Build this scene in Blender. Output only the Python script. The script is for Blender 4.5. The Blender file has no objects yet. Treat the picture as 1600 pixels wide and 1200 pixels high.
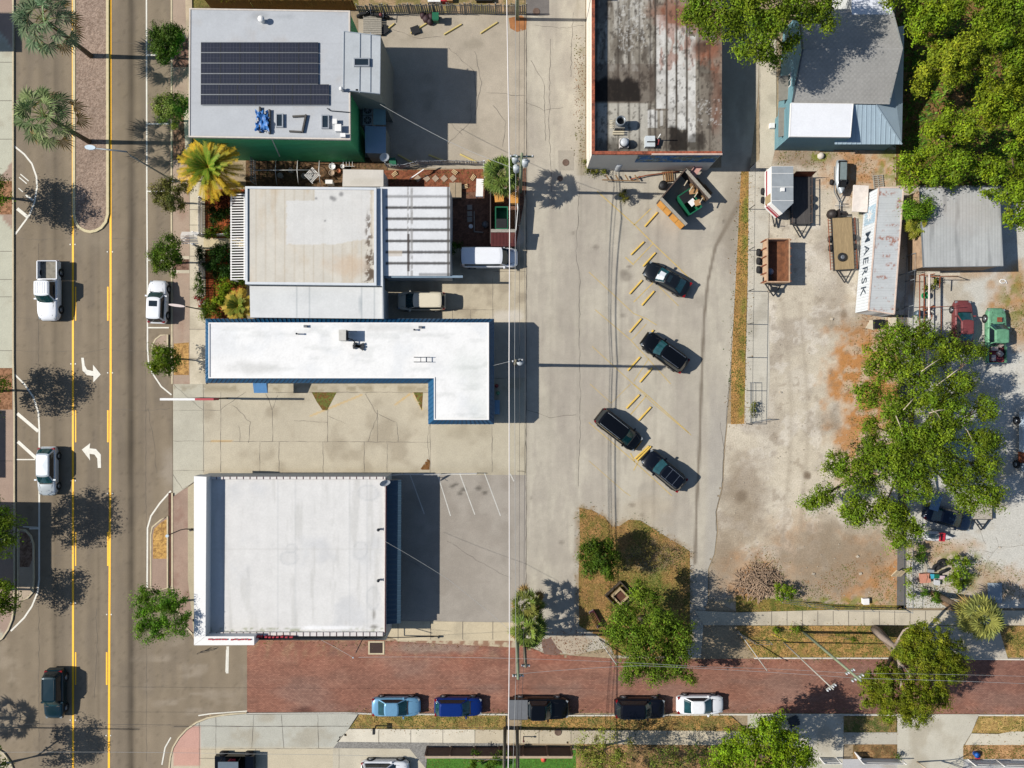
import bpy, math, random
import numpy as np
from mathutils import Vector, Matrix
R = math.radians
scene = bpy.context.scene
COL = scene.collection
# ---------------------------------------------------------------- camera: a drone looking straight down
HC = 70.0                 # camera height, metres
S = 0.0635                # metres per photo pixel (1600 wide) on the ground
cam = bpy.data.cameras.new('camera'); camo = bpy.data.objects.new('camera', cam); COL.objects.link(camo)
camo.location = (0, 0, HC); camo.rotation_euler = (0, 0, 0)
cam.sensor_width = 36.0; cam.lens = 36.0 * HC / (1600 * S)
cam.clip_start = 0.5; cam.clip_end = 1000
scene.camera = camo
# ---------------------------------------------------------------- sky and sun
SUN_EL, SHADOW_AZ = 40.0, -0.8          # shadows run towards +x, very slightly towards -y
w = bpy.data.worlds.new('World'); scene.world = w; w.use_nodes = True
nt = w.node_tree; bg = nt.nodes['Background']
sky = nt.nodes.new('ShaderNodeTexSky'); sky.sky_type = 'NISHITA'; sky.sun_disc = False
sky.sun_elevation = R(SUN_EL); sky.sun_rotation = R(-90)
sky.air_density = 1.0; sky.dust_density = 0.6; sky.ozone_density = 2.5
nt.links.new(sky.outputs[0], bg.inputs[0]); bg.inputs[1].default_value = 0.08
sl = bpy.data.lights.new('sun', 'SUN'); sl.energy = 5.0; sl.angle = R(0.5); sl.color = (1.0, 0.952, 0.875)
so = bpy.data.objects.new('sun', sl); COL.objects.link(so)
sd = Vector((math.cos(R(SUN_EL)) * math.cos(R(SHADOW_AZ)), math.cos(R(SUN_EL)) * math.sin(R(SHADOW_AZ)), -math.sin(R(SUN_EL))))
so.rotation_euler = sd.to_track_quat('-Z', 'Y').to_euler()
scene.view_settings.view_transform = 'Standard'; scene.view_settings.look = 'None'
scene.view_settings.exposure = 0.58; scene.view_settings.gamma = 1.0
scene.cycles.max_bounces = 5; scene.cycles.diffuse_bounces = 3; scene.cycles.transparent_max_bounces = 8
# ---------------------------------------------------------------- helpers
FA = 0.62                 # albedo per displayed linear value of a sunlit surface
def c(h, f=FA):
    h = h.lstrip('#'); v = [int(h[i:i + 2], 16) / 255 for i in (0, 2, 4)]
    return tuple(min(0.85, f * (x / 12.92 if x <= .04045 else ((x + .055) / 1.055) ** 2.4)) for x in v)
def P(px, py, z=0.0):
    k = S * (1 - z / HC); return Vector(((px - 800) * k, (600 - py) * k, z))
def PX(L, z=0.0): return L * S * (1 - z / HC)
rng = np.random.RandomState(7); random.seed(7)
_T = rng.rand(256, 256)
def vn(x, y, s=1.0, seed=0):
    x = np.asarray(x, float) * s + seed * 17.3; y = np.asarray(y, float) * s + seed * 5.7
    xi = np.floor(x).astype(int); yi = np.floor(y).astype(int); fx = x - xi; fy = y - yi
    fx = fx * fx * (3 - 2 * fx); fy = fy * fy * (3 - 2 * fy)
    a = _T[xi % 256, yi % 256]; b = _T[(xi + 1) % 256, yi % 256]; d = _T[xi % 256, (yi + 1) % 256]; e = _T[(xi + 1) % 256, (yi + 1) % 256]
    return (a * (1 - fx) + b * fx) * (1 - fy) + (d * (1 - fx) + e * fx) * fy
def fbm(x, y, s=1.0, seed=0, o=4):
    t = 0; n = 0; a = 1.0
    for i in range(o):
        t = t + a * vn(x, y, s * 2 ** i, seed + i); n += a; a *= .55
    return t / n
def sstep(a, b, x): t = np.clip((x - a) / (b - a), 0, 1); return t * t * (3 - 2 * t)
def mix(A, B, t): t = np.asarray(t)[..., None]; return A * (1 - t) + np.asarray(B) * t
MATS = {}
def _noise_mul(nt, base_socket, bsdf, amt, scale, coord='Object', amt2=0.0, scale2=1.0, stretch=None):
    N = nt.nodes; L = nt.links
    tc = N.new('ShaderNodeTexCoord'); src = tc.outputs['Object' if coord == 'World' else coord]
    if coord == 'World':
        src = N.new('ShaderNodeNewGeometry').outputs['Position']
    if stretch:
        mp = N.new('ShaderNodeMapping'); mp.inputs['Scale'].default_value = stretch; L.new(src, mp.inputs[0]); src = mp.outputs[0]
    cur = base_socket
    for a, s in ((amt, scale), (amt2, scale2)):
        if a <= 0: continue
        n = N.new('ShaderNodeTexNoise'); n.inputs['Scale'].default_value = s; n.inputs['Detail'].default_value = 4
        n.inputs['Roughness'].default_value = .65; L.new(src, n.inputs['Vector'])
        mr = N.new('ShaderNodeMapRange'); mr.inputs['From Min'].default_value = .3; mr.inputs['From Max'].default_value = .7
        mr.inputs['To Min'].default_value = 1 - a; mr.inputs['To Max'].default_value = 1 + a; L.new(n.outputs['Fac'], mr.inputs['Value'])
        m = N.new('ShaderNodeVectorMath'); m.operation = 'SCALE'; L.new(cur, m.inputs[0]); L.new(mr.outputs[0], m.inputs['Scale']); cur = m.outputs[0]
    L.new(cur, bsdf.inputs['Base Color'])
def mat(key, col, rough=.8, metal=0.0, amt=.12, scale=3.0, coat=0.0, spec=.4, amt2=0.0, scale2=20.0, coord='Object', stretch=None):
    if key in MATS: return MATS[key]
    if isinstance(col, str): col = c(col)
    m = bpy.data.materials.new(key); m.use_nodes = True; nt = m.node_tree; b = nt.nodes['Principled BSDF']
    rgb = nt.nodes.new('ShaderNodeRGB'); rgb.outputs[0].default_value = (*col, 1)
    b.inputs['Roughness'].default_value = rough; b.inputs['Metallic'].default_value = metal
    b.inputs['Specular IOR Level'].default_value = spec; b.inputs['Coat Weight'].default_value = coat; b.inputs['Coat Roughness'].default_value = .06
    _noise_mul(nt, rgb.outputs[0], b, amt, scale, coord, amt2, scale2, stretch)
    MATS[key] = m; return m
def mattr(key, rough=.9, amt=.1, scale=1.2, amt2=.12, scale2=9.0, spec=.2, bump=0.0, brick=False, trans=0.0, coord='World', stretch=None):
    if key in MATS: return MATS[key]
    m = bpy.data.materials.new(key); m.use_nodes = True; nt = m.node_tree; b = nt.nodes['Principled BSDF']; N = nt.nodes; L = nt.links
    a = N.new('ShaderNodeAttribute'); a.attribute_name = 'col'; cur = a.outputs['Color']
    b.inputs['Roughness'].default_value = rough; b.inputs['Specular IOR Level'].default_value = spec
    if brick:
        g = N.new('ShaderNodeNewGeometry'); br = N.new('ShaderNodeTexBrick'); L.new(g.outputs['Position'], br.inputs['Vector'])
        br.inputs['Scale'].default_value = 2.4; br.inputs['Mortar Size'].default_value = .035; br.inputs['Brick Width'].default_value = .6; br.inputs['Row Height'].default_value = .3
        br.inputs['Color1'].default_value = (1.22, 1.22, 1.22, 1); br.inputs['Color2'].default_value = (.84, .8, .82, 1); br.inputs['Mortar'].default_value = (.6, .62, .62, 1)
        mm = N.new('ShaderNodeVectorMath'); mm.operation = 'MULTIPLY'; L.new(cur, mm.inputs[0]); L.new(br.outputs['Color'], mm.inputs[1]); cur = mm.outputs[0]
    _noise_mul(nt, cur, b, amt, scale, coord, amt2, scale2, stretch)
    if bump:
        n = N.new('ShaderNodeTexNoise'); n.inputs['Scale'].default_value = 6; n.inputs['Detail'].default_value = 5
        g = N.new('ShaderNodeNewGeometry'); L.new(g.outputs['Position'], n.inputs['Vector'])
        bp = N.new('ShaderNodeBump'); bp.inputs['Strength'].default_value = bump; bp.inputs['Distance'].default_value = .05
        L.new(n.outputs['Fac'], bp.inputs['Height']); L.new(bp.outputs[0], b.inputs['Normal'])
    if trans: b.inputs['Subsurface Weight'].default_value = 0
    MATS[key] = m; return m
def setp(o, label=None, cat=None, group=None, kind=None):
    if label: o['label'] = label
    if cat: o['category'] = cat
    if group: o['group'] = group
    if kind: o['kind'] = kind
    return o
def thing(name, label, cat, loc=(0, 0, 0), rz=0.0, group=None, kind=None):
    o = bpy.data.objects.new(name, None); COL.objects.link(o); o.empty_display_size = .3
    o.location = loc; o.rotation_euler = (0, 0, rz); return setp(o, label, cat, group, kind)
class MB:
    def __init__(s): s.v = []; s.f = []; s.m = []; s.sm = []
    def add(s, vs, fs, mi=0, smooth=False):
        b = len(s.v); s.v += [tuple(v) for v in vs]; s.f += [tuple(b + i for i in f) for f in fs]; s.m += [mi] * len(fs); s.sm += [smooth] * len(fs); return s
    def box(s, x0, x1, y0, y1, z0, z1, mi=0, rz=0, at=None):
        vs = [(x, y, z) for z in (z0, z1) for x, y in ((x0, y0), (x1, y0), (x1, y1), (x0, y1))]
        if rz or at:
            ca, sa = math.cos(rz), math.sin(rz); at = at or (0, 0, 0)
            vs = [(at[0] + x * ca - y * sa, at[1] + x * sa + y * ca, at[2] + z) for x, y, z in vs]
        return s.add(vs, [(3, 2, 1, 0), (4, 5, 6, 7), (0, 1, 5, 4), (1, 2, 6, 5), (2, 3, 7, 6), (3, 0, 4, 7)], mi)
    def beam(s, a, b, wd, ht, mi=0):
        a = Vector(a); b = Vector(b); d = b - a; L = d.length; d.normalize()
        side = Vector((-d.y, d.x, 0)); side = side.normalized() if side.length > 1e-4 else Vector((1, 0, 0)); up = d.cross(side)
        vs = []
        for p in (a, b):
            for sx, sz in ((-1, -1), (1, -1), (1, 1), (-1, 1)): vs.append(p + side * (sx * wd / 2) + up * (sz * ht / 2))
        return s.add(vs, [(0, 1, 2, 3), (7, 6, 5, 4), (0, 4, 5, 1), (1, 5, 6, 2), (2, 6, 7, 3), (3, 7, 4, 0)], mi)
    def prism(s, poly, z0, z1, mi=0, top=True, bot=False):
        n = len(poly); area = sum(poly[i][0] * poly[(i + 1) % n][1] - poly[(i + 1) % n][0] * poly[i][1] for i in range(n))
        if area < 0: poly = poly[::-1]
        zz0 = z0 if callable(z0) else (lambda x, y: z0); zz1 = z1 if callable(z1) else (lambda x, y: z1)
        vs = [(p[0], p[1], zz0(p[0], p[1])) for p in poly] + [(p[0], p[1], zz1(p[0], p[1])) for p in poly]
        fs = [(i, (i + 1) % n, n + (i + 1) % n, n + i) for i in range(n)]
        if top: fs.append(tuple(range(n, 2 * n)))
        if bot: fs.append(tuple(range(n - 1, -1, -1)))
        return s.add(vs, fs, mi)
    def tube(s, pts, r, n=8, mi=0, cap=True, smooth=True):
        pts = [Vector(p) for p in pts]; rr = r if isinstance(r, (list, tuple)) else [r] * len(pts); vs = []; fs = []
        for i, p in enumerate(pts):
            d = (pts[min(i + 1, len(pts) - 1)] - pts[max(i - 1, 0)]).normalized()
            u = d.orthogonal().normalized() if abs(d.z) > .9 else Vector((0, 0, 1)).cross(d).normalized(); v = d.cross(u)
            for k in range(n): a = 2 * math.pi * k / n; vs.append(p + (u * math.cos(a) + v * math.sin(a)) * rr[i])
        for i in range(len(pts) - 1):
            for k in range(n): fs.append((i * n + k, i * n + (k + 1) % n, (i + 1) * n + (k + 1) % n, (i + 1) * n + k))
        if cap: fs.append(tuple(range(n - 1, -1, -1))); fs.append(tuple((len(pts) - 1) * n + k for k in range(n)))
        return s.add(vs, fs, mi, smooth)
    def cyl(s, x, y, z0, z1, r, n=16, mi=0, r2=None): return s.tube([(x, y, z0), (x, y, z1)], [r, r if r2 is None else r2], n, mi, smooth=False)
    def lathe(s, x, y, prof, n=16, mi=0):
        vs = []; fs = []
        for r, z in prof:
            for k in range(n): a = 2 * math.pi * k / n; vs.append((x + r * math.cos(a), y + r * math.sin(a), z))
        for i in range(len(prof) - 1):
            for k in range(n): fs.append((i * n + k, i * n + (k + 1) % n, (i + 1) * n + (k + 1) % n, (i + 1) * n + k))
        return s.add(vs, fs, mi, True)
    def quad(s, a, b, cc, d, mi=0): return s.add([a, b, cc, d], [(0, 1, 2, 3)], mi)
    def ribbon(s, pts, wd, z=None, mi=0):     # flat strip along a polyline (world xy), width wd or list
        pts = [Vector((p[0], p[1], p[2] if len(p) > 2 else 0)) for p in pts]; ws = wd if isinstance(wd, (list, tuple)) else [wd] * len(pts); vs = []
        for i, p in enumerate(pts):
            d = pts[min(i + 1, len(pts) - 1)] - pts[max(i - 1, 0)]; nrm = Vector((-d.y, d.x, 0)).normalized()
            zz = p.z if z is None else z
            vs += [(p.x + nrm.x * ws[i] / 2, p.y + nrm.y * ws[i] / 2, zz), (p.x - nrm.x * ws[i] / 2, p.y - nrm.y * ws[i] / 2, zz)]
        return s.add(vs, [(2 * i + 1, 2 * i + 3, 2 * i + 2, 2 * i) for i in range(len(pts) - 1)], mi)
    def build(s, name, mats, parent=None, world=False, origin=None, label=None, cat=None, group=None, kind=None):
        me = bpy.data.meshes.new(name); off = Vector((0, 0, 0))
        if world and parent is not None: off = parent.location + (parent.parent.location if parent.parent else Vector())
        if origin is not None: off = Vector(origin)
        me.from_pydata([(v[0] - off.x, v[1] - off.y, v[2] - off.z) for v in s.v], [], s.f)
        for m in (mats if isinstance(mats, (list, tuple)) else [mats]): me.materials.append(m)
        if s.f:
            me.polygons.foreach_set('material_index', s.m); me.polygons.foreach_set('use_smooth', s.sm)
        me.update(); o = bpy.data.objects.new(name, me); COL.objects.link(o)
        if parent is not None: o.parent = parent
        if origin is not None: o.location = origin
        return setp(o, label, cat, group, kind)
def one(name, label, cat, loc, mb, mats, rz=0, group=None):   # a thing that is a single mesh, modelled in local coordinates
    o = mb.build(name, mats, label=label, cat=cat, group=group); o.location = loc; o.rotation_euler = (0, 0, rz); return o
def numpy_mesh(name, V, F, material, parent=None, loc=(0, 0, 0), col=None, ns=4, smooth=False):
    me = bpy.data.meshes.new(name); V = np.asarray(V, np.float32).reshape(-1, 3) - np.asarray(loc, np.float32); F = np.asarray(F, np.int32).reshape(-1, ns)
    me.vertices.add(len(V)); me.vertices.foreach_set('co', V.ravel()); me.loops.add(F.size); me.loops.foreach_set('vertex_index', F.ravel())
    me.polygons.add(len(F)); me.polygons.foreach_set('loop_start', np.arange(0, F.size, ns, dtype=np.int32)); me.polygons.foreach_set('loop_total', np.full(len(F), ns, np.int32))
    me.update(calc_edges=True)
    if col is not None:
        a = me.color_attributes.new('col', 'FLOAT_COLOR', 'POINT'); a.data.foreach_set('color', np.hstack([col, np.ones((len(V), 1))]).astype(np.float32).ravel())
    me.materials.append(material); o = bpy.data.objects.new(name, me); COL.objects.link(o)
    if parent is not None: o.parent = parent
    else: o.location = loc
    return o
# ---- a painted sheet: a polygon in photo pixels at height z, cut into a fine grid whose vertices carry the surface's own colour
def _clip(poly, ax, v, keep_less):
    out = []; n = len(poly)
    for i in range(n):
        a = poly[i]; b = poly[(i + 1) % n]; ia = (a[ax] <= v) == keep_less or a[ax] == v; ib = (b[ax] <= v) == keep_less or b[ax] == v
        if ia: out.append(a)
        if ia != ib:
            t = (v - a[ax]) / (b[ax] - a[ax]); out.append((a[0] + t * (b[0] - a[0]), a[1] + t * (b[1] - a[1])))
    return out
def sheet(name, poly, z, paint, cell=4.0, material=None, kind='structure', parent=None, zf=None, **kw):
    xs = [p[0] for p in poly]; ys = [p[1] for p in poly]
    x0, x1, y0, y1 = min(xs), max(xs), min(ys), max(ys); nx = max(1, int(math.ceil((x1 - x0) / cell))); ny = max(1, int(math.ceil((y1 - y0) / cell)))
    gx = np.linspace(x0, x1, nx + 1); gy = np.linspace(y0, y1, ny + 1)
    GX, GY = np.meshgrid(gx, gy, indexing='ij'); inside = np.zeros(GX.shape, bool); n = len(poly)
    eps = 1e-7
    for i in range(n):
        (ax, ay), (bx, by) = poly[i], poly[(i + 1) % n]
        cond = ((ay > GY + eps) != (by > GY + eps)); 
        if ay != by: inside ^= cond & (GX + eps < (bx - ax) * (GY + eps - ay) / (by - ay) + ax)
    edge = np.zeros((nx, ny), bool)
    for i in range(n):
        (ax, ay), (bx, by) = poly[i], poly[(i + 1) % n]; m = int(max(abs(bx - ax) / (x1 - x0) * nx, abs(by - ay) / (y1 - y0) * ny) * 6) + 2
        t = np.linspace(0, 1, m); ii = ((ax + t * (bx - ax) - x0) / (x1 - x0) * nx); jj = ((ay + t * (by - ay) - y0) / (y1 - y0) * ny)
        for di in (-1e-3, 1e-3):
            for dj in (-1e-3, 1e-3): edge[np.clip((ii + di).astype(int), 0, nx - 1), np.clip((jj + dj).astype(int), 0, ny - 1)] = True
    full = inside[:-1, :-1] & inside[1:, :-1] & inside[1:, 1:] & inside[:-1, 1:] & ~edge
    idx = -np.ones(GX.shape, int); I, J = np.nonzero(full); used = np.zeros(GX.shape, bool)
    for a, b in ((0, 0), (1, 0), (1, 1), (0, 1)): used[I + a, J + b] = True
    idx[used] = np.arange(used.sum()); V = [(x, y) for x, y in zip(GX[used], GY[used])]
    F = [tuple(q) for q in np.stack([idx[I, J + 1], idx[I + 1, J + 1], idx[I + 1, J], idx[I, J]], 1).tolist()]
    def area(q): return sum(q[k][0] * q[(k + 1) % len(q)][1] - q[(k + 1) % len(q)][0] * q[k][1] for k in range(len(q))) / 2
    flip = area(poly) > 0          # pixel y runs down
    cols = {}
    for i, j in zip(*np.nonzero(edge & ~full)):
        if i not in cols: q = _clip(_clip(poly, 0, gx[i], False), 0, gx[i + 1], True); cols[i] = q
        q = cols[i]
        if len(q) < 3: continue
        q = _clip(q, 1, gy[j], False)
        if len(q) < 3: continue
        q = _clip(q, 1, gy[j + 1], True)
        r = []
        for p in q:
            if not r or abs(p[0] - r[-1][0]) + abs(p[1] - r[-1][1]) > 1e-6: r.append(p)
        if len(r) > 2 and abs(r[0][0] - r[-1][0]) + abs(r[0][1] - r[-1][1]) < 1e-6: r.pop()
        if len(r) < 3 or abs(area(r)) < 1e-4: continue
        b = len(V); V += r; t = tuple(range(b, b + len(r))); F.append(t[::-1] if flip else t)
    A = np.array(V); col = np.clip(paint(A[:, 0], A[:, 1]), 0, .85)
    zz = np.full(len(A), float(z)) if zf is None else zf(A[:, 0], A[:, 1]); k = S * (1 - zz / HC)
    W = np.stack([(A[:, 0] - 800) * k, (600 - A[:, 1]) * k, zz], 1)
    off = np.array(parent.location) if parent is not None else np.zeros(3)
    me = bpy.data.meshes.new(name); me.from_pydata((W - off).tolist(), [], F)
    a = me.color_attributes.new('col', 'FLOAT_COLOR', 'POINT'); a.data.foreach_set('color', np.hstack([col, np.ones((len(A), 1))]).astype(np.float32).ravel())
    me.materials.append(material or MATS['rough_ground']); me.update()
    o = bpy.data.objects.new(name, me); COL.objects.link(o)
    if parent is not None: o.parent = parent; return o
    return setp(o, kind=kind, **kw)
def segd(X, Y, pts):      # distance to a polyline in px
    d = np.full(X.shape, 1e9)
    for (ax, ay), (bx, by) in zip(pts[:-1], pts[1:]):
        t = np.clip(((X - ax) * (bx - ax) + (Y - ay) * (by - ay)) / ((bx - ax) ** 2 + (by - ay) ** 2 + 1e-9), 0, 1)
        d = np.minimum(d, np.hypot(X - ax - t * (bx - ax), Y - ay - t * (by - ay)))
    return d
def blob(X, Y, x, y, rx, ry=None, soft=.5, seed=0, rag=.6):
    ry = ry or rx; d = np.hypot((X - x) / rx, (Y - y) / ry) + rag * (fbm(X, Y, .06, seed) - .5) * 2
    return 1 - sstep(1 - soft, 1 + soft, d)
mattr('rough_ground', rough=.95, amt=.05, scale=.9, amt2=.13, scale2=12)
mattr('gravelly', rough=1, amt=.12, scale=3.0, amt2=.42, scale2=9)
mattr('sandy', rough=1, amt=.07, scale=1.5, amt2=.2, scale2=8)
mattr('turf', rough=1, amt=.2, scale=1.6, amt2=.45, scale2=9, bump=.6)
mattr('brick_paving', rough=.9, amt=.08, scale=.7, amt2=.12, scale2=14, brick=True)
mattr('roof_coat', rough=.7, amt=.04, scale=.7, amt2=.05, scale2=6)
# ================================================================ GROUND
def base_paint(base, var=.14, seed=0, s=.02, tint=None):
    b = np.array(c(base)) if isinstance(base, str) else np.array(base)
    tint = np.array(c(tint)) if tint else None
    def f(X, Y):
        n = fbm(X, Y, s, seed); n2 = fbm(X, Y, s * 6, seed + 3, 3); C = b[None, :] * (1 + var * 2 * (n - .5) + var * (n2 - .5))[:, None]
        if tint is not None: C = mix(C, tint, sstep(.5, .8, fbm(X, Y, s * 1.7, seed + 9)) * .6)
        return C
    return f
# far ground under everything
MB().box(-220, 220, -200, 200, -.6, -.02).build('ground', mat('ground_soil', '#a08e72', amt=.25, scale=.3, amt2=.2, scale2=5, coord='World'), kind='structure')
# ---- main road
def road_paint(X, Y):
    C = base_paint('#8e806c', .12, 1, .012)(X, Y); C = mix(C, c('#7a6f62'), sstep(.5, .62, fbm(X * 1.5, Y * .25, .03, 42)) * .35)
    for x, wd, a in ((205, 6, .6), (86, 5, .3), (64, 4, .10), (98, 4, .08), (186, 5, .10), (222, 4, .06), (60, 1.2, .22), (154, 1.1, .18), (140, 5, .08)):
        g = np.exp(-((X - x + 3 * (fbm(X, Y, .01, 5) - .5)) / wd) ** 2) * (.5 + 1.0 * fbm(X * 3, Y, .012, 4)); C *= (1 - a * g)[:, None]
    C *= (1 + .05 * np.sin(X * .25))[:, None]
    # pale dust swirls near the side street and weathering
    m = blob(X, Y, 300, 1060, 70, 60, .8, 11) * sstep(.5, .68, fbm(X * .5, Y * 1.5, .05, 31)); C = mix(C, c('#a99c8a'), m * .55)
    m = blob(X, Y, 12, 1060, 30, 90, .7, 12) * sstep(.42, .66, fbm(X, Y, .05, 33)); C = mix(C, c('#a89a86'), m * .5)
    for (x0, x1, y0, y1, q) in ((176, 196, 232, 262, .94), (120, 166, 560, 604, 1.04), (64, 108, 250, 300, .96), (184, 224, 690, 742, .95), (122, 164, 1085, 1120, .95), (234, 266, 440, 512, .96), (60, 106, 900, 938, 1.04)): C[(X > x0) & (X < x1) & (Y > y0) & (Y < y1)] *= q
    C *= (1 - .16 * sstep(.74, .8, fbm(X, Y, .35, 43, 2)))[:, None]
    m = blob(X, Y, 145, 372, 30, 22, .7, 14); C = mix(C, c('#a0937f'), m * .35)
    m = blob(X, Y, 268, 735, 14, 30, .7, 15); C = mix(C, c('#ada293'), m * .5)
    return C
arc1 = [(270, 770), (270, 915), (271, 935), (277, 955), (286, 975), (296, 988), (304, 1003), (386, 1001), (386, 1113), (362, 1115), (345, 1117), (325, 1121), (308, 1128), (292, 1139), (280, 1152), (271, 1167), (267, 1182), (265, 1200), (265, 1320)]
road_poly = [(22, -120), (22, 560), (24, 640), (24, 900), (23, 950), (20, 970), (14, 985), (4, 999), (-10, 1008), (-150, 1010), (-150, 1160), (-10, 1162), (8, 1172), (19, 1188), (25, 1205), (25, 1320)] + arc1[::-1] + [(269, 600), (268, 300), (268, -120)]
sheet('main_road', road_poly, 0, road_paint)
CRACK = MB(); CR_M = mat('crack_tar', '#6f675d', .9, amt=.2)
def crack(pts, wd=.07, z=.008, wob=1.2, n=None):
    out = []
    for a, b in zip(pts[:-1], pts[1:]):
        L = math.hypot(b[0] - a[0], b[1] - a[1]); k = max(1, int(L / 7))
        for i in range(k): t = i / k; out.append((a[0] + t * (b[0] - a[0]) + random.uniform(-wob, wob), a[1] + t * (b[1] - a[1]) + random.uniform(-wob, wob)))
    out.append(pts[-1]); CRACK.ribbon([P(*p) for p in out], [wd * .8 * random.uniform(.3, 1.2) for _ in out], z)
def joint(pts, wd=.06, z=.008): CRACK.ribbon([P(*p) for p in pts], wd, z)
for y in (62, 160, 348, 372, 497, 547, 866, 940): crack([(26, y), (60, y + 3), (108, y + 1)], .04)
for y in (66, 372, 547, 640, 1072, 1134): crack([(176, y), (226, y + 2), (266, y - 2)], .04)
for x in (60, 228): crack([(x, 380), (x, 700), (x + 1, 1190)], .04, wob=.8)
crack([(120, 553), (145, 548), (168, 544)], .05); crack([(232, 640), (240, 690), (245, 740)], .04); crack([(150, 950), (152, 1010), (148, 1090)], .04)
# ---- median
med = [(116.5, -120), (116.5, 335), (119, 347), (125, 356), (134, 361), (142, 362.5), (150, 361), (159, 356), (166, 347), (169, 335), (169, -120)]
def rounded(poly, d):      # shrink towards centre (px)
    cx = sum(p[0] for p in poly) / len(poly); return [(p[0] + (d if p[0] < cx else -d), p[1] - (d if p[1] > 330 else 0)) for p in poly]
KM = mat('kerb_concrete', '#cfc0a0', .85, amt=.12, scale=2, amt2=.1, scale2=12)
def kerb(pts, wd=.15, h=.13, closed=False, z0=0, m=None, name='kerb'):
    mb = MB(); q = [P(*p) for p in pts]
    if closed: q.append(q[0])
    vs = []; n = len(q)
    for i, p in enumerate(q):
        a = q[max(i - 1, 0)]; b = q[min(i + 1, n - 1)]
        if closed and i in (0, n - 1): a = q[n - 2]; b = q[1]
        d = b - a; nr = Vector((-d.y, d.x, 0)).normalized() * wd / 2
        vs += [(p.x + nr.x, p.y + nr.y, z0), (p.x + nr.x, p.y + nr.y, h), (p.x - nr.x, p.y - nr.y, h), (p.x - nr.x, p.y - nr.y, z0)]
    fs = []
    for i in range(n - 1):
        for k in range(3): fs.append((4 * i + k, 4 * i + k + 1, 4 * i + 5 + k, 4 * i + 4 + k))
    if not closed: fs += [(0, 1, 2, 3), (4 * n - 1, 4 * n - 2, 4 * n - 3, 4 * n - 4)]
    mb.add(vs, fs); return mb.build(name, m or KM, kind='structure')
kerb([(116.8, -120)] + med[1:-1] + [(168.7, -120)], .26, m=mat('kerb_cream', '#d9caa0', .8, amt=.1))
def mulch_paint(col, dark, seed, lo=.45, hi=.62, s=.4):
    def f(X, Y):
        C = base_paint(col, .2, seed, .03)(X, Y); return mix(C, c(dark), sstep(lo, hi, fbm(X, Y, s, seed + 2, 2)) * .75)
    return f
sheet('median_mulch_ground', rounded(med, 1.2), .09, mulch_paint('#a59080', '#806b5c', 50, .4, .7, .7), cell=2, material=MATS['gravelly'])
# ---- painted markings
YP = mat('yellow_road_paint', c('#f7b716', .85), .6, amt=.06, scale=3, amt2=.14, scale2=14); WP = mat('white_road_paint', c('#dedacd', .7), .6, amt=.08, scale=2, amt2=.12, scale2=14)
FY = mat('faded_yellow_paint', '#d0b36c', .8, amt=.12, scale=1.5, amt2=.1, scale2=7); FW = mat('faded_white_paint', '#cfccc2', .8, amt=.12, scale=2, amt2=.12, scale2=9)
mb = MB()
def line(pts, wpx, mb, z=.012): mb.ribbon([P(*p) for p in pts], wpx * S, z)
line([(114, -120), (114, 700), (114.3, 1320)], 3.0, mb); line([(172.5, -120), (173, 600), (170.8, 1000), (169.8, 1320)], 3.2, mb)
for a, b in ((448, 501), (641, 691), (831, 884), (1019, 1070)):
    line([(118.3, a), (118.3, b)], 1.9, mb); line([(168.6 - (a > 900) * 1.8, a), (168.6 - (a > 900) * 1.8, b)], 2.4, mb)
mb.build('yellow_road_markings', YP, kind='structure')
mb = MB()
line([(228.7, -120), (229.5, 300), (230.5, 470), (230.5, 545), (232, 565), (238, 583), (252, 604), (268, 617)], 2.2, mb)
for y in (86, 193.5, 299, 406.5, 512): line([(230, y), (264 if y > 100 else 245, y)], 2, mb, .014)
line([(267, 767), (250, 786), (236, 806), (230.5, 825), (230, 918)], 2.4, mb)
line([(22, 228), (38, 241), (50, 256), (57, 276), (58, 292), (54, 316), (46, 336), (24, 366)], 2.6, mb)
line([(23, 585), (38, 600), (52, 620), (60, 644), (61.5, 670), (61.3, 905), (59, 925), (50, 947), (38, 965), (17, 986)], 2.6, mb)
for a, b, wd in (((27, 646), (60, 674), 5), ((28, 690), (58, 717), 5), ((26, 718), (61, 718), 1.8), ((27, 326), (43, 339), 5), ((40, 305), (52, 313), 3), ((32, 272), (45, 283), 1.6), ((30, 277), (42, 287), 1.6), ((29, 294), (36, 300), 1.5), ((46, 826), (61, 826), 2), ((36, 823), (61, 824), 1.5)): line([a, b], wd, mb, .015)
line([(267, 1152), (258, 1168), (253, 1195)], 2.0, mb)
line([(310, 1118), (330, 1115), (386, 1111)], 1.8, mb)
line([(356, 1010), (355, 1052)], 4.0, mb); line([(354.5, 1015), (353.5, 1050)], 2.5, mb, .015)
A1 = [(127, 559), (131, 559), (132.5, 571), (136, 577.5), (145.5, 580), (145.5, 570), (157.5, 585), (146, 597.5), (146, 587.5), (136, 586), (129, 579)]
A2 = [(128, 702.5), (141, 692.5), (140, 700.5), (150, 701.5), (157.5, 710), (158, 731), (153, 731), (152, 716), (147.5, 710), (140, 709), (141, 719.5)]
for A in (A1, A2):
    q = [P(*p) for p in A]; ar = sum(q[i].x * q[(i + 1) % len(q)].y - q[(i + 1) % len(q)].x * q[i].y for i in range(len(q)))
    mb.add([(p.x, p.y, .013) for p in (q if ar > 0 else q[::-1])], [tuple(range(len(q)))])
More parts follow.
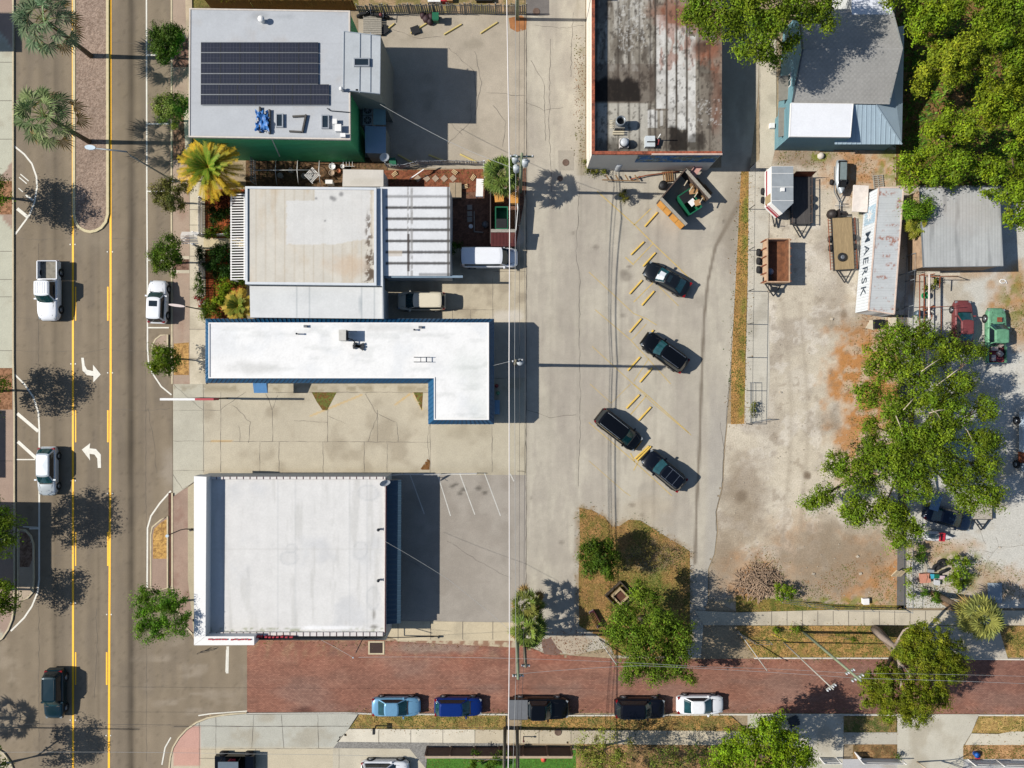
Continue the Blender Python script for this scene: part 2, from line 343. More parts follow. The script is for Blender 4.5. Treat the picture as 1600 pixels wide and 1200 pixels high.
for x, y in ((110, 382), (117.5, 382), (168, 393.5), (176, 393.5), (111, 568.5), (118, 568.5), (168.5, 582.5), (176, 582.5), (168, 771), (176, 771), (111, 942), (118, 942), (167, 960), (174, 960), (110, 1125), (118, 1125), (166, 1149), (173, 1149), (111, 751), (118, 751)):
    p = P(x, y); mb.box(-.06, .06, -.06, .06, .01, .03, at=(p.x, p.y, 0))
mb.build('white_road_markings', WP, kind='structure')
# ---- kerbside strip beside the road (warm pavers), sidewalk, planters
def paver_paint(X, Y):
    C = base_paint('#b19c89', .12, 60, .03, tint='#a0806f')(X, Y); return C
sheet('paver_strip', [(269.5, -120), (297, -120), (296, 240), (296.5, 600), (270.5, 600)], .1, paver_paint)
sheet('paver_strip', [(270.5, 776), (286, 765), (293.5, 762), (293.5, 905), (300, 965), (304, 985), (301, 988), (290, 976), (280, 955), (272, 930), (270.8, 915)], .1, base_paint('#a58d7d', .15, 61, .04, tint='#8f6f62'))
kerb([(269, -120), (268.7, 300), (269.7, 600)], .16); kerb([(267.5, 770), (267.5, 915)], .5, .06, m=mat('gutter_rust', '#5b3a2c', .9, amt=.25)); kerb([(269.8, 770), (269.8, 915), (272, 936), (279, 955), (289, 977), (301, 990)], .16)
kerb([(21.5, -120), (21.5, 560), (23.3, 640), (23.3, 900), (22.5, 950), (19.5, 968), (13.5, 983), (4, 997), (-10, 1006)], .15)
SW = '#d2c7b0'
def slab_paint(base, seed, stain='#a59a84', a=.5):
    def f(X, Y):
        C = base_paint(base, .07, seed, .02)(X, Y); return mix(C, c(stain), sstep(.52, .75, fbm(X, Y, .035, seed + 4)) * a)
    return f
sheet('sidewalk', [(296.5, 240), (318, 240), (320, 300), (321, 500), (322, 600), (296.5, 600)], .104, slab_paint(SW, 62))
sheet('sidewalk', [(293.5, 762), (322, 740), (322, 1003), (304, 1003), (300, 965), (293.5, 905)], .104, slab_paint('#b9ad92', 63))
sheet('sidewalk', [(286, -120), (300, -120), (300, 240), (296.5, 240)], .104, slab_paint('#cbb79a', 64))
for y in (328, 352, 400.5, 452, 514.5, 560): joint([(296.5, y), (321, y)], .05, .113)
def mulch(name, poly, col, dark, seed, z=.108): return sheet(name, poly, z, mulch_paint(col, dark, seed), cell=2, material=MATS['gravelly'])
mulch('planter_ground', [(271, 402), (295, 402), (295, 425), (271, 425)], '#8f7060', '#5a4033', 65)
mulch('planter_gravel_ground', [(271.5, 537), (295, 535), (295, 586), (271.5, 586)], '#c49a5e', '#8d6a42', 66)
mulch('planter_ground', [(270.5, 60), (294, 60), (294, 105), (270.5, 105)], '#8f7060', '#5a4033', 67)
mulch('planter_ground', [(270.5, 165), (294, 165), (294, 250), (270.5, 250)], '#96775f', '#5a4033', 68)
cc_strip = lambda poly, z=.112: sheet('concrete_strip', poly, z, slab_paint(SW, 69))
cc_strip([(271, 400), (296, 400), (296, 405), (271, 405)]); cc_strip([(271, 422), (296, 422), (296, 427), (271, 427)]); cc_strip([(286, 165), (296, 165), (296, 240), (290, 240)])
# kerbed bulb-out islands
isl1 = [(262.5, 523), (252, 524), (244, 530), (239, 539), (237.5, 553), (262.5, 587)]
sheet('island_paving', isl1, .1, paver_paint, cell=2); kerb(isl1, .14, .13, True)
isl2 = [(262.5, 806), (252, 812), (239, 823), (236.5, 835), (236.5, 916), (240, 925), (262.5, 918)]
sheet('island_paving', isl2, .1, base_paint('#a58d7d', .12, 70), cell=2); kerb(isl2, .14, .13, True)
mulch('island_gravel_ground', [(261, 811), (252, 816), (241, 826), (239, 836), (239, 873), (261, 873)], '#cda25e', '#8d6a42', 71)
isl3 = [(29, 826), (40, 828), (49, 837), (53, 850), (53.5, 905), (52, 925), (44, 934), (29, 940)]
sheet('island_paving', isl3, .1, base_paint('#b6a590', .12, 72), cell=2); kerb(isl3, .14, .13, True); mulch('island_mulch_ground', [(31, 830), (40, 832), (47, 840), (51, 852), (51, 872), (46, 886), (31, 886)], '#8f7461', '#5a4033', 73)
# west sidewalk
wsw = [(-200, -120), (20.5, -120), (20.5, 560), (22.3, 640), (22.3, 900), (21, 950), (18, 968), (12, 982), (3, 996), (-10, 1005), (-200, 1006)]
def wsw_paint(X, Y):
    C = slab_paint('#c6c4b0', 74)(X, Y); pv = c('#ab9484')
    for a, b in ((-60, 75), (250, 360), (590, 1010)):
        t = (Y - a > (20 - X) * 1.4) & (Y < b + (X - 20) * 1.2)
        C[t] = (np.array(pv) * (1 + .15 * (fbm(X[t], Y[t], .1, 75) - .5))[:, None])
    return C
sheet('sidewalk', wsw, .1, wsw_paint)
for y in (20, 98, 158, 218, 393, 437, 464, 548, 720): joint([(-20, y), (20, y)], .05, .11)
mulch('planter_ground', [(-10, 283), (19, 283), (19, 335), (-10, 335)], '#a3785a', '#6a4a30', 76)
mulch('planter_ground', [(-10, 575), (19, 575), (19, 640), (-10, 640)], '#a3785a', '#6a4a30', 77)
sw2 = [(-150, 1164), (-10, 1166), (6, 1176), (17, 1191), (23, 1207), (23, 1320), (-150, 1320)]
sheet('sidewalk', sw2, .1, slab_paint('#c9bda6', 78)); kerb(sw2[:6], .15)
# ---- concrete driveway between the shops
DW = '#c6bca6'
def drive_paint(X, Y):
    C = base_paint(DW, .09, 80, .02)(X, Y)
    C = mix(C, c('#9b8f7a'), sstep(.5, .78, fbm(X, Y, .03, 81)) * .55)
    C = mix(C, c('#a99b80'), np.exp(-((Y - 738) / 7) ** 2) * .7 * fbm(X, Y, .05, 82))
    C = mix(C, c('#b6ae98'), sstep(670, 690, X) * .35)
    C = mix(C, c('#c2c0b0'), (sstep(320, 316, X)) * .6)
    C = mix(C, c('#8f8367'), np.exp(-((Y - 607) / 6) ** 2) * .6 * sstep(.4, .6, fbm(X, Y, .08, 83)))
    for a, b in (((485, 650), (565, 617)), ((618, 632), (640, 616)), ((645, 614), (660, 640))):
        C = mix(C, c('#d8b26a'), (1 - sstep(.8, 1.8, segd(X, Y, [a, b]))) * (.35 + .5 * fbm(X, Y, .2, 84)))
    return mix(C, c('#d0a862'), (1 - sstep(.6, 1.8, segd(X, Y, [(330, 689.5), (362, 690)]))) * .8)
sheet('driveway', [(270.5, 600), (322, 600), (822, 590), (822, 742), (610, 742), (322, 741), (286, 765), (270.5, 776)], .02, drive_paint, cell=2.5)
for ln in ([(270, 641), (345, 641)], [(270, 689), (672, 691)], [(318, 600), (318, 738)], [(345, 612), (345, 737)], [(426, 640), (426, 690)], [(512, 613), (512, 690)], [(672, 600), (672, 738)], [(406, 691), (406, 738)], [(436, 691), (436, 738)], [(505, 691), (505, 738)], [(569, 691), (569, 738)], [(605, 691), (605, 738)], [(590, 640), (590, 690)], [(769, 665), (769, 738)], [(270, 735), (320, 735)], [(400, 613), (672, 613)], [(459, 657), (512, 660)]): crack(ln, .05, .028, .5)
for ln in ([(270, 600), (290, 618), (317, 640)], [(345, 640), (385, 612)], [(365, 633), (391, 660), (388, 692)], [(426, 640), (415, 615)], [(426, 640), (434, 618)], [(570, 615), (590, 647), (575, 690)], [(590, 647), (620, 660), (622, 690)], [(672, 660), (668, 690), (671, 720)], [(512, 650), (540, 662)], [(270, 740), (285, 765), (322, 741)], [(375, 690), (373, 665)]): crack(ln, .045, .028, 1.2)
for poly, cs in (([(487, 613), (526, 613), (511, 641), (504, 641), (495, 628)], 90), ([(646, 613), (661, 613), (659, 641), (653, 628)], 91), ([(668, 717), (672, 720), (671, 734), (660, 734), (657, 733)], 92)):
    sheet('weed_patch_ground', poly, .03, mulch_paint('#6f7238' if cs < 92 else '#7c5a34', '#7a4f2e', cs), cell=1.5, material=MATS['turf'])
gi = [(905, 793), (925, 797), (945, 808), (957, 823), (968, 822), (982, 812), (1000, 813), (1018, 824), (1040, 838), (1060, 850), (1078, 861), (1078, 940), (1078, 1000), (1060, 1026), (960, 1024), (950, 1002), (905, 978), (904, 900), (906, 840)]
# ---- big parking lot and alley
def lot_paint(X, Y):
    C = base_paint('#c0b8a7', .10, 100, .012)(X, Y); C = mix(C, c('#9c9388'), sstep(.54, .66, fbm(X * 1.4, Y * .3, .05, 109)) * .3); C *= (1 + .10 * (vn(X, Y, .22, 99) - .5))[:, None]
    C = mix(C, c('#a79e92'), sstep(.48, .72, fbm(X, Y * .4, .02, 101)) * .5)
    C *= (1 + .035 * (vn(X, Y * .05, .35, 102) - .5) * 2)[:, None]                 # streaks along the lot
    for x, a in ((862, .06), (905, .1), (945, .08), (970, .16), (1010, .1), (1026, .12), (1060, .08)):
        C *= (1 - a * np.exp(-((X - x + (Y - 500) * .015) / 2.2) ** 2) * fbm(X, Y, .02, 103) * 2)[:, None]
    path = [(1172, 250), (1165, 300), (1140, 345), (1118, 385), (1106, 440), (1100, 500), (1096, 600), (1093, 700), (1088, 800), (1086, 880)]
    d = segd(X, Y, path); C = mix(C, c('#7b7062'), (1 - sstep(1.0, 3.2 + 5 * sstep(420, 300, Y), d)) * (.75 + .3 * fbm(X, Y, .1, 104)))
    C = mix(C, c('#948a7c'), (1 - sstep(4, 26, d)) * .3 * sstep(470, 300, Y))
    m = blob(X, Y, 1145, 335, 22, 70, .6, 105); C = mix(C, c('#8d8272'), m * .55)
    m = blob(X, Y, 1030, 420, 60, 80, .9, 106); C = mix(C, c('#b3aa9c'), m * .2)
    for x, y, r, a in ((975, 425, 7, .5), (977, 433, 9, .45), (983, 417, 4, .7), (931, 386, 4, .5), (896, 364, 3, .5), (973, 493, 5, .4), (1131, 346, 3, .8), (830, 778, 3, .6), (988, 789, 6, .7), (1003, 805, 4, .6), (877, 848, 4, .5), (1096, 470, 12, .25), (1010, 330, 6, .2), (964, 560, 8, .12), (880, 500, 30, .1), (842, 640, 30, .08)):
        C = mix(C, c('#6d6459'), blob(X, Y, x, y, r, r * .7, .5, int(x)) * a)
    C = mix(C, c('#aba69e'), sstep(1100, 1112, X + (Y - 700) * .02) * sstep(560, 700, Y) * .5)
    e = segd(X, Y, gi + gi[:1]); C = mix(C, c('#9a8362'), (1 - sstep(1, 7 + 6 * fbm(X, Y, .08, 96), e)) * sstep(.4, .6, fbm(X, Y, .12, 97)) * .7)
    C = mix(C, c('#8f8468'), (1 - sstep(2, 16, np.abs(X - 912))) * (Y < 275) * (Y > -50) * sstep(.35, .6, fbm(X, Y * .5, .06, 98)) * .55)
    C = mix(C, c('#8d8372'), np.exp(-((X - 823) / 3) ** 2) * .5 * fbm(X, Y, .05, 95))
    m = blob(X, Y, 1010, 800, 40, 25, .6, 108); C = mix(C, c('#b5a68d'), m * .4)
    return C
lot_poly = [(822, -120), (915, -120), (914, 262), (1085, 262), (1127, 262), (1127, -120), (1190, -120), (1184, 150), (1172, 262), (1168, 290), (1160, 400), (1150, 480), (1143, 560), (1135, 662), (1131, 700), (1128, 760), (1118, 800), (1120, 830), (1116, 865), (1106, 890), (1106, 935), (1100, 965), (1095, 1028), (960, 1028), (950, 1012), (900, 1022), (850, 1020), (806, 1001), (822, 990)]
sheet('parking_lot', lot_poly, .01, lot_paint, cell=3)
crack([(822, -40), (823, 300), (822, 700), (822, 985)], .09, .02, .4)
for ln in ([(1125, 660), (1131, 700), (1127, 770), (1118, 800), (1119, 830)], [(1148, 470), (1142, 560), (1134, 662)], [(905, 290), (903, 340), (900, 400), (906, 440), (905, 520), (907, 640), (904, 760)], [(822, 640), (860, 652), (900, 648)], [(822, 160), (850, 172), (880, 168)], [(830, 95), (850, 130), (852, 220)], [(860, 60), (858, 200), (862, 300)], [(895, 20), (892, 120)], [(822, 738), (808, 736)], [(1020, 850), (1060, 860), (1090, 864)], [(980, 100), (985, 104)], [(835, 40), (880, 44), (912, 40)]): crack(ln, .05, .02)
# faded yellow stall lines
mb = MB()
def fl(pts, wpx=1.2, z=.022): line(pts, wpx, mb, z)
fl([(933, 299), (952, 316), (992, 352), (1020, 380), (1062, 420), (1082, 440)], 1.5); fl([(1017, 326), (990, 352)], 1.3); fl([(1020, 381), (990, 412)], 1.3); fl([(977, 402), (990, 414)], 1.6)
fl([(920, 425), (958, 460), (990, 490), (1010, 498), (1026, 508)], 1.0); fl([(1020, 442), (1000, 462), (990, 472)], 1.4); fl([(1030, 448), (1060, 478)], .9); fl([(930, 484), (985, 531), (1012, 560), (1048, 600)], 1.0)
fl([(1010, 506), (987, 531)], .9); fl([(925, 541), (985, 596), (1020, 630), (1080, 680)], .9); fl([(1014, 560), (990, 596)], 1.0); fl([(922, 600), (955, 630), (985, 600)], .8)
fl([(1010, 618), (985, 648)], 1.4); fl([(990, 600), (1014, 620), (1076, 676)], 1.2); fl([(920, 660), (985, 716), (1012, 740), (1050, 775)], 1.0); fl([(985, 708), (992, 722)], 2.0); fl([(920, 720), (975, 768), (985, 775)], .7); fl([(1000, 716), (990, 735)], 1.4)
mb.build('faded_stall_lines', FY, kind='structure')
# ---- strip of concrete between shops and alley seam
def strip_paint(X, Y):
    C = base_paint('#c2b69e', .1, 110, .03)(X, Y); C = mix(C, c('#8c7f6c'), sstep(.5, .75, fbm(X, Y, .05, 111)) * .5)
    C = mix(C, c('#cfc6b6'), blob(X, Y, 796, 495, 26, 10, .4, 112)); C = mix(C, c('#d5c6b4'), blob(X, Y, 812, 372, 10, 14, .4, 113))
    return mix(C, c('#b3ab9f'), sstep(500, 520, Y) * .6)
sheet('concrete_apron', [(600, 432), (720, 380), (760, 380), (822, 300), (822, 590), (600, 598)], .02, strip_paint)
for ln in ([(770, 435), (770, 500)], [(672, 484), (772, 484)], [(770, 424), (822, 424)], [(707, 484), (707, 498)], [(735, 484), (735, 498)]): crack(ln, .05, .028, .3)
sheet('service_yard', [(560, 20), (822, 22), (822, 265), (600, 262), (560, 250)], .02, lambda X, Y: mix(base_paint('#b5aa98', .13, 115, .02)(X, Y), c('#8f8675'), np.maximum(sstep(.5, .75, fbm(X, Y, .03, 116)) * .5, blob(X, Y, 806, 36, 16, 12, .5, 117) * .0)), cell=3)
sheet('rust_stain_ground', [(795, 28), (815, 24), (823, 30), (822, 46), (808, 50), (797, 44)], .026, base_paint('#a9744a', .3, 118, .1), cell=2)
for ln in ([(700, 75), (740, 110), (745, 150)], [(760, 145), (822, 150)], [(770, 165), (790, 190), (785, 230)], [(700, 225), (735, 190), (736, 160)], [(700, 190), (722, 210)], [(600, 40), (650, 60), (690, 58)], [(742, 80), (752, 130), (742, 180)]): crack(ln, .05, .03)
def lot2_paint(X, Y):
    C = base_paint('#aaa296', .10, 120, .02)(X, Y); C = mix(C, c('#8b8175'), np.maximum(sstep(.5, .72, fbm(X, Y, .03, 121)) * .4, blob(X, Y, 725, 880, 40, 60, .8, 122) * .35))
    for x, y, r in ((706, 760, 5), (712, 757, 4), (724, 765, 5), (748, 763, 5), (719, 771, 4), (757, 770, 4)): C = mix(C, c('#605a52'), blob(X, Y, x, y, r, r * .6, .6, int(x)) * .8)
    return C
sheet('side_parking_lot', [(605, 742), (822, 742), (822, 978), (605, 972)], .014, lot2_paint, cell=3)
mb = MB()
for a, b in (((641, 742), (663, 803)), ((684, 742), (704, 806)), ((718, 739), (742, 804)), ((757, 739), (782, 806)), ((797, 740), (803, 752))): line([a, b], 1.6, mb, .024)
mb.build('white_stall_lines', FW, kind='structure')
crack([(604, 846), (640, 875), (660, 890)], .03, .024); crack([(700, 845), (750, 878), (800, 905)], .04, .024)
sheet('sidewalk', [(601, 976), (618, 970), (822, 973), (822, 992), (806, 1001), (622, 1001), (598, 990)], .04, slab_paint('#cfc0a2', 125))
for x in (622, 673, 723, 770): joint([(x, 971), (x, 999)], .05, .05)
sheet('gutter_concrete', [(600, 997), (630, 1000), (808, 1001), (806, 1012), (600, 1001)], .03, mulch_paint('#c2b296', '#8a5c46', 126, .4, .6, .15), cell=2)
# ---- brick side street
def brick_paint(X, Y):
    C = base_paint('#9b6c59', .16, 130, .02)(X, Y); C = mix(C, c('#7f5a4a'), sstep(.5, .66, fbm(X * .5, Y, .05, 139)) * .45); C = mix(C, c('#b0836e'), sstep(.55, .68, fbm(X * .6, Y, .06, 140)) * .4)
    C = mix(C, c('#8c7468'), sstep(.5, .75, fbm(X * .4, Y, .03, 131)) * .5); C = mix(C, c('#a9583f'), sstep(.55, .8, fbm(X, Y, .02, 132)) * .4 * sstep(1060, 1010, Y))
    C = mix(C, c('#a88a6c'), (sstep(.55, .7, fbm(X * 2, Y, .08, 133)) * sstep(1045, 1005, Y) * (X < 830)) * .6)
    C = mix(C, c('#6f4a45'), (X > 1300) * sstep(.4, .7, fbm(X, Y, .01, 134)) * .35)
    C = mix(C, c('#5c3e36'), blob(X, Y, 474, 1110, 12, 5, .6, 135) * .8); C = mix(C, c('#9f8f80'), blob(X, Y, 680, 1013, 60, 8, .5, 136) * .6)
    return mix(C, c('#85695c'), np.exp(-((Y - 1060) / 14) ** 2) * .25)
sheet('brick_street', [(386, 1000.5), (640, 1000.5), (808, 1003), (850, 1021), (900, 1025), (958, 1029), (1100, 1030), (1180, 1029), (1400, 1029), (1900, 1035), (1900, 1117), (1200, 1114), (600, 1114), (540, 1112), (386, 1113)], .006, brick_paint, cell=4, material=MATS['brick_paving'])
sheet('gutter_concrete', [(860, 995), (905, 990), (925, 1000), (915, 1020), (890, 1024), (872, 1014)], .03, base_paint('#b8a994', .15, 137, .05), cell=2)
sheet('gutter_stain_ground', [(845, 1000), (868, 995), (882, 1015), (870, 1024), (850, 1022)], .028, base_paint('#7e655a', .2, 138, .05), cell=2)
# ---- south side of the brick street
KW = mat('kerb_white', '#d8d2c4', .8, amt=.1)
kerb([(386, 1114.5), (540, 1113.5), (600, 1115.5), (790, 1116), (830, 1118), (1140, 1116), (1900, 1118)], .14, .1, m=KW)
sheet('corner_sidewalk', [(266.5, 1320), (266.5, 1200), (268, 1184), (272, 1169), (281, 1154), (293, 1141), (309, 1130), (326, 1123), (346, 1119), (386, 1115.5), (560, 1115), (545, 1138), (520, 1170), (520, 1320)], .1,
      lambda X, Y: mix(mix(slab_paint('#bdbbae', 140)(X, Y), c('#cbbfa5'), sstep(1168, 1169, Y)), c('#cf9c8c'), ((X < 312) & (X > 270) & (Y > 1133) & (Y < 1196)) * .85), cell=3)
kerb(arc1[8:], .15)
for ln in ([(312, 1125), (312, 1200)], [(338, 1120), (338, 1200)], [(397, 1116), (394, 1168)], [(440, 1116), (444, 1168)], [(497, 1116), (498, 1168)], [(270, 1135), (545, 1134)], [(350, 1169), (520, 1169)], [(400, 1169), (400, 1200)], [(530, 1169), (530, 1200)], [(312, 1170), (338, 1170)], [(312, 1184), (338, 1184)]): crack(ln, .05, .11, .3)
DRY = lambda a='#a8854a', b='#6f6a34', s=150: mulch_paint(a, b, s, .42, .62, .12)
def verge(poly, a='#ab8650', b='#757038', seed=150, z=.09): return sheet('verge_grass_ground', poly, z, DRY(a, b, seed), cell=2, material=MATS['turf'])
verge([(562, 1116.5), (790, 1117), (790, 1140), (546, 1138)], '#a88c52', '#6f7038', 151)
verge([(815, 1119), (1140, 1117), (1168, 1142), (815, 1142)], '#b08a52', '#7a7040', 152)
sheet('sidewalk', [(545, 1139), (742, 1140), (742, 1161), (526, 1159)], .1, slab_paint('#ddd5c2', 153, a=.2)); sheet('sidewalk', [(742, 1140), (1300, 1143), (1300, 1166), (742, 1161)], .1, slab_paint('#c8bca4', 154))
for x in range(592, 1290, 50): joint([(x, 1140), (x, 1161)], .04, .112)
sheet('gravel_strip', [(526, 1159), (790, 1161), (790, 1166), (668, 1168), (665, 1210), (640, 1210), (640, 1170), (520, 1169)], .09, base_paint('#8e8b85', .2, 155, .2), cell=2, material=MATS['gravelly'])
sheet('driveway', [(520, 1169), (640, 1170), (665, 1200), (665, 1320), (520, 1320)], .1, slab_paint('#c9c0ab', 156))
sheet('artificial_turf_ground', [(665, 1172), (900, 1172), (900, 1320), (665, 1320)], .06, base_paint('#4d7a2c', .16, 157, .05), cell=3, material=MATS['turf'])
sheet('garden_soil_ground', [(900, 1160), (1240, 1160), (1240, 1320), (900, 1320)], .06, mulch_paint('#a8845c', '#6a5c38', 158, .4, .6, .1), cell=3, material=MATS['gravelly'])
sheet('driveway', [(1168, 1118), (1318, 1117), (1318, 1165), (1310, 1320), (1230, 1320), (1230, 1165), (1168, 1142)], .104, slab_paint('#c6c0b0', 159))
verge([(1318, 1119), (1400, 1119), (1402, 1144), (1315, 1144)], '#8f7a50', '#55602c', 160); sheet('sidewalk', [(1310, 1144.5), (1402, 1144.5), (1402, 1163), (1310, 1163)], .1, slab_paint('#bdb7a8', 161))
sheet('driveway', [(1402, 1116), (1530, 1116), (1518, 1145), (1505, 1166), (1505, 1320), (1402, 1320)], .104, slab_paint('#c9c3b2', 162))
verge([(1530, 1119), (1900, 1119), (1900, 1142), (1560, 1146), (1518, 1145)], '#b8995e', '#8c8040', 163); sheet('sidewalk', [(1518, 1146), (1560, 1147), (1580, 1143), (1900, 1143), (1900, 1164), (1508, 1164)], .1, slab_paint('#d0c8b4', 164))
verge([(1505, 1164), (1900, 1164), (1900, 1186), (1505, 1186)], '#c2976a', '#8a6a40', 165); verge([(1333, 1163), (1402, 1163), (1402, 1186), (1333, 1186)], '#9a7a52', '#5f5030', 166); sheet('paved_yard', [(1310, 1186), (1402, 1186), (1402, 1320), (1310, 1320)], .1, slab_paint('#b9b8b8', 167)); sheet('paved_yard', [(1505, 1186), (1900, 1186), (1900, 1320), (1505, 1320)], .1, slab_paint('#b9b8b8', 168))
# ---- grass island at the foot of the lot
def gi_paint(X, Y):
    C = mulch_paint('#a17c4c', '#7f7038', 170, .4, .65, .1)(X, Y); C = mix(C, c('#6f7836'), np.maximum(blob(X, Y, 1010, 925, 45, 40, .6, 171), blob(X, Y, 1000, 820, 18, 20, .7, 172) * .5) * .75)
    return mix(C, c('#8d7f6a'), blob(X, Y, 1020, 870, 40, 22, .6, 173) * .7)
sheet('island_grass_ground', gi, .03, gi_paint, cell=2, material=MATS['turf'])
# ---- grass strip between the lot and the yard
def gs_paint(X, Y):
    C = mulch_paint('#b68a52', '#a07c45', 175, .4, .6, .1)(X, Y); t = np.exp(-((X - (1166 - (Y - 268) * .02)) / 5.5) ** 2); return mix(C, c('#85803a'), t * (.3 + .9 * sstep(.4, .6, fbm(X, Y, .05, 176))) * .9)
sheet('grass_strip_ground', [(1158, 268), (1171, 268), (1169, 400), (1166, 500), (1163, 662), (1142, 663), (1143, 560), (1150, 430)], .02, gs_paint, cell=2, material=MATS['turf'])
# ---- east yard
def yard_paint(X, Y):
    C = base_paint('#cdc2ae', .12, 180, .015)(X, Y)
    C = mix(C, c('#9f9384'), sstep(.48, .7, fbm(X, Y, .02, 181)) * .6); C = mix(C, c('#d3cabb'), sstep(.5, .7, fbm(X, Y, .018, 182)) * .5)
    OR = c('#bb8248')
    O = np.maximum.reduce([blob(X, Y, 1362, 595, 62, 110, .35, 183), blob(X, Y, 1330, 700, 26, 60, .5, 184) * .9, blob(X, Y, 1360, 900, 70, 55, .5, 185) * .9, blob(X, Y, 1175, 905, 45, 40, .5, 186) * .85, blob(X, Y, 1345, 265, 60, 45, .5, 187) * .8, blob(X, Y, 1255, 242, 50, 18, .5, 188) * .4, blob(X, Y, 1240, 880, 40, 60, .8, 189) * .4])
    C = mix(C, c('#a48e72'), sstep(770, 880, Y) * (.25 + .5 * fbm(X, Y, .03, 208))); C = mix(C, OR, O * np.clip(.45 + .9 * sstep(.35, .65, fbm(X, Y, .09, 190)), 0, .95)); C = mix(C, c('#e2dacd'), sstep(.56, .66, fbm(X, Y, .045, 206)) * .45 * (1 - O)); C = mix(C, c('#8a7a66'), sstep(.62, .7, fbm(X, Y, .09, 207)) * .4); C = mix(C, c('#a29684'), np.exp(-((X - 1228 - 8 * np.sin(Y * .012)) / 4) ** 2) * .4 * (Y > 470) + np.exp(-((X - 1254 - 8 * np.sin(Y * .012)) / 4) ** 2) * .4 * (Y > 470))
    C = mix(C, c('#958570'), np.maximum.reduce([blob(X, Y, 1300, 875, 85, 55, .6, 191) * .8, blob(X, Y, 1162, 770, 36, 65, .6, 192) * .75, blob(X, Y, 1255, 245, 48, 18, .5, 193) * .75, blob(X, Y, 1330, 500, 40, 26, .7, 194) * .45, blob(X, Y, 1130, 880, 22, 60, .6, 195) * .6]))
    C = mix(C, c('#7a6a58'), np.maximum.reduce([blob(X, Y, 1160, 775, 9, 9, .6, 196) * .7, blob(X, Y, 1262, 742, 6, 8, .4, 197) * .9, blob(X, Y, 1305, 650, 7, 24, .6, 198) * .35, blob(X, Y, 1318, 490, 5, 9, .6, 199) * .6]))
    G = np.maximum.reduce([blob(X, Y, 1283, 243, 18, 9, .5, 200), blob(X, Y, 1390, 250, 18, 40, .6, 201) * .8, blob(X, Y, 1342, 320, 8, 30, .6, 202) * .5, blob(X, Y, 1397, 505, 10, 14, .6, 203) * .6, blob(X, Y, 1270, 940, 120, 8, .6, 204) * .8])
    return mix(C, c('#7f8432'), G * sstep(.35, .6, fbm(X, Y, .15, 205)))
yard_poly = [(1172, 262), (1213, 225), (1500, 225), (1500, 430), (1420, 430), (1418, 560), (1416, 950), (1150, 955), (1108, 935), (1108, 890), (1118, 865), (1122, 830), (1120, 800), (1130, 760), (1133, 700), (1137, 662), (1163, 662), (1169, 400)]
sheet('yard_ground', yard_poly, .014, yard_paint, cell=2.5, material=MATS['sandy'])
sheet('dark_strip', [(1404, 492), (1418, 492), (1416, 952), (1401, 952), (1404, 700)], .02, base_paint('#6f6b68', .15, 215, .05), cell=3)  # dark grey strip running along the boundary fence
sheet('concrete_slab_strip', [(1170, 268), (1200, 268), (1200, 300), (1201, 480), (1203, 590), (1199, 655), (1165, 662), (1168, 500)], .022, slab_paint('#c9c3b4', 210, '#a29a8a'), cell=3)
for ln in ([(1187, 240), (1187, 62)],): crack(ln, .06, .03, .3)
sheet('concrete_slab_strip', [(1185, 60), (1213, 62), (1213, 225), (1205, 260), (1187, 261)], .03, slab_paint('#cfc6b2', 211, '#a29a8a'), cell=3)
# far east yard
def ey_paint(X, Y):
    C = base_paint('#c9c6bc', .08, 220, .02)(X, Y); C = mix(C, c('#b3a690'), sstep(.5, .72, fbm(X, Y, .025, 221)) * .6)
    O = np.maximum.reduce([blob(X, Y, 1590, 480, 40, 60, .5, 222), blob(X, Y, 1470, 860, 50, 20, .5, 223) * .8, blob(X, Y, 1560, 910, 90, 25, .6, 224) * .6, blob(X, Y, 1500, 425, 60, 12, .6, 225) * .6, blob(X, Y, 1550, 445, 9, 8, .5, 226), blob(X, Y, 1550, 478, 8, 8, .5, 227), blob(X, Y, 1420, 380, 22, 60, .5, 228)])
    C = mix(C, c('#b28652'), O * (.4 + .7 * fbm(X, Y, .08, 229)))
    return mix(C, c('#76802f'), np.maximum.reduce([blob(X, Y, 1495, 900, 40, 30, .6, 230), blob(X, Y, 1585, 470, 18, 40, .6, 231) * .6, blob(X, Y, 1500, 870, 30, 8, .6, 232)]) * sstep(.4, .6, fbm(X, Y, .12, 233)))
sheet('east_yard_ground', [(1416, 280), (1900, 280), (1900, 950), (1416, 950)], .01, ey_paint, cell=2.5, material=MATS['sandy'])
for ln in ([(1556, 840), (1560, 855), (1550, 865), (1535, 860)], [(1560, 855), (1600, 852)], [(1552, 860), (1540, 880), (1536, 900)], [(1520, 800), (1540, 850)], [(1530, 860), (1500, 862)]): crack(ln, .04, .02)
# verge and sidewalk north of the street, east part
sheet('sidewalk', [(1085, 954), (1150, 957), (1300, 953), (1900, 955), (1900, 977), (1100, 977)], .1, slab_paint('#cabfa9', 240, '#9d9585'))
for x in list(range(1205, 1460, 24)) + [1500, 1560]: joint([(x, 954), (x, 976)], .05, .112)
verge([(1150, 978), (1900, 978), (1900, 1027), (1180, 1027), (1160, 1000)], '#b58e56', '#7f7838', 241); kerb([(1178, 1028), (1400, 1028), (1900, 1033)], .14, .1, m=KW)
verge([(1150, 930), (1300, 944), (1416, 946), (1416, 954), (1150, 956)], '#8f7d40', '#5f6a28', 242, .02)
sheet('driveway', [(1440, 978), (1560, 978), (1575, 1030), (1430, 1030)], .104, slab_paint('#bdb4a4', 243))
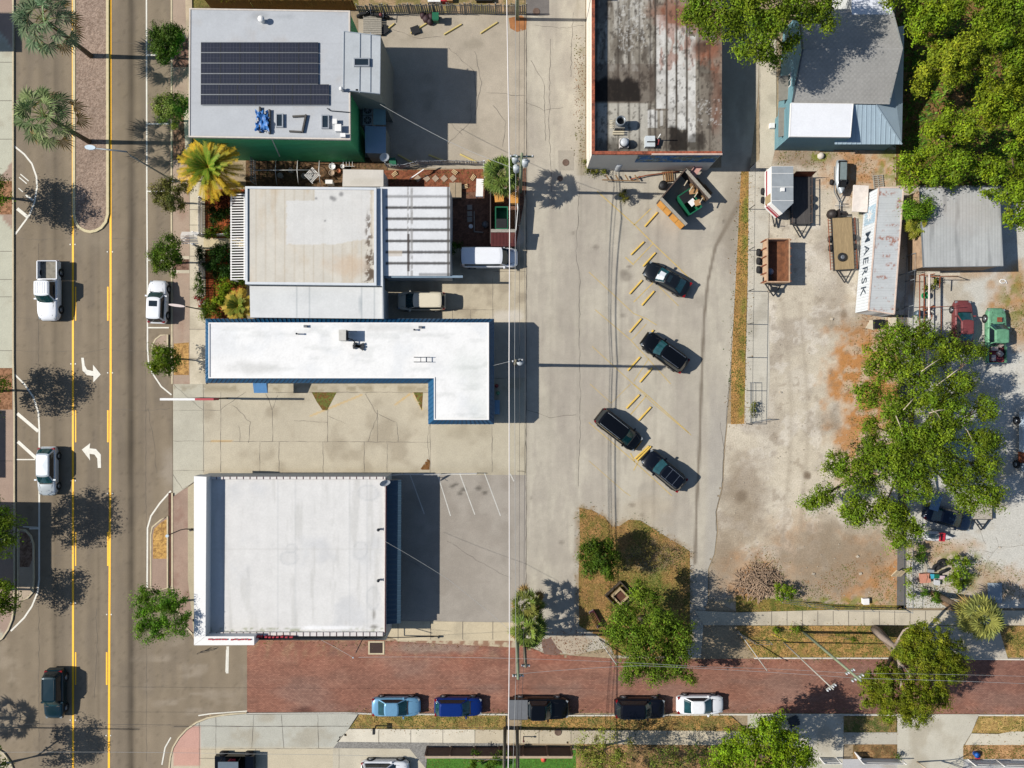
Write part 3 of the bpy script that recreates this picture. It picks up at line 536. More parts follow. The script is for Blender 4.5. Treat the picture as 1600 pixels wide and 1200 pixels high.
# ground north of the shops and under the forest
sheet('back_garden_ground', [(296, -120), (560, -120), (560, 12), (296, 16)], .0, mulch_paint('#7f7440', '#5a4a30', 250, .4, .6, .1), cell=4, material=MATS['turf'])
sheet('back_garden_ground', [(560, -120), (822, -120), (822, 22), (560, 20)], .0, mulch_paint('#a98f6e', '#74703a', 251, .45, .62, .1), cell=4, material=MATS['gravelly'])
sheet('wood_floor_ground', [(1400, -120), (1900, -120), (1900, 290), (1400, 290)], .016, mulch_paint('#8a6a42', '#4f5a24', 252, .35, .6, .06), cell=5, material=MATS['turf'])
# garden between the shops
mulch('garden_mulch_ground', [(318, 296), (384, 296), (384, 500), (322, 500)], '#b05c33', '#7a3a22', 255, .03)
sheet('pergola_shade_ground', [(359, 300), (384, 300), (384, 442), (359, 442)], .04, base_paint('#4a3f38', .2, 254), cell=3)  # dark sheet whose colour stands in for the shade between the slats
sheet('garden_path', [(318, 372), (384, 372), (384, 388), (318, 390)], .12, slab_paint('#d8c8a4', 256))
mulch('courtyard_mulch_ground', [(384, 246), (605, 246), (605, 292), (384, 292)], '#7a6046', '#4a3a28', 257, .025)
mulch('courtyard_mulch_ground', [(600, 266), (756, 264), (756, 300), (600, 300)], '#90583f', '#6a3f2c', 258, .03)
mulch('courtyard_mulch_ground', [(700, 298), (822, 262), (822, 300), (806, 385), (700, 385)], '#7c5a48', '#5a4034', 259, .026)
sheet('drain_patch_ground', [(872, 235), (897, 235), (896, 266), (873, 266)], .022, base_paint('#aaa294', .1, 260), cell=3)
sheet('asphalt_patch_ground', [(822, -10), (858, -10), (858, 24), (823, 24)], .022, base_paint('#75706c', .2, 261), cell=3)
CRACK.build('pavement_cracks', CR_M, kind='structure')
# ================================================================ BUILDINGS
def W(poly, z): return [tuple(P(x, y, z).xy) for x, y in poly]
def ring(mb, poly, wd, z0, z1, mi=0):      # parapet along closed world polygon, thickness inward
    n = len(poly); ar = sum(poly[i][0] * poly[(i + 1) % n][1] - poly[(i + 1) % n][0] * poly[i][1] for i in range(n))
    if ar < 0: poly = poly[::-1]
    inn = []
    for i in range(n):
        a = Vector(poly[i - 1]); b = Vector(poly[i]); d = Vector(poly[(i + 1) % n])
        n1 = Vector((-(b - a).y, (b - a).x)).normalized(); n2 = Vector((-(d - b).y, (d - b).x)).normalized(); m = (n1 + n2); m = m / max(.3, m.dot(n1)); inn.append(b + m * wd)
    vs = [(p[0], p[1], z0) for p in poly] + [(p[0], p[1], z1) for p in poly] + [(p[0], p[1], z1) for p in inn] + [(p[0], p[1], z0) for p in inn]; fs = []
    for i in range(n):
        j = (i + 1) % n
        for k in range(3): fs.append((k * n + i, k * n + j, (k + 1) * n + j, (k + 1) * n + i))
    mb.add(vs, fs, mi); return inn
def building(name, label, px, py): return thing(name, label, 'building', P(px, py, 0))
def walls(b, poly, z, m, z0=0.0, name='wall'): return MB().prism(W(poly, z), z0, z, top=False).build(name, m, b, world=True)
def wpanel(b, name, a, d, z0, z1, m, off=.03):    # flat thing on a wall between world xy a and d, pushed towards the drone axis
    a = Vector(a); d = Vector(d); n = Vector((-(d - a).y, (d - a).x)).normalized()
    if n.dot(-(a + d) / 2) < 0: n = -n
    mb = MB(); p = [a, d, d + n * off, a + n * off]; mb.prism([tuple(q) for q in p], z0, z1, bot=True); return mb.build(name, m, b, world=True)
WHITE = mat('white_paint', '#f4f2ee', .6, amt=.03); GREYM = mat('grey_metal', '#9aa0a4', .45, .5, amt=.08); DARKM = mat('dark_metal', '#33363a', .5, .3, amt=.1)
BLK = mat('black_plastic', '#151618', .6, amt=.1); GLASS = mat('window_glass', (.01, .03, .035), .08, amt=.1, spec=.6); RUSTY = mat('rusty_steel', '#8a4a2c', .85, amt=.35, scale=4, amt2=.3, scale2=16)
WOODB = mat('brown_wood', '#8a6a45', .85, amt=.2, scale=5, amt2=.2, scale2=20); WOODG = mat('grey_wood', '#a29c90', .9, amt=.2, scale=5, amt2=.2, scale2=20)
ALU = mat('aluminium', '#c8ccce', .35, .6, amt=.06)
def corr_mat(key, col, rough, amt, freq, axis, depth=.03, metal=0.0, dark=.0):
    m = mat(key, col, rough, metal, amt=amt, scale=1.2, amt2=amt, scale2=9, coord='World'); nt = m.node_tree; N = nt.nodes; L = nt.links; b = N['Principled BSDF']
    g = N.new('ShaderNodeNewGeometry'); sp = N.new('ShaderNodeSeparateXYZ'); L.new(g.outputs['Position'], sp.inputs[0])
    mu = N.new('ShaderNodeMath'); mu.operation = 'MULTIPLY'; mu.inputs[1].default_value = freq * 2 * math.pi; L.new(sp.outputs[axis], mu.inputs[0])
    si = N.new('ShaderNodeMath'); si.operation = 'SINE'; L.new(mu.outputs[0], si.inputs[0])
    bp = N.new('ShaderNodeBump'); bp.inputs['Distance'].default_value = depth; bp.inputs['Strength'].default_value = 1; L.new(si.outputs[0], bp.inputs['Height']); L.new(bp.outputs[0], b.inputs['Normal'])
    return m
# ---- 1: green-walled building with solar roof
z1 = 6.8
GREEN = corr_mat('green_siding', c('#45b070', .75), .6, .06, 2.8, 2, .05)
b1 = building('office_building', 'large grey-roofed building with green siding walls and rows of solar panels', 430, 140)
walls(b1, [(299, 15), (546, 19), (546, 217), (298, 213)], z1 - .1, GREEN)
RG = base_paint('#bcbfc2', .05, 300, .02)
def r1_paint(X, Y):
    C = RG(X, Y); C = mix(C, c('#a3a7aa'), np.maximum(blob(X, Y, 406, 25, 12, 6, .6, 301), blob(X, Y, 440, 26, 14, 4, .6, 302) * .7) * .7)
    C = mix(C, c('#b3aaa0'), sstep(.55, .8, fbm(X, Y, .03, 303)) * .35); ln = (np.abs(((Y - 15) % 13.2)) < .7); C[ln] *= .94
    return C
sheet('roof', [(296, 13), (547, 17), (547, 218), (295, 214)], z1, r1_paint, cell=2.5, material=MATS['roof_coat'], parent=b1)
mb = MB(); ring(mb, W([(296, 13), (547, 17), (547.5, 218.5), (295, 214.5)], z1), .12, z1 - .25, z1 + .05); mb.build('roof_trim', mat('cream_trim', '#d8cdc0', .6), b1, world=True)
# taller-looking annex with three roof bays and a skylight
zA = 6.9
ann = [(537, 48.5), (595, 56), (594, 147), (536, 141)]
MB().prism(W(ann, zA), 0, zA - .12, top=False).build('annex_wall', mat('annex_wall', '#7f837c', .8), b1, world=True)
sheet('annex_roof', ann, zA, lambda X, Y: base_paint('#b9bec1', .07, 304, .03)(X, Y), material=MATS['roof_coat'], parent=b1)
mb = MB()
for x0, x1 in ((562.5, 561.5), (579, 578.5)): mb.beam(P(x0, 51, zA + .03), P(x1, 145, zA + .03), .06, .06)
ring(mb, W(ann, zA), .06, zA - .15, zA + .05); mb.build('roof_seam', mat('seam_metal', '#a7b0b8', .5, .2), b1, world=True)
def skylight(x0, y0, x1, y1, z, label, dark='#26323a'):
    a = P(x0, y1, z); d = P(x1, y0, z); t = thing('skylight', label, 'skylight', ((a.x + d.x) / 2, (a.y + d.y) / 2, z), group='skylights on the solar roof'); hx, hy = (d.x - a.x) / 2, (d.y - a.y) / 2
    mb = MB()
    for q in ((-hx, hx, -hy, -hy + .1), (-hx, hx, hy - .1, hy), (-hx, -hx + .1, -hy + .1, hy - .1), (hx - .1, hx, -hy + .1, hy - .1)): mb.box(*q, 0, .22)
    mb.build('frame', ALU, t); MB().box(-hx + .1, hx - .1, -hy + .1, hy - .1, .02, .17).build('pane', mat('skylight_pane', dark, .12, amt=.2, scale=1.5, spec=.6), t)
skylight(432, 178.5, 443.5, 200, z1, 'framed skylight between the blue tarp and the loose timber'); skylight(503, 180.5, 515, 202, z1, 'framed skylight close to the white vent boxes'); skylight(553.5, 92, 578, 105, zA, 'wide skylight in the middle bay of the annex roof', '#17333a')
# solar panels
CELL = mat('solar_cell', '#24262e', .2, amt=.12, scale=2, spec=.5, coat=.4)
nt_ = CELL.node_tree; g_ = nt_.nodes.new('ShaderNodeTexCoord'); br_ = nt_.nodes.new('ShaderNodeTexBrick'); br_.offset = 0; br_.inputs['Scale'].default_value = 1; br_.inputs['Brick Width'].default_value = .29; br_.inputs['Row Height'].default_value = .92; br_.inputs['Mortar Size'].default_value = .012
br_.inputs['Color1'].default_value = (.018, .019, .026, 1); br_.inputs['Color2'].default_value = (.022, .022, .03, 1); br_.inputs['Mortar'].default_value = (.05, .05, .06, 1)
nt_.links.new(g_.outputs['Object'], br_.inputs['Vector']); nt_.links.new(br_.outputs['Color'], nt_.nodes['Principled BSDF'].inputs['Base Color'])
ORD = ['first', 'second', 'third', 'fourth', 'fifth', 'sixth', 'seventh', 'eighth', 'ninth', 'tenth', 'eleventh', 'twelfth', 'thirteenth', 'fourteenth', 'fifteenth', 'sixteenth']
kz = z1 + .14; kk = S * (1 - kz / HC)
fme = cme = None
def solar(px, py, wpx, r, i):
    global fme, cme
    wd = wpx * kk; h = 15.3 * kk; p = P(px + wpx / 2, py + 7.9, kz)
    t = thing('solar_panel', 'dark solar panel, %s from the road in the %s row from the wooden fence' % (ORD[i], ORD[r]), 'solar panel', (p.x, p.y, z1 + .01), group='solar panels on the grey roof')
    mb = MB()
    for q in ((-wd / 2, wd / 2, -h / 2, -h / 2 + .04), (-wd / 2, wd / 2, h / 2 - .04, h / 2), (-wd / 2, -wd / 2 + .035, -h / 2 + .04, h / 2 - .04), (wd / 2 - .035, wd / 2, -h / 2 + .04, h / 2 - .04)): mb.box(*q, 0, .14)
    mb.build('frame', mat('panel_frame', '#3a3d44', .5, .2), t); MB().box(-wd / 2 + .035, wd / 2 - .035, -h / 2 + .04, h / 2 - .04, .06, .125).build('cells', CELL, t)
for r in range(6):
    n = 6 if r < 4 else 7; tot = 183.5 if r < 4 else 200.5; wpx = tot / n
    for i in range(n): solar(314 + i * wpx - r * .05, 66 + r * 16.4, wpx - .5, r, i)
mb = MB()
for r in range(7): mb.beam(P(314, 65.9 + r * 16.4, z1 + .1), P(497 if r < 5 else 514, 66.2 + r * 16.4, z1 + .1), .05, .04)
mb.build('panel_rail', ALU, b1, world=True)
def ibox(name, label, cat, x0, y0, x1, y1, z0, h, m, group=None):     # simple rooftop box with lid and skirt
    a = P(x0, y1, z0); d = P(x1, y0, z0); t = thing(name, label, cat, ((a.x + d.x) / 2, (a.y + d.y) / 2, z0), group=group); hx, hy = (d.x - a.x) / 2, (d.y - a.y) / 2
    MB().box(-hx * .9, hx * .9, -hy * .9, hy * .9, 0, h * .85).build('housing', m, t); mb = MB(); mb.box(-hx, hx, -hy, hy, h * .85, h); mb.build('cover', m, t); return t
ibox('roof_vent', 'white vent box, the larger one beside the second skylight', 'roof vent', 525, 197, 535, 208, z1, .5, WHITE); ibox('roof_vent', 'small tilted white vent by the skylight', 'roof vent', 521, 188, 528, 196, z1, .4, WHITE); ibox('roof_vent', 'small white vent near the roof corner above the siding', 'roof vent', 533, 210, 541, 216, z1, .35, WHITE)
def vent_pipe(px, py, z, label, r=.12, h=.5, m=None):
    p = P(px, py, z); mb = MB(); mb.lathe(0, 0, [(r, 0), (r, h), (r * 1.5, h), (r * 1.4, h + .08), (0, h + .12)], 12); return one('vent_pipe', label, 'vent pipe', (p.x, p.y, z), mb, m or WHITE)
vent_pipe(411, 34, z1, 'white vent pipe alone at the quiet end of the grey roof', .2); vent_pipe(535, 142, z1, 'white vent pipe at the annex corner')
# timber and tarp on the roof
TW = mat('old_timber', '#5b5752', .9, amt=.2)
for lab, a, b_ in (('dark board lying beside the tarp, nearer the skylight', (422, 172), (422, 210)), ('dark board lying under the far edge of the tarp', (407, 168), (407, 208)), ('dark board lying slanted between the skylights', (479, 180), (473, 208)), ('grey plank lying by the slanted board, nearer the panels', (458, 183), (477, 182)), ('grey plank lying by the slanted board, nearer the gutter', (453, 206), (471, 207))):
    p = P(*a, z1); q = P(*b_, z1); mb = MB(); mb.beam(Vector((0, 0, .12)), q - p + Vector((0, 0, .12)), .14, .22); one('plank', lab, 'plank', p, mb, TW, group='timber on the grey roof')
V = []; F = []; n = 14; g = np.linspace(-1, 1, n)
for i in range(n):
    for j in range(n):
        x, y = g[i], g[j]; r_ = .75 + .5 * vn(x * 2 + 5, y * 2, 2, 3); V.append((x * .55 * r_, y * .9 * r_, .12 + .35 * vn(x + 9, y, 3, 5)))
for i in range(n - 1):
    for j in range(n - 1):
        if vn(i * .9, j * .9, .6, 8) > .22: F.append((i * n + j, (i + 1) * n + j, (i + 1) * n + j + 1, i * n + j + 1))
p = P(411.5, 190, z1); mb = MB(); mb.add(V, F); one('tarpaulin', 'crumpled blue tarpaulin lying on the grey roof', 'tarpaulin', p, mb, mat('blue_tarp', '#2d6fb5', .5, amt=.5, scale=6))
mb = MB(); p0 = P(420, 213, z1); mb.tube([p0 + Vector((0, 0, -.1)), P(424, 216, z1 - .3), P(437, 244, 2.6)], .05); mb.build('downpipe', WHITE, b1, world=True)
mb = MB(); mb.tube([P(511, 169, z1 + .1), P(516, 173, z1 + .1), P(546, 175.5, z1 + .1)], .04); mb.build('conduit', DARKM, b1, world=True)
# low rear annex in the shade, with AC units
sheet('lean_to_roof', [(570, 196), (603, 198), (603, 240), (571, 239)], 3.0, base_paint('#8ba1b4', .05, 305), parent=b1, material=MATS['roof_coat']); MB().prism(W([(571, 197), (602, 199), (602, 239), (572, 238)], 2.95), 0, 2.9, top=False).build('lean_to_wall', mat('annex_wall', '#7f837c', .8), b1, world=True)
sheet('lean_to_roof', [(553, 143), (602, 150), (603, 195), (583, 195), (583, 168), (553, 160)], 3.2, base_paint('#7f9a9c', .05, 306), parent=b1, material=MATS['roof_coat'])
for i, y in enumerate((172, 188)):
    p = P(574.5, y, 3.0); t = thing('air_conditioner', 'grey condenser unit beside the green wall, %s the annex' % ('closest to' if i == 0 else 'second from'), 'air conditioner', (p.x, p.y, 2.2), group='condensers behind the green wall'); MB().box(-.45, .45, -.45, .45, 0, .8).build('housing', GREYM, t); MB().cyl(0, 0, .8, .83, .36, 20).build('fan_grille', BLK, t); mb = MB()
    for k in range(4): mb.box(-.33, .33, -.02, .02, .835, .85, rz=k * math.pi / 4, at=(0, 0, 0))
    mb.build('guard', GREYM, t)
MB().box(-.9, .9, -1.9, 1.0, 0, 2.2).build('plant_platform', mat('annex_wall', '#7f837c', .8), b1).location = P(574, 178, 0) - b1.location
mb = MB(); p = P(583, 42)
for i in range(9): mb.box(-.9, .9, -.95 + i * .21, -.95 + i * .21 + .18, .35, .4)
for x in (-.8, .8):
    for y in (-.9, .9): mb.box(x - .05, x + .05, y - .05, y + .05, 0, .34)
one('wooden_deck', 'small weathered wooden deck by the green wall corner', 'deck', p, mb, WOODG)
# ---- 2: beige flat roof shop with white extensions
z2 = 4.6
b2 = building('shop_building', 'flat-roofed shop with beige roof, big white repair patch and white rear extension', 480, 370)
LB = mat('light_render', '#cfd2d0', .8, amt=.06)
main2 = [(383, 291), (588, 293), (588, 446), (383, 444)]
walls(b2, main2, z2 - .05, LB)
def r2_paint(X, Y):
    C = base_paint('#d2ccbf', .07, 310, .03)(X, Y); C = mix(C, c('#c3ab8a'), sstep(.5, .8, fbm(X, Y * .4, .04, 311)) * .5)
    for x in range(400, 590, 15): C = mix(C, c('#a8977d'), np.exp(-((X - x) / 1.0) ** 2) * .35)
    P1 = (X > 447 + 1.5 * vn(Y, Y, .3, 2)) & (X < 577 + 3 * vn(Y, X, .2, 3)) & (Y < 380 - 8 * sstep(520, 580, X) + 3 * vn(X, X, .2, 5)) & (Y > np.where(X > 492, 293, 314 - 2 * vn(X, X, .3, 1)))
    C = mix(C, c('#dadbdd') * (1 + .06 * (fbm(X, Y, .06, 312) - .5))[:, None] if False else c('#dbdbd9'), P1 * .75); C *= (1 + .05 * (fbm(X, Y, .1, 313) - .5))[:, None]
    m = (1 - sstep(2, 7, np.abs(X - 576.5 + 1.5 * np.sin(Y * .3)))) * sstep(320, 350, Y) * sstep(.46, .56, fbm(X, Y, .22, 314)); m2 = (X > 565) * (X < 584) * (Y > 394) * (Y < 441) * sstep(.4, .5, fbm(X, Y, .18, 315)) * sstep(560, 580, X + (Y - 430) * .3)
    C = mix(C, c('#4f3a26'), np.clip(m * .9 + m2, 0, 1) * .9); C = mix(C, c('#c9a57e'), blob(X, Y, 540, 415, 30, 14, .6, 316) * .35)
    for x, y, r in ((508, 345, 2), (522, 311, 4), (518, 309, 3), (533, 303, 3), (494, 310, 1.5)): C = mix(C, c('#6f6f70'), blob(X, Y, x, y, r, r, .6, int(x)) * .7)
    return C
sheet('roof', [(384, 292), (587, 294), (587, 445), (384, 443)], z2 - .13, r2_paint, cell=1.6, material=MATS['roof_coat'], parent=b2)
mb = MB(); ring(mb, W(main2, z2), .22, z2 - .3, z2); mb.build('parapet', mat('parapet_white', '#d6dadd', .7, amt=.06), b2, world=True)
sheet('extension_roof', [(390, 447), (597, 449), (597, 498), (391, 496)], 3.9, lambda X, Y: mix(mix(base_paint('#dadbd9', .05, 317)(X, Y), c('#8f989c'), (np.abs((X - 402) % 20.3) < .8) * .45), c('#99a2a6'), blob(X, Y, 480, 462, 40, 10, .9, 318) * .12 + blob(X, Y, 563, 475, 3, 14, .6, 319) * .5), cell=2, material=MATS['roof_coat'], parent=b2)
walls(b2, [(391, 447), (596, 449), (596, 497), (392, 496)], 3.85, LB, name='extension_wall')
def r2e_paint(X, Y):
    C = base_paint('#e0e1e2', .03, 320)(X, Y)
    for i in range(8):
        y = 307 + i * 17.4; C = mix(C, c('#2c2826'), (1 - sstep(1.0, 2.6 + 1.2 * vn(X, X, .5, i), np.abs(Y - y))) * (.9 - .35 * (i in (0, 7))) * (X > 594 + (8 if i < 7 else 60)))
    C = mix(C, c('#8f8c88'), ((np.abs(X - 637) < 1.3) | (np.abs(X - 643.5) < 1.6)) * .7 * sstep(.3, .55, fbm(X, Y, .2, 321))); C = mix(C, c('#3a302b'), ((np.abs(X - 638) < 1.8) & (Y > 365) & (Y < 424)) * .85)
    C = mix(C, c('#c9bba8'), ((X > 606) & (X < 629) & (Y > 391) & (Y < 400)) * .6)
    return mix(C, c('#57524d'), (np.abs(X - 700.5) < 1.8) * .8)
sheet('white_extension_roof', [(594, 292), (703, 292), (703, 431), (594, 431)], 3.9, r2e_paint, cell=1.3, material=MATS['roof_coat'], parent=b2)
walls(b2, [(588.5, 293), (702, 293), (702, 430), (597, 430)], 3.85, LB, name='rear_wall')
mb = MB(); mb.prism(W([(597, 430.5), (723, 430.5), (723, 434), (597, 434)], 3.7), 3.5, 3.72, bot=True); mb.build('fascia', mat('blue_grey_fascia', '#7f94a5', .6), b2, world=True)
mb = MB(); mb.prism(W([(588.5, 293), (596.5, 293), (599, 498), (597.5, 498), (597.5, 447), (588.5, 446)], 4.3), 3.5, 4.3); mb.build('gutter_ledge', mat('parapet_white', '#d6dadd', .7), b2, world=True)
sheet('shed_roof', [(536, 264.5), (599, 265.5), (599, 291.5), (535, 291.5)], 3.0, lambda X, Y: mix(base_paint('#d6d0c6', .05, 322)(X, Y), c('#bdb6a8'), blob(X, Y, 572, 283, 20, 6, .5, 323) * .4), cell=2, material=MATS['roof_coat'], parent=b2); walls(b2, [(536, 265), (598, 266), (598, 291), (536, 291)], 2.95, LB, name='shed_wall')
# slatted pergola
t = thing('pergola', 'white slatted pergola along the front of the beige-roofed shop', 'pergola', P(372, 372, 0)); nS = 33
for i in range(nS):
    y = 303.5 + i * 4.12; MB().beam(P(360, y + .6, 3.0), P(383.5, y + .2, 3.0), .10, .05).build('slat', WHITE, t, world=True)
mb = MB(); mb.beam(P(361.5, 303, 2.9), P(361.5, 438, 2.9), .1, .15); mb.beam(P(382, 303, 2.9), P(382, 438, 2.9), .1, .15); mb.build('beam', WHITE, t, world=True)
for y in (305, 370, 436): MB().box(-.07, .07, -.07, .07, 0, 2.85, at=P(361.5, y, 2.9).xy[:] + (0,)).build('post', WHITE, t, world=True)
mb = MB(); p = P(305, 375, 0)    # arched white gate
t = thing('garden_gate', 'white arched gate and arbour at the garden path by the sidewalk', 'gate', P(316, 378))
for y in (370, 388): MB().box(-.08, .08, -.08, .08, 0, 2.2, at=(*P(316, y).xy, 0)).build('post', WHITE, t, world=True)
mb = MB()
for i in range(9): mb.box(-.8, .8, -.03, .03, 2.2 + .25 * math.sin(i / 8 * math.pi), 2.26 + .25 * math.sin(i / 8 * math.pi), at=(*(P(313, 370.5 + i * 2.1).xy), 0))
mb.build('arch', WHITE, t, world=True)
def picket(label, pts, h, m, sp=.16, wd=.1, th=.025, lean=0, name='picket_fence', cat='fence', group=None, rail=True, gap=0, posts=True, kind=None):
    p0 = P(*pts[0]); t = thing(name, label, cat, p0, group=group); mb = MB(); rl = MB(); ps = MB(); pp = []
    for a, b in zip(pts[:-1], pts[1:]):
        A = P(*a); B = P(*b); d = B - A; L = d.length; d.normalize(); n = int(L / sp); nr = Vector((-d.y, d.x, 0))
        for i in range(n):
            if random.random() < gap: continue
            q = A + d * (i + .5) * sp; hh = h * random.uniform(.95, 1.03); ln = lean * random.uniform(-1, 1)
            vs = [q - d * wd / 2 - nr * th / 2, q + d * wd / 2 - nr * th / 2, q + d * wd / 2 + nr * th / 2, q - d * wd / 2 + nr * th / 2]
            o = nr * ln + d * ln * .4
            mb.add([(v.x, v.y, .05) for v in vs] + [(v.x + o.x, v.y + o.y, hh) for v in vs], [(4, 5, 6, 7), (0, 1, 5, 4), (1, 2, 6, 5), (2, 3, 7, 6), (3, 0, 4, 7)])
        if rail:
            for z in (.35, h * .8): rl.beam(A + nr * .05 + Vector((0, 0, z)), B + nr * .05 + Vector((0, 0, z)), .04, .08)
        k = max(1, int(L / 2.4))
        for i in range(k + 1): pp.append(A + d * L * i / k - nr * -.08)
    mb.build('pickets', m, t, world=True)
    if rail: rl.build('rail', m, t, world=True)
    if posts:
        for q in pp: MB().box(-.05, .05, -.05, .05, 0, h + .05, at=(q.x, q.y, 0)).build('post', m, t, world=True)
    return t
picket('white picket fence between the sidewalk and the red mulch garden', [(317, 312), (317, 368)], 1.1, WHITE); picket('white picket fence half buried in shrubs, by the hedge', [(317, 392), (319, 478)], 1.1, WHITE); picket('short white picket fence along the garden path', [(322, 370), (360, 368.5)], 1.0, WHITE)
# ---- 3: L-shaped building with blue metal mansard
z3 = 4.0; BLUE = mat('blue_metal_roofing', '#1f5d86', .45, .2, amt=.08, scale=1.5)
b3 = building('motel_building', 'long L-shaped building with bright white roof and blue metal eaves', 560, 545)
inner = [(326, 504), (764, 504), (764, 656), (678, 656), (678, 591), (326, 591)]
outer = [(321, 498), (772, 498), (772, 663), (669, 663), (669, 598.5), (321, 598.5)]
def r3_paint(X, Y):
    C = base_paint('#f3f2ef', .03, 330)(X, Y); C = mix(C, c('#c6ccd2'), sstep(.5, .75, fbm(X, Y, .03, 331)) * .25); C = mix(C, c('#d3d7db'), (np.abs(X % 48 - 24) < .6) * .5); C = mix(C, c('#a9aaa6'), sstep(.62, .66, fbm(X, Y, .25, 335, 2)) * .08); C = mix(C, c('#9c9b94'), blob(X, Y, 400, 575, 40, 8, .8, 336) * .35 + blob(X, Y, 600, 512, 50, 6, .8, 337) * .3); C = mix(C, c('#b9bcb8'), sstep(.6, .7, fbm(X * .4, Y * 1.6, .06, 334)) * .25); C = mix(C, c('#aab6ac'), blob(X, Y, 740, 575, 26, 22, .9, 332) * .25 + blob(X, Y, 752, 640, 20, 30, .9, 333) * .2)
    return mix(C, c('#d5dadf'), ((np.abs(Y - 527) < .5) | (np.abs(X - 550) < .5) * (Y < 515)) * .7)
sheet('roof', inner, z3, r3_paint, cell=3, material=MATS['roof_coat'], parent=b3)
mb = MB(); wi = [P(x, y, z3 + .02) for x, y in inner]; wo = [P(x, y, z3 - .75) for x, y in outer]; n = 6
mb2 = MB()
for i in range(n):
    j = (i + 1) % n; mb.quad(wi[i], wo[i], wo[j], wi[j]); L = (wo[j] - wo[i]).length; k = int(L / .42)
    for s_ in range(1, k): t_ = s_ / k; a = wi[i].lerp(wi[j], t_); d = wo[i].lerp(wo[j], t_); mb2.beam(a + Vector((0, 0, .03)), d + Vector((0, 0, .03)), .04, .06)
mb.build('mansard', BLUE, b3, world=True); mb2.build('mansard_rib', BLUE, b3, world=True)
mb = MB(); ring(mb, [tuple(p.xy) for p in wi], .1, z3 - .1, z3 + .07); mb.build('roof_trim', WHITE, b3, world=True)
mb = MB(); ring(mb, [tuple(p.xy) for p in wo], .05, z3 - .9, z3 - .74); mb.build('eaves_gutter', mat('eaves_gutter', '#a9b4bc', .5), b3, world=True)
ins = [(325, 502), (768, 502), (768, 659), (674, 659), (674, 594), (325, 594)]
MB().prism([tuple((P(x, y, z3 - .8)).xy) for x, y in ins], 0, z3 - .8, top=False).build('wall', LB, b3, world=True)
mb = MB(); a = P(397, 596, 2.6); mb.prism([(a.x, a.y), (P(418, 596, 2.6).x, a.y), (P(418, 596, 2.6).x, P(0, 614, 2.6).y), (a.x, P(0, 614, 2.6).y)], 2.5, lambda x, y: 2.62 + (y - P(0, 614, 2.6).y) * .35, bot=True); mb.build('awning', mat('blue_canvas', '#4f86b8', .7), b3, world=True)
def r_unit(label, px, py, z):
    p = P(px, py, z); t = thing('rooftop_unit', label, 'rooftop unit', (p.x, p.y, z)); MB().box(-.45, .2, -.5, .5, .25, 1.25).build('housing', mat('unit_beige', '#c9c6bd', .6), t); MB().box(.2, .22, -.42, .42, .35, 1.15).build('coil_grille', BLK, t)
    mb = MB()
    for x, y in ((-.4, -.45), (-.4, .45), (.9, -.4), (.9, .4)): mb.box(x - .03, x + .03, y - .03, y + .03, 0, .25)
    mb.box(-.45, .95, -.47, -.4, .2, .26); mb.box(-.45, .95, .4, .47, .2, .26); mb.build('stand', GREYM, t); MB().tube([(.25, -.3, .6), (.6, -.35, .5), (.8, -.6, .3), (1.1, -1.0, .1)], .05).build('pipe', DARKM, t)
r_unit('boxy beige rooftop unit on a stand on the white L-shaped roof', 542, 525, z3)
mb = MB(); p = P(560, 541, z3)
for k in range(3): mb.box(-.5, .6, -.1, .1, .1, .2, rz=k * .5 - .6)
one('roof_bracket', 'tangle of dark brackets beside the beige rooftop unit', 'bracket', p, mb, DARKM)
mb = MB(); p = P(660, 562, z3)
for y in (-.22, .22): mb.beam((-.75, y, .4), (.75, y, .4), .05, .05)
for x in (-.1, .45): mb.beam((x, -.22, .4), (x, .22, .4), .05, .05)
for x in (-.7, .7):
    for y in (-.22, .22): mb.box(x - .03, x + .03, y - .03, y + .03, 0, .38)
one('sign_bracket', 'open metal rack of two rails standing on the white roof', 'rack', p, mb, DARKM)
for x, y, l in ((478, 510, 'small square grey vent near the north eaves, by the palm side'), (657, 511.5, 'small square grey vent near the north eaves, beside a pipe')): ibox('roof_vent', l, 'roof vent', x - 2.5, y - 2, x + 2.5, y + 2, z3, .25, mat('vent_grey', '#77787a', .7))
vent_pipe(466, 522, z3, 'thin dark vent pipe standing on the white roof beyond the palm', .06, .5, DARKM); vent_pipe(648, 515.5, z3, 'thin dark pipe lying near the square vent', .06, .3, DARKM)
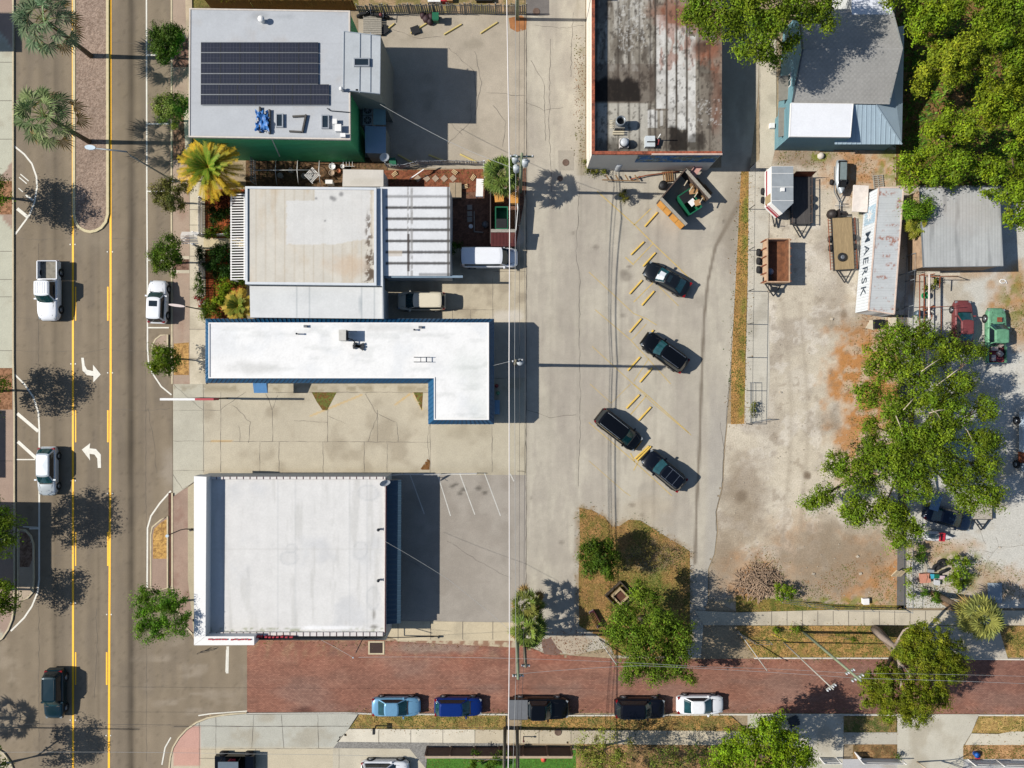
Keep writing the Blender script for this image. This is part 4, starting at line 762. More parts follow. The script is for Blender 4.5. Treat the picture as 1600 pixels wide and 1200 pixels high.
# ---- 4: big square white roof
z4 = 3.5
b4 = building('corner_store_building', 'square corner store with large white roof and red lettering along its edge', 455, 870)
walls(b4, [(304, 746), (603, 746), (603, 1000), (304, 1000)], z4 - .2, LB)
def r4_paint(X, Y):
    C = base_paint('#dedcd8', .03, 340)(X, Y); C *= (1 + .012 * np.sin(X * .28))[:, None]; C = mix(C, c('#bfc1c4'), sstep(.5, .75, fbm(X, Y, .02, 341)) * .4); C = mix(C, c('#c8c8c6'), (np.abs(X % 28 - 14) < .6) * .5); C = mix(C, c('#cfcdc8'), (np.abs(Y - 858) < .6) * .5); C = mix(C, c('#b5b3ac'), sstep(.58, .7, fbm(X * 2.5, Y * .25, .04, 347)) * .3)
    for x, y, rx, ry in ((456, 857, 9, 7), (452, 872, 14, 10), (563, 860, 11, 14), (583, 935, 10, 18), (575, 770, 16, 12)):
        d = np.hypot((X - x) / rx, (Y - y) / ry) + .3 * (fbm(X, Y, .1, 342) - .5); C = mix(C, c('#b3b5b6'), np.exp(-((d - 1) / .12) ** 2) * .3 + (d < 1) * .12)
    C = mix(C, c('#6d675c'), blob(X, Y, 584, 962, 3, 8, .6, 343) * .7 + blob(X, Y, 585, 980, 6, 3, .6, 344)); C = mix(C, c('#8a9068'), (Y > 982) * sstep(.5, .65, fbm(X, Y, .2, 345)) * .6)
    return mix(C, c('#f5f5f5'), blob(X, Y, 510, 981, 60, 3, .5, 346) * .8)
sheet('roof', [(322, 749), (601, 749), (600, 987), (322, 987)], z4 - .1, r4_paint, cell=2.5, material=MATS['roof_coat'], parent=b4)
mb = MB(); mb.prism(W([(303, 744), (322.5, 745), (321, 994), (303, 1008)], 4.5), 3.2, 4.5, bot=True); mb.prism(W([(303.2, 1008.3), (321, 994.3), (397, 994.5), (397, 1008)], 4.5), 3.3, 4.49, bot=True); mb.build('fascia_box', mat('fascia_white', '#f4f2ee', .55, amt=.04), b4, world=True)
mb = MB(); mb.prism(W([(322.8, 745), (602, 745), (602, 748.8), (322.8, 748.8)], z4 + .15), z4 - .5, z4 + .15); mb.prism(W([(321.3, 988), (599.5, 988), (599.5, 994), (321.3, 994)], z4 + .12), z4 - .5, z4 + .12); mb.prism(W([(600, 749.2), (603, 749.2), (602.5, 987.8), (600, 987.8)], z4 + .1), z4 - .5, z4 + .1); mb.build('parapet', mat('parapet_pink', '#dcd6d0', .7), b4, world=True)
mb = MB()
for i in range(27): x = 328 + i * 10.4; mb.beam(P(x, 744.8, z4 + .17), P(x, 749, z4 + .17), .05, .03); mb.beam(P(x, 987.8, z4 + .14), P(x, 994, z4 + .14), .05, .03)
mb.beam(P(603.3, 748, z4 + .1), P(602, 988, z4 + .1), .07, .3); mb.build('coping_joint', mat('maroon_trim', '#5a2f33', .7), b4, world=True)
mb = MB(); y_ = 995.6
for a, b_ in ((328, 333), (334, 337), (338.5, 343), (344, 347.5), (349, 353), (354, 357.5), (363, 367), (368.5, 372), (373.5, 378), (379, 383), (384.5, 388), (389.5, 394), (398, 404), (405.5, 408), (412, 416), (418, 421.5), (424, 427), (430, 434), (437, 441), (444, 448), (451, 456)):
    q0 = P(a, y_, 4.2); q1 = P(b_, y_, 4.2); dy = random.uniform(0, .05); mb.box(q0.x, q1.x, q0.y - .12 - dy, q0.y - dy, 3.3 if a > 395 else 4.5, 4.0 if a > 395 else 4.6)
mb.build('sign_lettering', mat('sign_red', '#b02234', .5), b4, world=True)
SLATE = corr_mat('slate_metal', '#3d5566', .5, .06, 2.1, 1, .05)
mb = MB(); A = W([(603.8, 750), (627, 750), (626, 974), (603.3, 974)], 2.9); mb.prism(A, lambda x, y: 2.65, lambda x, y: 3.15 - (x - A[0][0]) * .2, bot=True); mb.build('awning_roof', SLATE, b4, world=True)
MB().box(0, .05, 0, 14, 0, 2.6).build('rear_wall', LB, b4, world=False).location = P(611, 972, 0) - b4.location
def dish(label, px, py, z, r=.4):
    p = P(px, py, z); t = thing('satellite_dish', label, 'satellite dish', (p.x, p.y, z)); MB().tube([(0, 0, 0), (0, 0, .7)], .03).build('mast', GREYM, t); mb = MB(); n = 18; vs = []; fs = []
    rot = Matrix.Rotation(R(50), 3, 'X') @ Matrix.Rotation(R(20), 3, 'Y')
    for i in range(5):
        for k in range(n): rr = r * (i + .01) / 4; a = 2 * math.pi * k / n; v = rot @ Vector((rr * math.cos(a), rr * math.sin(a), -.12 + .12 * (i / 4) ** 2)); vs.append((v.x, v.y, v.z + .8))
    for i in range(4):
        for k in range(n): fs.append((i * n + k, i * n + (k + 1) % n, (i + 1) * n + (k + 1) % n, (i + 1) * n + k))
    mb.add(vs, fs, 0, True); mb.build('reflector', mat('dish_grey', '#c2c6c9', .5), t); MB().beam((0, -.1, .7), (0, -.35, 1.0), .03, .03).build('feed_arm', GREYM, t)
dish('grey satellite dish at the corner of the square white roof', 604, 753, z4 + .1, .5); dish('grey satellite dish beside the green bin behind the building', 603, 250, 3.0, .45)
vent_pipe(592, 827, z4, 'small dark vent on the square white roof, midway along the awning', .1, .3, DARKM); vent_pipe(592, 906, z4, 'small dark vent on the square white roof, nearer the brick street', .1, .3, DARKM)
# ---- 5: old warehouse with rusty parapet
z5 = 4.9; zr = 3.8
b5 = building('warehouse_building', 'old warehouse with stained patched roof, rusty parapet and painted mural wall', 1020, 100)
W5 = mat('warehouse_white', '#efe6d6', .8, amt=.05, scale=.8, amt2=.05, scale2=8)
out5 = [(925, -130), (1127, -130), (1127, 241), (925, 241)]
zs5 = z5
q = [P(925, -130, z5).xy, P(925, 241, z5).xy, P(1127.5, 241, z5).xy]
mb = MB(); mb.prism([tuple(q[0]), tuple(q[1]), (q[1].x + .12, q[1].y + .12), (q[0].x + .12, q[0].y)], 0, z5 - .02); mb.prism([(q[1].x + .005, q[1].y), tuple(q[2]), (q[2].x, q[2].y + .12), (q[1].x + .12, q[1].y + .12)], 0, z5 - .02); mb.build('wall', W5, b5, world=True)
mb = MB(); mb.prism([(q[2].x - .12, q[2].y + .12), (q[2].x, q[2].y + .12), (q[2].x, q[0].y), (q[2].x - .12, q[0].y)], 0, zr - .02); mb.build('rear_wall', W5, b5, world=True)
CAP = mat('rust_coping', '#9a5238', .8, amt=.6, scale=1.6, amt2=.4, scale2=8)
mb = MB(); mb.box(q[1].x - .02, q[1].x + .25, q[1].y, q[0].y, z5 - .15, z5 + .03); mb.box(q[1].x + .26, q[2].x + .02, q[1].y - .02, q[1].y + .28, z5 - .15, z5 + .03); mb.build('parapet_coping', CAP, b5, world=True)
mb = MB(); mb.box(P(1018, 0, z5).x, q[2].x + .06, q[1].y - .06, q[1].y + .06, z5 - .2, z5 + .06); mb.build('coping_flashing', mat('pink_flashing', '#dcc3b2', .6, amt=.15, scale=2), b5, world=True)
def r5_paint(X, Y):
    C = base_paint('#979083', .16, 350, .03)(X, Y); C = mix(C, c('#5f564b'), sstep(.45, .7, fbm(X, Y * .5, .04, 351)) * .6); C = mix(C, c('#c4c0b6'), sstep(.48, .62, fbm(X * 2.5, Y * .35, .06, 352)) * .6 * (X < 1020) * (Y < 112)); C = mix(C, c('#3d342c'), sstep(.56, .66, fbm(X * 1.5, Y * .5, .07, 353)) * .6)
    C = mix(C, c('#c0bcb0'), ((Y > 161) & (X < 1012)) * .8)
    for a, b_, y0, y1 in ((1026, 1040, 24, 170), (1044, 1056, 36, 200), (1059, 1071.5, 40, 202), (1075, 1087, 56, 222), (1031, 1036, 172, 196), (1012, 1027, 172, 200)): C = mix(C, c('#d8d6d0'), ((X > a) & (X < b_) & (Y > y0) & (Y < y1)) * (.55 + .4 * sstep(.35, .6, fbm(X, Y, .05, 353))))
    C = mix(C, c('#8f5338'), np.maximum.reduce([blob(X, Y, 1060, 20, 40, 22, .6, 354), blob(X, Y, 1103, 80, 24, 18, .5, 355), sstep(.5, .62, fbm(X * 2, Y * .5, .08, 356)) * (Y < 110) * (X > 1030) * .8, blob(X, Y, 1120, 140, 8, 60, .7, 357) * .7]) * .75)
    for x in (932, 950, 966, 983, 999, 1016, 1024, 1041.5, 1057, 1073, 1092, 1109): C = mix(C, c('#3a332c'), np.exp(-((X - x) / 1.5) ** 2) * (.95 if 1020 < x < 1080 else .7) * (.7 + .5 * vn(X, Y, .08, 5)))
    C = mix(C, c('#2d261f'), blob(X, Y, 965, 232, 35, 16, .6, 372) * .75); C = mix(C, c('#5d5046'), ((X > 1094) & (Y > 115) & (Y < 160)) * .5 + ((X > 1088) & (Y > 160)) * .35 + ((X < 1022) & (Y > 100) & (Y < 160)) * .5)
    C = mix(C, c('#3f342b'), blob(X, Y, 1097, 72, 12, 10, .5, 373) * .7); C = mix(C, c('#6b6054'), sstep(170, 160, Y) * 0 + np.exp(-((Y - 160.5) / 1.2) ** 2) * (X < 1024) * .7 + np.exp(-((Y - 171.5) / 1.4) ** 2) * ((X > 1022) & (X < 1045)) * .9)
    D = c('#1d1712')
    puddle = lambda x0, x1, y0, y1, sd: (sstep(x0 - 3, x0 + 3, X + 8 * (fbm(X, Y, .1, sd) - .5)) * sstep(x1 + 2, x1 - 2, X + 8 * (fbm(X, Y, .12, sd + 1) - .5)) * sstep(y0 - 4, y0 + 4, Y + 22 * (fbm(X, Y * .3, .1, sd + 2) - .5)) * sstep(y1 + 2, y1 - 2, Y))
    C = mix(C, D, puddle(925, 1000, 124, 159, 360) * .97); C = mix(C, D, puddle(1045, 1073, 202, 236, 364) * .95); C = mix(C, D, puddle(1073, 1103, 205, 236, 368) * .7 * (blob(X, Y, 1090, 220, 16, 16, .5, 371)))
    C *= (1 + .28 * (fbm(X, Y, .5, 376, 2) - .5))[:, None]; C = mix(C, c('#342c25'), sstep(.6, .68, fbm(X * 1.3, Y * .8, .22, 377)) * .55)
    return mix(C, c('#e2e2de'), (sstep(.60, .64, fbm(X, Y, .35, 374)) * ((X > 1090) & (Y > 155) & (Y < 195) | (X > 965) & (X < 1012) & (Y < 80))) * .35)
xw = P(925, 0, z5).x; ra = [(800 + (xw + .1) / (S * (1 - zr / HC)), -130), (1128, -130), (1128, 600 - (q[1].y + .1) / (S * (1 - zr / HC))), (800 + (xw + .1) / (S * (1 - zr / HC)), 600 - (q[1].y + .1) / (S * (1 - zr / HC)))]
sheet('roof', ra, zr, r5_paint, cell=1.5, material=MATS['roof_coat'], parent=b5)
# mural on the south wall: blue band with olive scrolls
ya = q[1].y - .01; xm0 = P(997, 0, 4.5).x; xm1 = P(1126, 0, 4.8).x
V = []; nx_, nz_ = 90, 14
for i in range(nx_ + 1):
    for j in range(nz_ + 1): V.append((xm0 + (xm1 - xm0) * i / nx_ - .0, ya - .02, 2.6 + 2.0 * j / nz_))
V = np.array(V); F = [(i * (nz_ + 1) + j, (i + 1) * (nz_ + 1) + j, (i + 1) * (nz_ + 1) + j + 1, i * (nz_ + 1) + j + 1) for i in range(nx_) for j in range(nz_)]
sc_ = fbm(V[:, 0] * 2.2, V[:, 2] * 3.0, .7, 380); sc2 = np.abs(fbm(V[:, 0] * 1.4, V[:, 2] * 2, .8, 381) - .5)
C_ = mix(np.tile(np.array(c('#2f6fa8')), (len(V), 1)), c('#7d8168'), sstep(.46, .52, sc_)); C_ = mix(C_, c('#9db8c8'), (sc2 < .025) * .8); C_ = mix(C_, c('#2f6fa8'), ((V[:, 2] < 2.75) | (V[:, 2] > 4.45)) * 1.0)
numpy_mesh('mural', V, F, MATS['roof_coat'], b5, tuple(b5.location), C_)
p = P(967, 196, zr); t = thing('exhaust_fan', 'open-topped kitchen exhaust fan on a dark curb with pale pipes', 'exhaust fan', (p.x, p.y, zr)); MB().box(-.45, .45, -.5, .35, 0, .7).build('curb', mat('fan_curb', '#8f8b82', .7), t); MB().lathe(0, 0, [(.42, .7), (.45, 1.3), (.38, 1.32), (.36, .75)], 20).build('cowl', GREYM, t); MB().cyl(0, 0, .72, .76, .36, 18).build('fan_well', BLK, t)
mb = MB(); [mb.tube([(-.9, y, .3), (-.4, y + .05, .35)], .035) for y in (.3, .1, -.1, -.3)]; mb.box(-.6, .45, -.75, -.62, .1, .3); mb.box(-.6, .45, -.95, -.82, .1, .3); mb.build('pipe', mat('cream_pipe', '#d0c4a8', .6), t)
p = P(974, 226, zr); t = thing('roof_ventilator', 'round white roof ventilator on a square base near the rusty parapet', 'roof ventilator', (p.x, p.y, zr)); MB().box(-.42, .42, -.42, .42, 0, .5).build('base', mat('parapet_pink', '#dcd6d0', .7), t); MB().cyl(0, 0, .5, .62, .44, 20).build('collar', DARKM, t); MB().lathe(0, 0, [(.38, .62), (.38, .8), (.2, .9), (0, .92)], 20).build('cap', mat('dish_grey', '#c2c6c9', .5), t)
p = P(1014, 224, zr); t = thing('rooftop_unit', 'low white rooftop unit with red pipework near the rusty parapet', 'rooftop unit', (p.x, p.y, zr)); MB().box(-.45, .45, -.5, .5, 0, .6).build('housing', mat('unit_pale', '#cfd6d8', .5), t); MB().box(-.3, .45, -.12, -.02, .6, .66).build('handle', BLK, t); MB().tube([(.5, -.3, .2), (.8, -.2, .3), (.9, .2, .3), (.6, .3, .2)], .08).build('pipe', mat('red_pipe', '#8a2f30', .6), t); MB().tube([(.75, .3, 0), (.75, .3, 1.6)], .05).build('vent_stack', WHITE, t)
p = P(964, 262); t = thing('gas_cylinder', 'upright silver tank standing against the warehouse wall', 'tank', (p.x, p.y, 0)); MB().lathe(0, 0, [(.42, 0), (.42, 1.5), (.38, 1.72), (.2, 1.85), (0, 1.88)], 20).build('shell', mat('dish_grey', '#c2c6c9', .5), t); MB().cyl(0, 0, 1.88, 1.98, .08, 10).build('valve', DARKM, t)
mb = MB()
for i in range(4): p = P(948 + i * 15, 280, 0); mb.beam((p.x - .15, p.y + .3, .45), (p.x + .15, p.y - .2, .45), .1, .1, 0)
mb.beam(P(941, 281, .6), P(1000, 283, .6), .09, .09); mb.build('timber_rack', WOODB, kind=None, origin=P(970, 282), label='low rack of timber bars on the lot beside the warehouse', cat='rack')
mb = MB(); pts = [P(985, 280, .3), P(1010, 274, .3), P(1040, 270, .3), P(1062, 268, .3)]; mb.tube(pts, .06); one('drain_pipe', 'long brown pipe lying from the rack to the enclosure', 'pipe', P(985, 280), MB().tube([p - P(985, 280) for p in pts], .06), RUSTY)
# ---- 6: teal house with grey shingles
b6 = building('house', 'teal-walled house with grey shingle gable roof beside the wood', 1320, 130)
TEAL = corr_mat('teal_siding', '#6f99a3', .7, .05, 3.0, 2, .03); SHN = mat('shingle', '#b7b5b6', .9, amt=.1, scale=2, amt2=.1, scale2=9, coord='World')
SHM = mattr('shingle_roof', rough=.95, amt=.06, scale=1, amt2=.08, scale2=8, bump=.15); zE = 4.0; zR = 6.2
nt_ = SHM.node_tree
def shg(X, Y): C = base_paint('#a9a7a2', .07, 390, .03)(X, Y); hx = (np.sin(X * .85 + np.floor(Y / 3.9) * 3.14) > .1) & ((Y % 3.9) > .9); C[~hx] *= .9; return C
def slope(pa, za, pb, zb): return lambda X, Y: za + (zb - za) * np.clip((Y - pa) / (pb - pa), 0, 1)
sheet('roof', [(1254, 78), (1411, 75), (1390, 163), (1238, 160)], 0, shg, cell=1.6, material=SHM, parent=b6, zf=slope(77, zR, 161, zE)); sheet('roof', [(1248, 15), (1395, 13), (1411, 75), (1254, 78)], 0, shg, cell=1.6, material=SHM, parent=b6, zf=slope(14, zE, 76.5, zR))
g1 = [P(1238, 160, zE), P(1248, 15, zE), P(1254, 78, zR)]; g2 = [P(1390, 163, zE), P(1395, 13, zE), P(1411, 75, zR)]
mb = MB(); a = [tuple(p.xy) for p in (P(1240, 160, zE), P(1389, 162, zE), P(1393, 15, zE), P(1249, 17, zE))]; mb.prism(a, 0, zE - .05, top=False)
mb.add([(p.x + .06, p.y, p.z - .03) for p in g1], [(0, 1, 2)]); mb.add([(p.x - .06, p.y, p.z - .03) for p in g2], [(0, 1, 2)]); mb.build('wall', TEAL, b6, world=True)
mb = MB(); mb.beam(g1[0], g1[2], .12, .12); mb.beam(g1[1], g1[2], .12, .12); mb.build('barge_board', mat('dark_trim', '#4b5357', .7), b6, world=True)
xw6 = P(1240, 0, zE).x
xf = lambda y: P(1241, 160, zE).x + (P(1249, 17, zE).x - P(1241, 160, zE).x) * ((y - P(0, 160, zE).y) / (P(0, 17, zE).y - P(0, 160, zE).y)) 
def wwin(y0, y1, za, zb):
    ya_, yb_ = P(0, y1, 3).y, P(0, y0, 3).y; x_ = xf((ya_ + yb_) / 2)
    f = MB().box(x_ - .08, x_ - .01, ya_, yb_, za, zb).build('window', WHITE, b6, world=True); ym = (ya_ + yb_) / 2
    MB().box(x_ - .1, x_ - .075, ya_ + .08, ym - .04, za + .08, zb - .08).box(x_ - .1, x_ - .075, ym + .04, yb_ - .08, za + .08, zb - .08).build('pane', GLASS, f, world=True)
wwin(113, 133, 1.6, 3.0)
for y0, y1 in ((117, 158), (167, 214)):
    a_, b_ = P(1217, y1, 2.4), P(1227, y0, 2.6); MB().prism([(a_.x, a_.y), (a_.x + 1.0, a_.y + .2), (a_.x + 1.0, b_.y), (a_.x, b_.y)], 2.3, 2.45, bot=True).build('porch_roof', mat('porch_brown', '#8e8a80', .8), b6, world=True)
walls(b6, [(1235, 161.5), (1333, 162), (1330, 214.5), (1234, 213.5)], 3.9, TEAL, name='wing_wall')
sheet('wing_roof', [(1236, 160.5), (1333.5, 162), (1329, 214.5), (1233.5, 213.5)], 4.15, base_paint('#eef0f4', .03, 392), material=MATS['roof_coat'], parent=b6); mb = MB(); ring(mb, W([(1236, 160.5), (1333.5, 162), (1329, 214.5), (1233.5, 213.5)], 4.15), .06, 3.9, 4.17); mb.build('fascia', WHITE, b6, world=True)
BM = corr_mat('blue_grey_metal', '#a9bcc8', .5, .05, .0, 0, .0); zP = 3.4
A_, B_, C2, D_ = P(1304, 225.5, zP - .7), P(1409, 225.5, zP - .7), P(1413, 40, zP - .7), P(1369, 164, zP + .5)
mb = MB(); E_ = P(1309, 163, zP + .5); mb.add([A_, B_, D_, E_], [(0, 1, 2, 3)]); F_ = P(1385, 45, zP + .5); mb.add([B_, C2, F_, D_], [(0, 1, 2, 3)])
for i in range(14):
    t_ = i / 14; a = A_.lerp(B_, t_ + .03); tt = min(1, (t_ + .03) / .62); d = E_.lerp(D_, tt) if t_ < .6 else B_.lerp(D_, (1 - t_ - .03) / .4); mb.beam(a + Vector((0, 0, .02)), d + Vector((0, 0, .02)), .06, .05)
mb.beam(B_ + Vector((0, 0, .03)), D_ + Vector((0, 0, .03)), .12, .04); mb.build('porch_metal_roof', BM, b6, world=True)
mb = MB(); mb.prism([tuple(P(x, y, 2.6).xy) for x, y in ((1308, 220), (1404, 221), (1408, 45), (1380, 45), (1380, 165), (1308, 165))], 0, 2.6, top=False); mb.build('porch_wall', TEAL, b6, world=True)
b7 = building('garage', 'white flat-roofed garage behind the shingle house', 1362, -20); sheet('roof', [(1329, -120), (1394, -120), (1394.5, 36), (1331, 34)], 4.3, base_paint('#e8ebf2', .03, 395), material=MATS['roof_coat'], parent=b7); walls(b7, [(1330, -120), (1393, -120), (1393, 35), (1331, 34)], 4.25, LB)
# ---- 8: weathered metal-roofed shed
b8 = building('shed', 'weathered grey metal-roofed shed between the wood and the scrap yard', 1500, 355)
def sh_paint(X, Y): C = base_paint('#b8bab8', .1, 397, .03)(X, Y); C = mix(C, c('#8f9190'), sstep(.5, .75, fbm(X * 2.5, Y * .3, .04, 398)) * .7); C[(np.sin(X * 1.25) > .6)] *= .88; return mix(C, c('#b08a6a'), blob(X, Y, 1500, 330, 50, 30, .9, 399) * .12)
sheet('roof', [(1437, 293), (1562, 292), (1568, 416), (1443, 418)], 3.0, sh_paint, cell=1.5, material=MATS['roof_coat'], parent=b8); mb = MB(); ring(mb, W([(1437, 293), (1562, 292), (1568, 416), (1443, 418)], 3.0), .05, 2.85, 3.02); mb.build('roof_edge', GREYM, b8, world=True)
walls(b8, [(1441, 295), (1560, 295), (1565, 415), (1446, 416)], 2.9, mat('dirty_tan_wall', '#b09478', .9, amt=.3, scale=1.5))
# buildings beyond the west edge of the picture that shade the sidewalk
mb = MB(); mb.prism([tuple(P(x, y).xy) for x, y in ((-120, 783), (-62, 783), (-62, 915), (-120, 915))], 0, 7.6); mb.prism([tuple(P(x, y).xy) for x, y in ((-120, 640), (-78, 640), (-78, 745), (-120, 745))], 0, 4.8); mb.prism([tuple(P(x, y).xy) for x, y in ((-120, 20), (-78, 20), (-78, 80), (-120, 80))], 0, 6)
mb.build('street_front_building', LB, origin=P(-90, 800), label='row of storefronts across the road, mostly out of sight', cat='building')
# ================================================================ VEHICLES
TYRE = mat('tyre_rubber', '#1d1d1f', .85, amt=.1); RIM = mat('wheel_rim', '#9a9ea2', .35, .6, amt=.1); CHROME = mat('chrome', '#d0d2d4', .15, .9, amt=.02)
WSG = mat('windscreen_glass', (.005, .034, .038), .06, amt=.45, scale=2.2, spec=.7); SDG = mat('side_glass', (.008, .014, .018), .08, amt=.2, spec=.6); LAMP = mat('headlamp', '#8d9498', .1, amt=.05, spec=.7); TAIL = mat('tail_lamp', '#8a1216', .2, amt=.1)
def paint(key, col, metal=.1, rough=.3): return mat('car_' + key, col, rough, metal, amt=.03, scale=1.5, coat=.35, spec=.25)
def lerp(a, b, t): return a + (b - a) * t
def prof(pts, x):
    if x <= pts[0][0]: return pts[0][1]
    for (a, ya), (b, yb) in zip(pts[:-1], pts[1:]):
        if x <= b: t = (x - a) / (b - a); return lerp(ya, yb, t)
    return pts[-1][1]
SPEC = {  # L, W, H; fractions of length measured from the rear: rear glass base, rear roof, roof front, windscreen base; heights
    'sedan': dict(L=4.7, W=1.82, H=1.44, g=(.12, .29, .55, .73), top=[(0, .78), (.03, .9), (.12, .97), (.7, .94), (.85, .88), (.96, .74), (1, .60)], wt=.66, belt=.93),
    'suv': dict(L=4.7, W=1.9, H=1.72, g=(.03, .10, .57, .71), top=[(0, .85), (.03, 1.0), (.7, 1.06), (.9, .98), (.97, .86), (1, .66)], wt=.70, belt=1.03),
    'hatch': dict(L=4.4, W=1.8, H=1.52, g=(.03, .13, .58, .74), top=[(0, .80), (.03, .95), (.72, .98), (.88, .88), (.97, .74), (1, .60)], wt=.68, belt=.95),
    'minivan': dict(L=5.1, W=2.0, H=1.75, g=(.02, .07, .63, .80), top=[(0, .8), (.02, 1.0), (.78, 1.02), (.92, .88), (.98, .76), (1, .6)], wt=.74, belt=1.0),
    'van': dict(L=5.6, W=1.98, H=2.0, g=(.01, .03, .72, .82), top=[(0, 1.0), (.01, 1.15), (.8, 1.15), (.9, 1.02), (.98, .85), (1, .6)], wt=.80, belt=1.12),
    'pickup': dict(L=5.85, W=2.03, H=1.92, g=(.325, .36, .59, .70), top=[(0, .9), (.3, 1.08), (.7, 1.12), (.9, 1.06), (.98, .95), (1, .7)], wt=.70, belt=1.08, bed=.31)}
def car(name, label, kind, cx, cy, ang, body, L=None, W_=None, H=None, sunroof=False, rails=None, cat='car', roof_mat=None, cover=None, crossbars=0, shade=False, group=None, wheels=True, open_bed_mat=None, no_glass=False, roof_ribs=False, wheel_mat=None):
    sp = SPEC[kind]; L = L or sp['L']; Wd = W_ or sp['W']; H = H or sp['H']; s = H / sp['H']; p = P(cx, cy, 0)
    t = thing(name, label, cat, (p.x, p.y, 0), R(ang), group); bedx = sp.get('bed', None)
    X = lambda f: (f - .5) * L
    fr = [0, .01, .03, .07, .13, .2, .3, .4, .5, .6, .7, .8, .88, .93, .965, .985, 1.0]
    if bedx: fr = [f for f in fr if f > bedx + .01]; fr = [bedx + .004] + fr
    def hw(f):
        e = min(f, 1 - f) if not bedx else 1 - f
        return Wd / 2 * (1 - (.30 if f > .5 else .20) * max(0, 1 - e / .15) ** 2.0 - .015 * abs(f - .45) * 2)
    rings = []
    for f in fr:
        w_ = hw(f); zt = prof(sp['top'], f) * s; zb = .24 + (.1 if f > .97 or f < .03 else 0)
        half = [(0, zb), (w_ * .9, zb), (w_ * .985, zb + .12), (w_, zb + (zt - zb) * .5), (w_ * .985, zt - .12), (w_ * .93, zt - .035), (w_ * .8, zt), (w_ * .4, zt + .035), (0, zt + .045)]
        rings.append([(X(f), y, z) for y, z in half] + [(X(f), -y, z) for y, z in half[-2:0:-1]])
    m = len(rings[0]); mb = MB(); vs = [v for r in rings for v in r]; fs = []
    for i in range(len(rings) - 1):
        for k in range(m): fs.append((i * m + k, (i + 1) * m + k, (i + 1) * m + (k + 1) % m, i * m + (k + 1) % m))
    mb.add(vs, fs, 0, True); mb.add(rings[0], [tuple(range(m))]); mb.add(rings[-1], [tuple(range(m - 1, -1, -1))])
    mb.build('body', body, t)
    # cabin shell and glass
    a, b_, c_, d_ = [X(q) for q in sp['g']]; zb = sp['belt'] * s - .02; wb = Wd * .43; wt = Wd * sp['wt'] / 2; bow = .10
    def outline(xr, xf, w_, z, bw, rc):
        pts = []
        for yy in np.linspace(-1, 1, 7): pts.append((xf + bw * (1 - yy * yy) - rc * (abs(yy) > .99), yy * w_, z))
        for xx in (.7, .35, 0): pts.append((lerp(xr, xf, xx), w_ * (1.0 + .02), z))
        pts = pts[:7] + [(lerp(xr, xf, q), w_ * 1.02, z) for q in (.75, .5, .25)]
        for yy in np.linspace(1, -1, 7): pts.append((xr - bw * .5 * (1 - yy * yy) + rc * (abs(yy) > .99), yy * w_, z))
        pts += [(lerp(xr, xf, q), -w_ * 1.02, z) for q in (.25, .5, .75)]
        return pts
    o1 = outline(a, d_, wb, zb, bow, .08); o2 = outline(b_, c_, wt, H - .04, bow * .8, .04); o3 = outline(lerp(b_, c_, .06), lerp(c_, b_, .06), wt * .86, H + .005, bow * .6, .04)
    n = len(o1); mb = MB(); cx_ = (b_ + c_) / 2; vs = o1 + o2 + o3 + [(cx_, 0, H + .02)]; fs = [(k * n + i, k * n + (i + 1) % n, (k + 1) * n + (i + 1) % n, (k + 1) * n + i) for k in range(2) for i in range(n)] + [(2 * n + i, 2 * n + (i + 1) % n, 3 * n) for i in range(n)]
    mb.add(vs, fs, 0, False); mb.build('cabin', body, t)
    def glass(pname, idx, lo, hi, inset, m_):
        g = MB(); bot = [Vector(o1[i]) for i in idx]; top = [Vector(o2[i]) for i in idx]
        nrm = (bot[-1] - bot[0]).cross(top[0] - bot[0]).normalized()
        if nrm.dot((bot[0] + bot[-1]) / 2 - Vector((cx_, 0, zb - .5))) < 0: nrm = -nrm
        vs = []
        k = len(idx)
        for row in (lo, hi):
            for j in range(k):
                q = bot[j].lerp(top[j], row); 
                if j == 0: q = q.lerp(bot[1].lerp(top[1], row), inset)
                if j == k - 1: q = q.lerp(bot[-2].lerp(top[-2], row), inset)
                vs.append(q + nrm * .018)
        vs += [v - nrm * .03 for v in vs]
        fs = [(j, j + 1, k + j + 1, k + j) for j in range(k - 1)]; fs2 = [(q[3] + 2 * k, q[2] + 2 * k, q[1] + 2 * k, q[0] + 2 * k) for q in fs]
        rim_ = [(0, 2 * k, 3 * k, k), (k - 1, 2 * k - 1, 4 * k - 1, 3 * k - 1)] + [(j, 2 * k + j, 2 * k + j + 1, j + 1) for j in range(k - 1)] + [(k + j, k + j + 1, 3 * k + j + 1, 3 * k + j) for j in range(k - 1)]
        g.add(vs, fs + fs2 + rim_, 0); return g.build(pname, m_, t)
    if not no_glass:
        glass('windscreen', list(range(0, 7)), .04, .97, .2, WSG); glass('rear_window', list(range(10, 17)), .08, .92, .25, WSG if kind in ('sedan', 'hatch') else SDG)
        glass('side_window', [6, 7, 8, 9, 10], .12, .86, .25, SDG); glass('side_window', [16, 17, 18, 19, 0], .12, .86, .25, SDG)
    wy = MB(); wy.box(d_ + bow * .2 - .02, d_ + bow * .4 + .06, -wb * .86, wb * .86, zb + .02, zb + .075); wy.build('cowl', BLK, t)
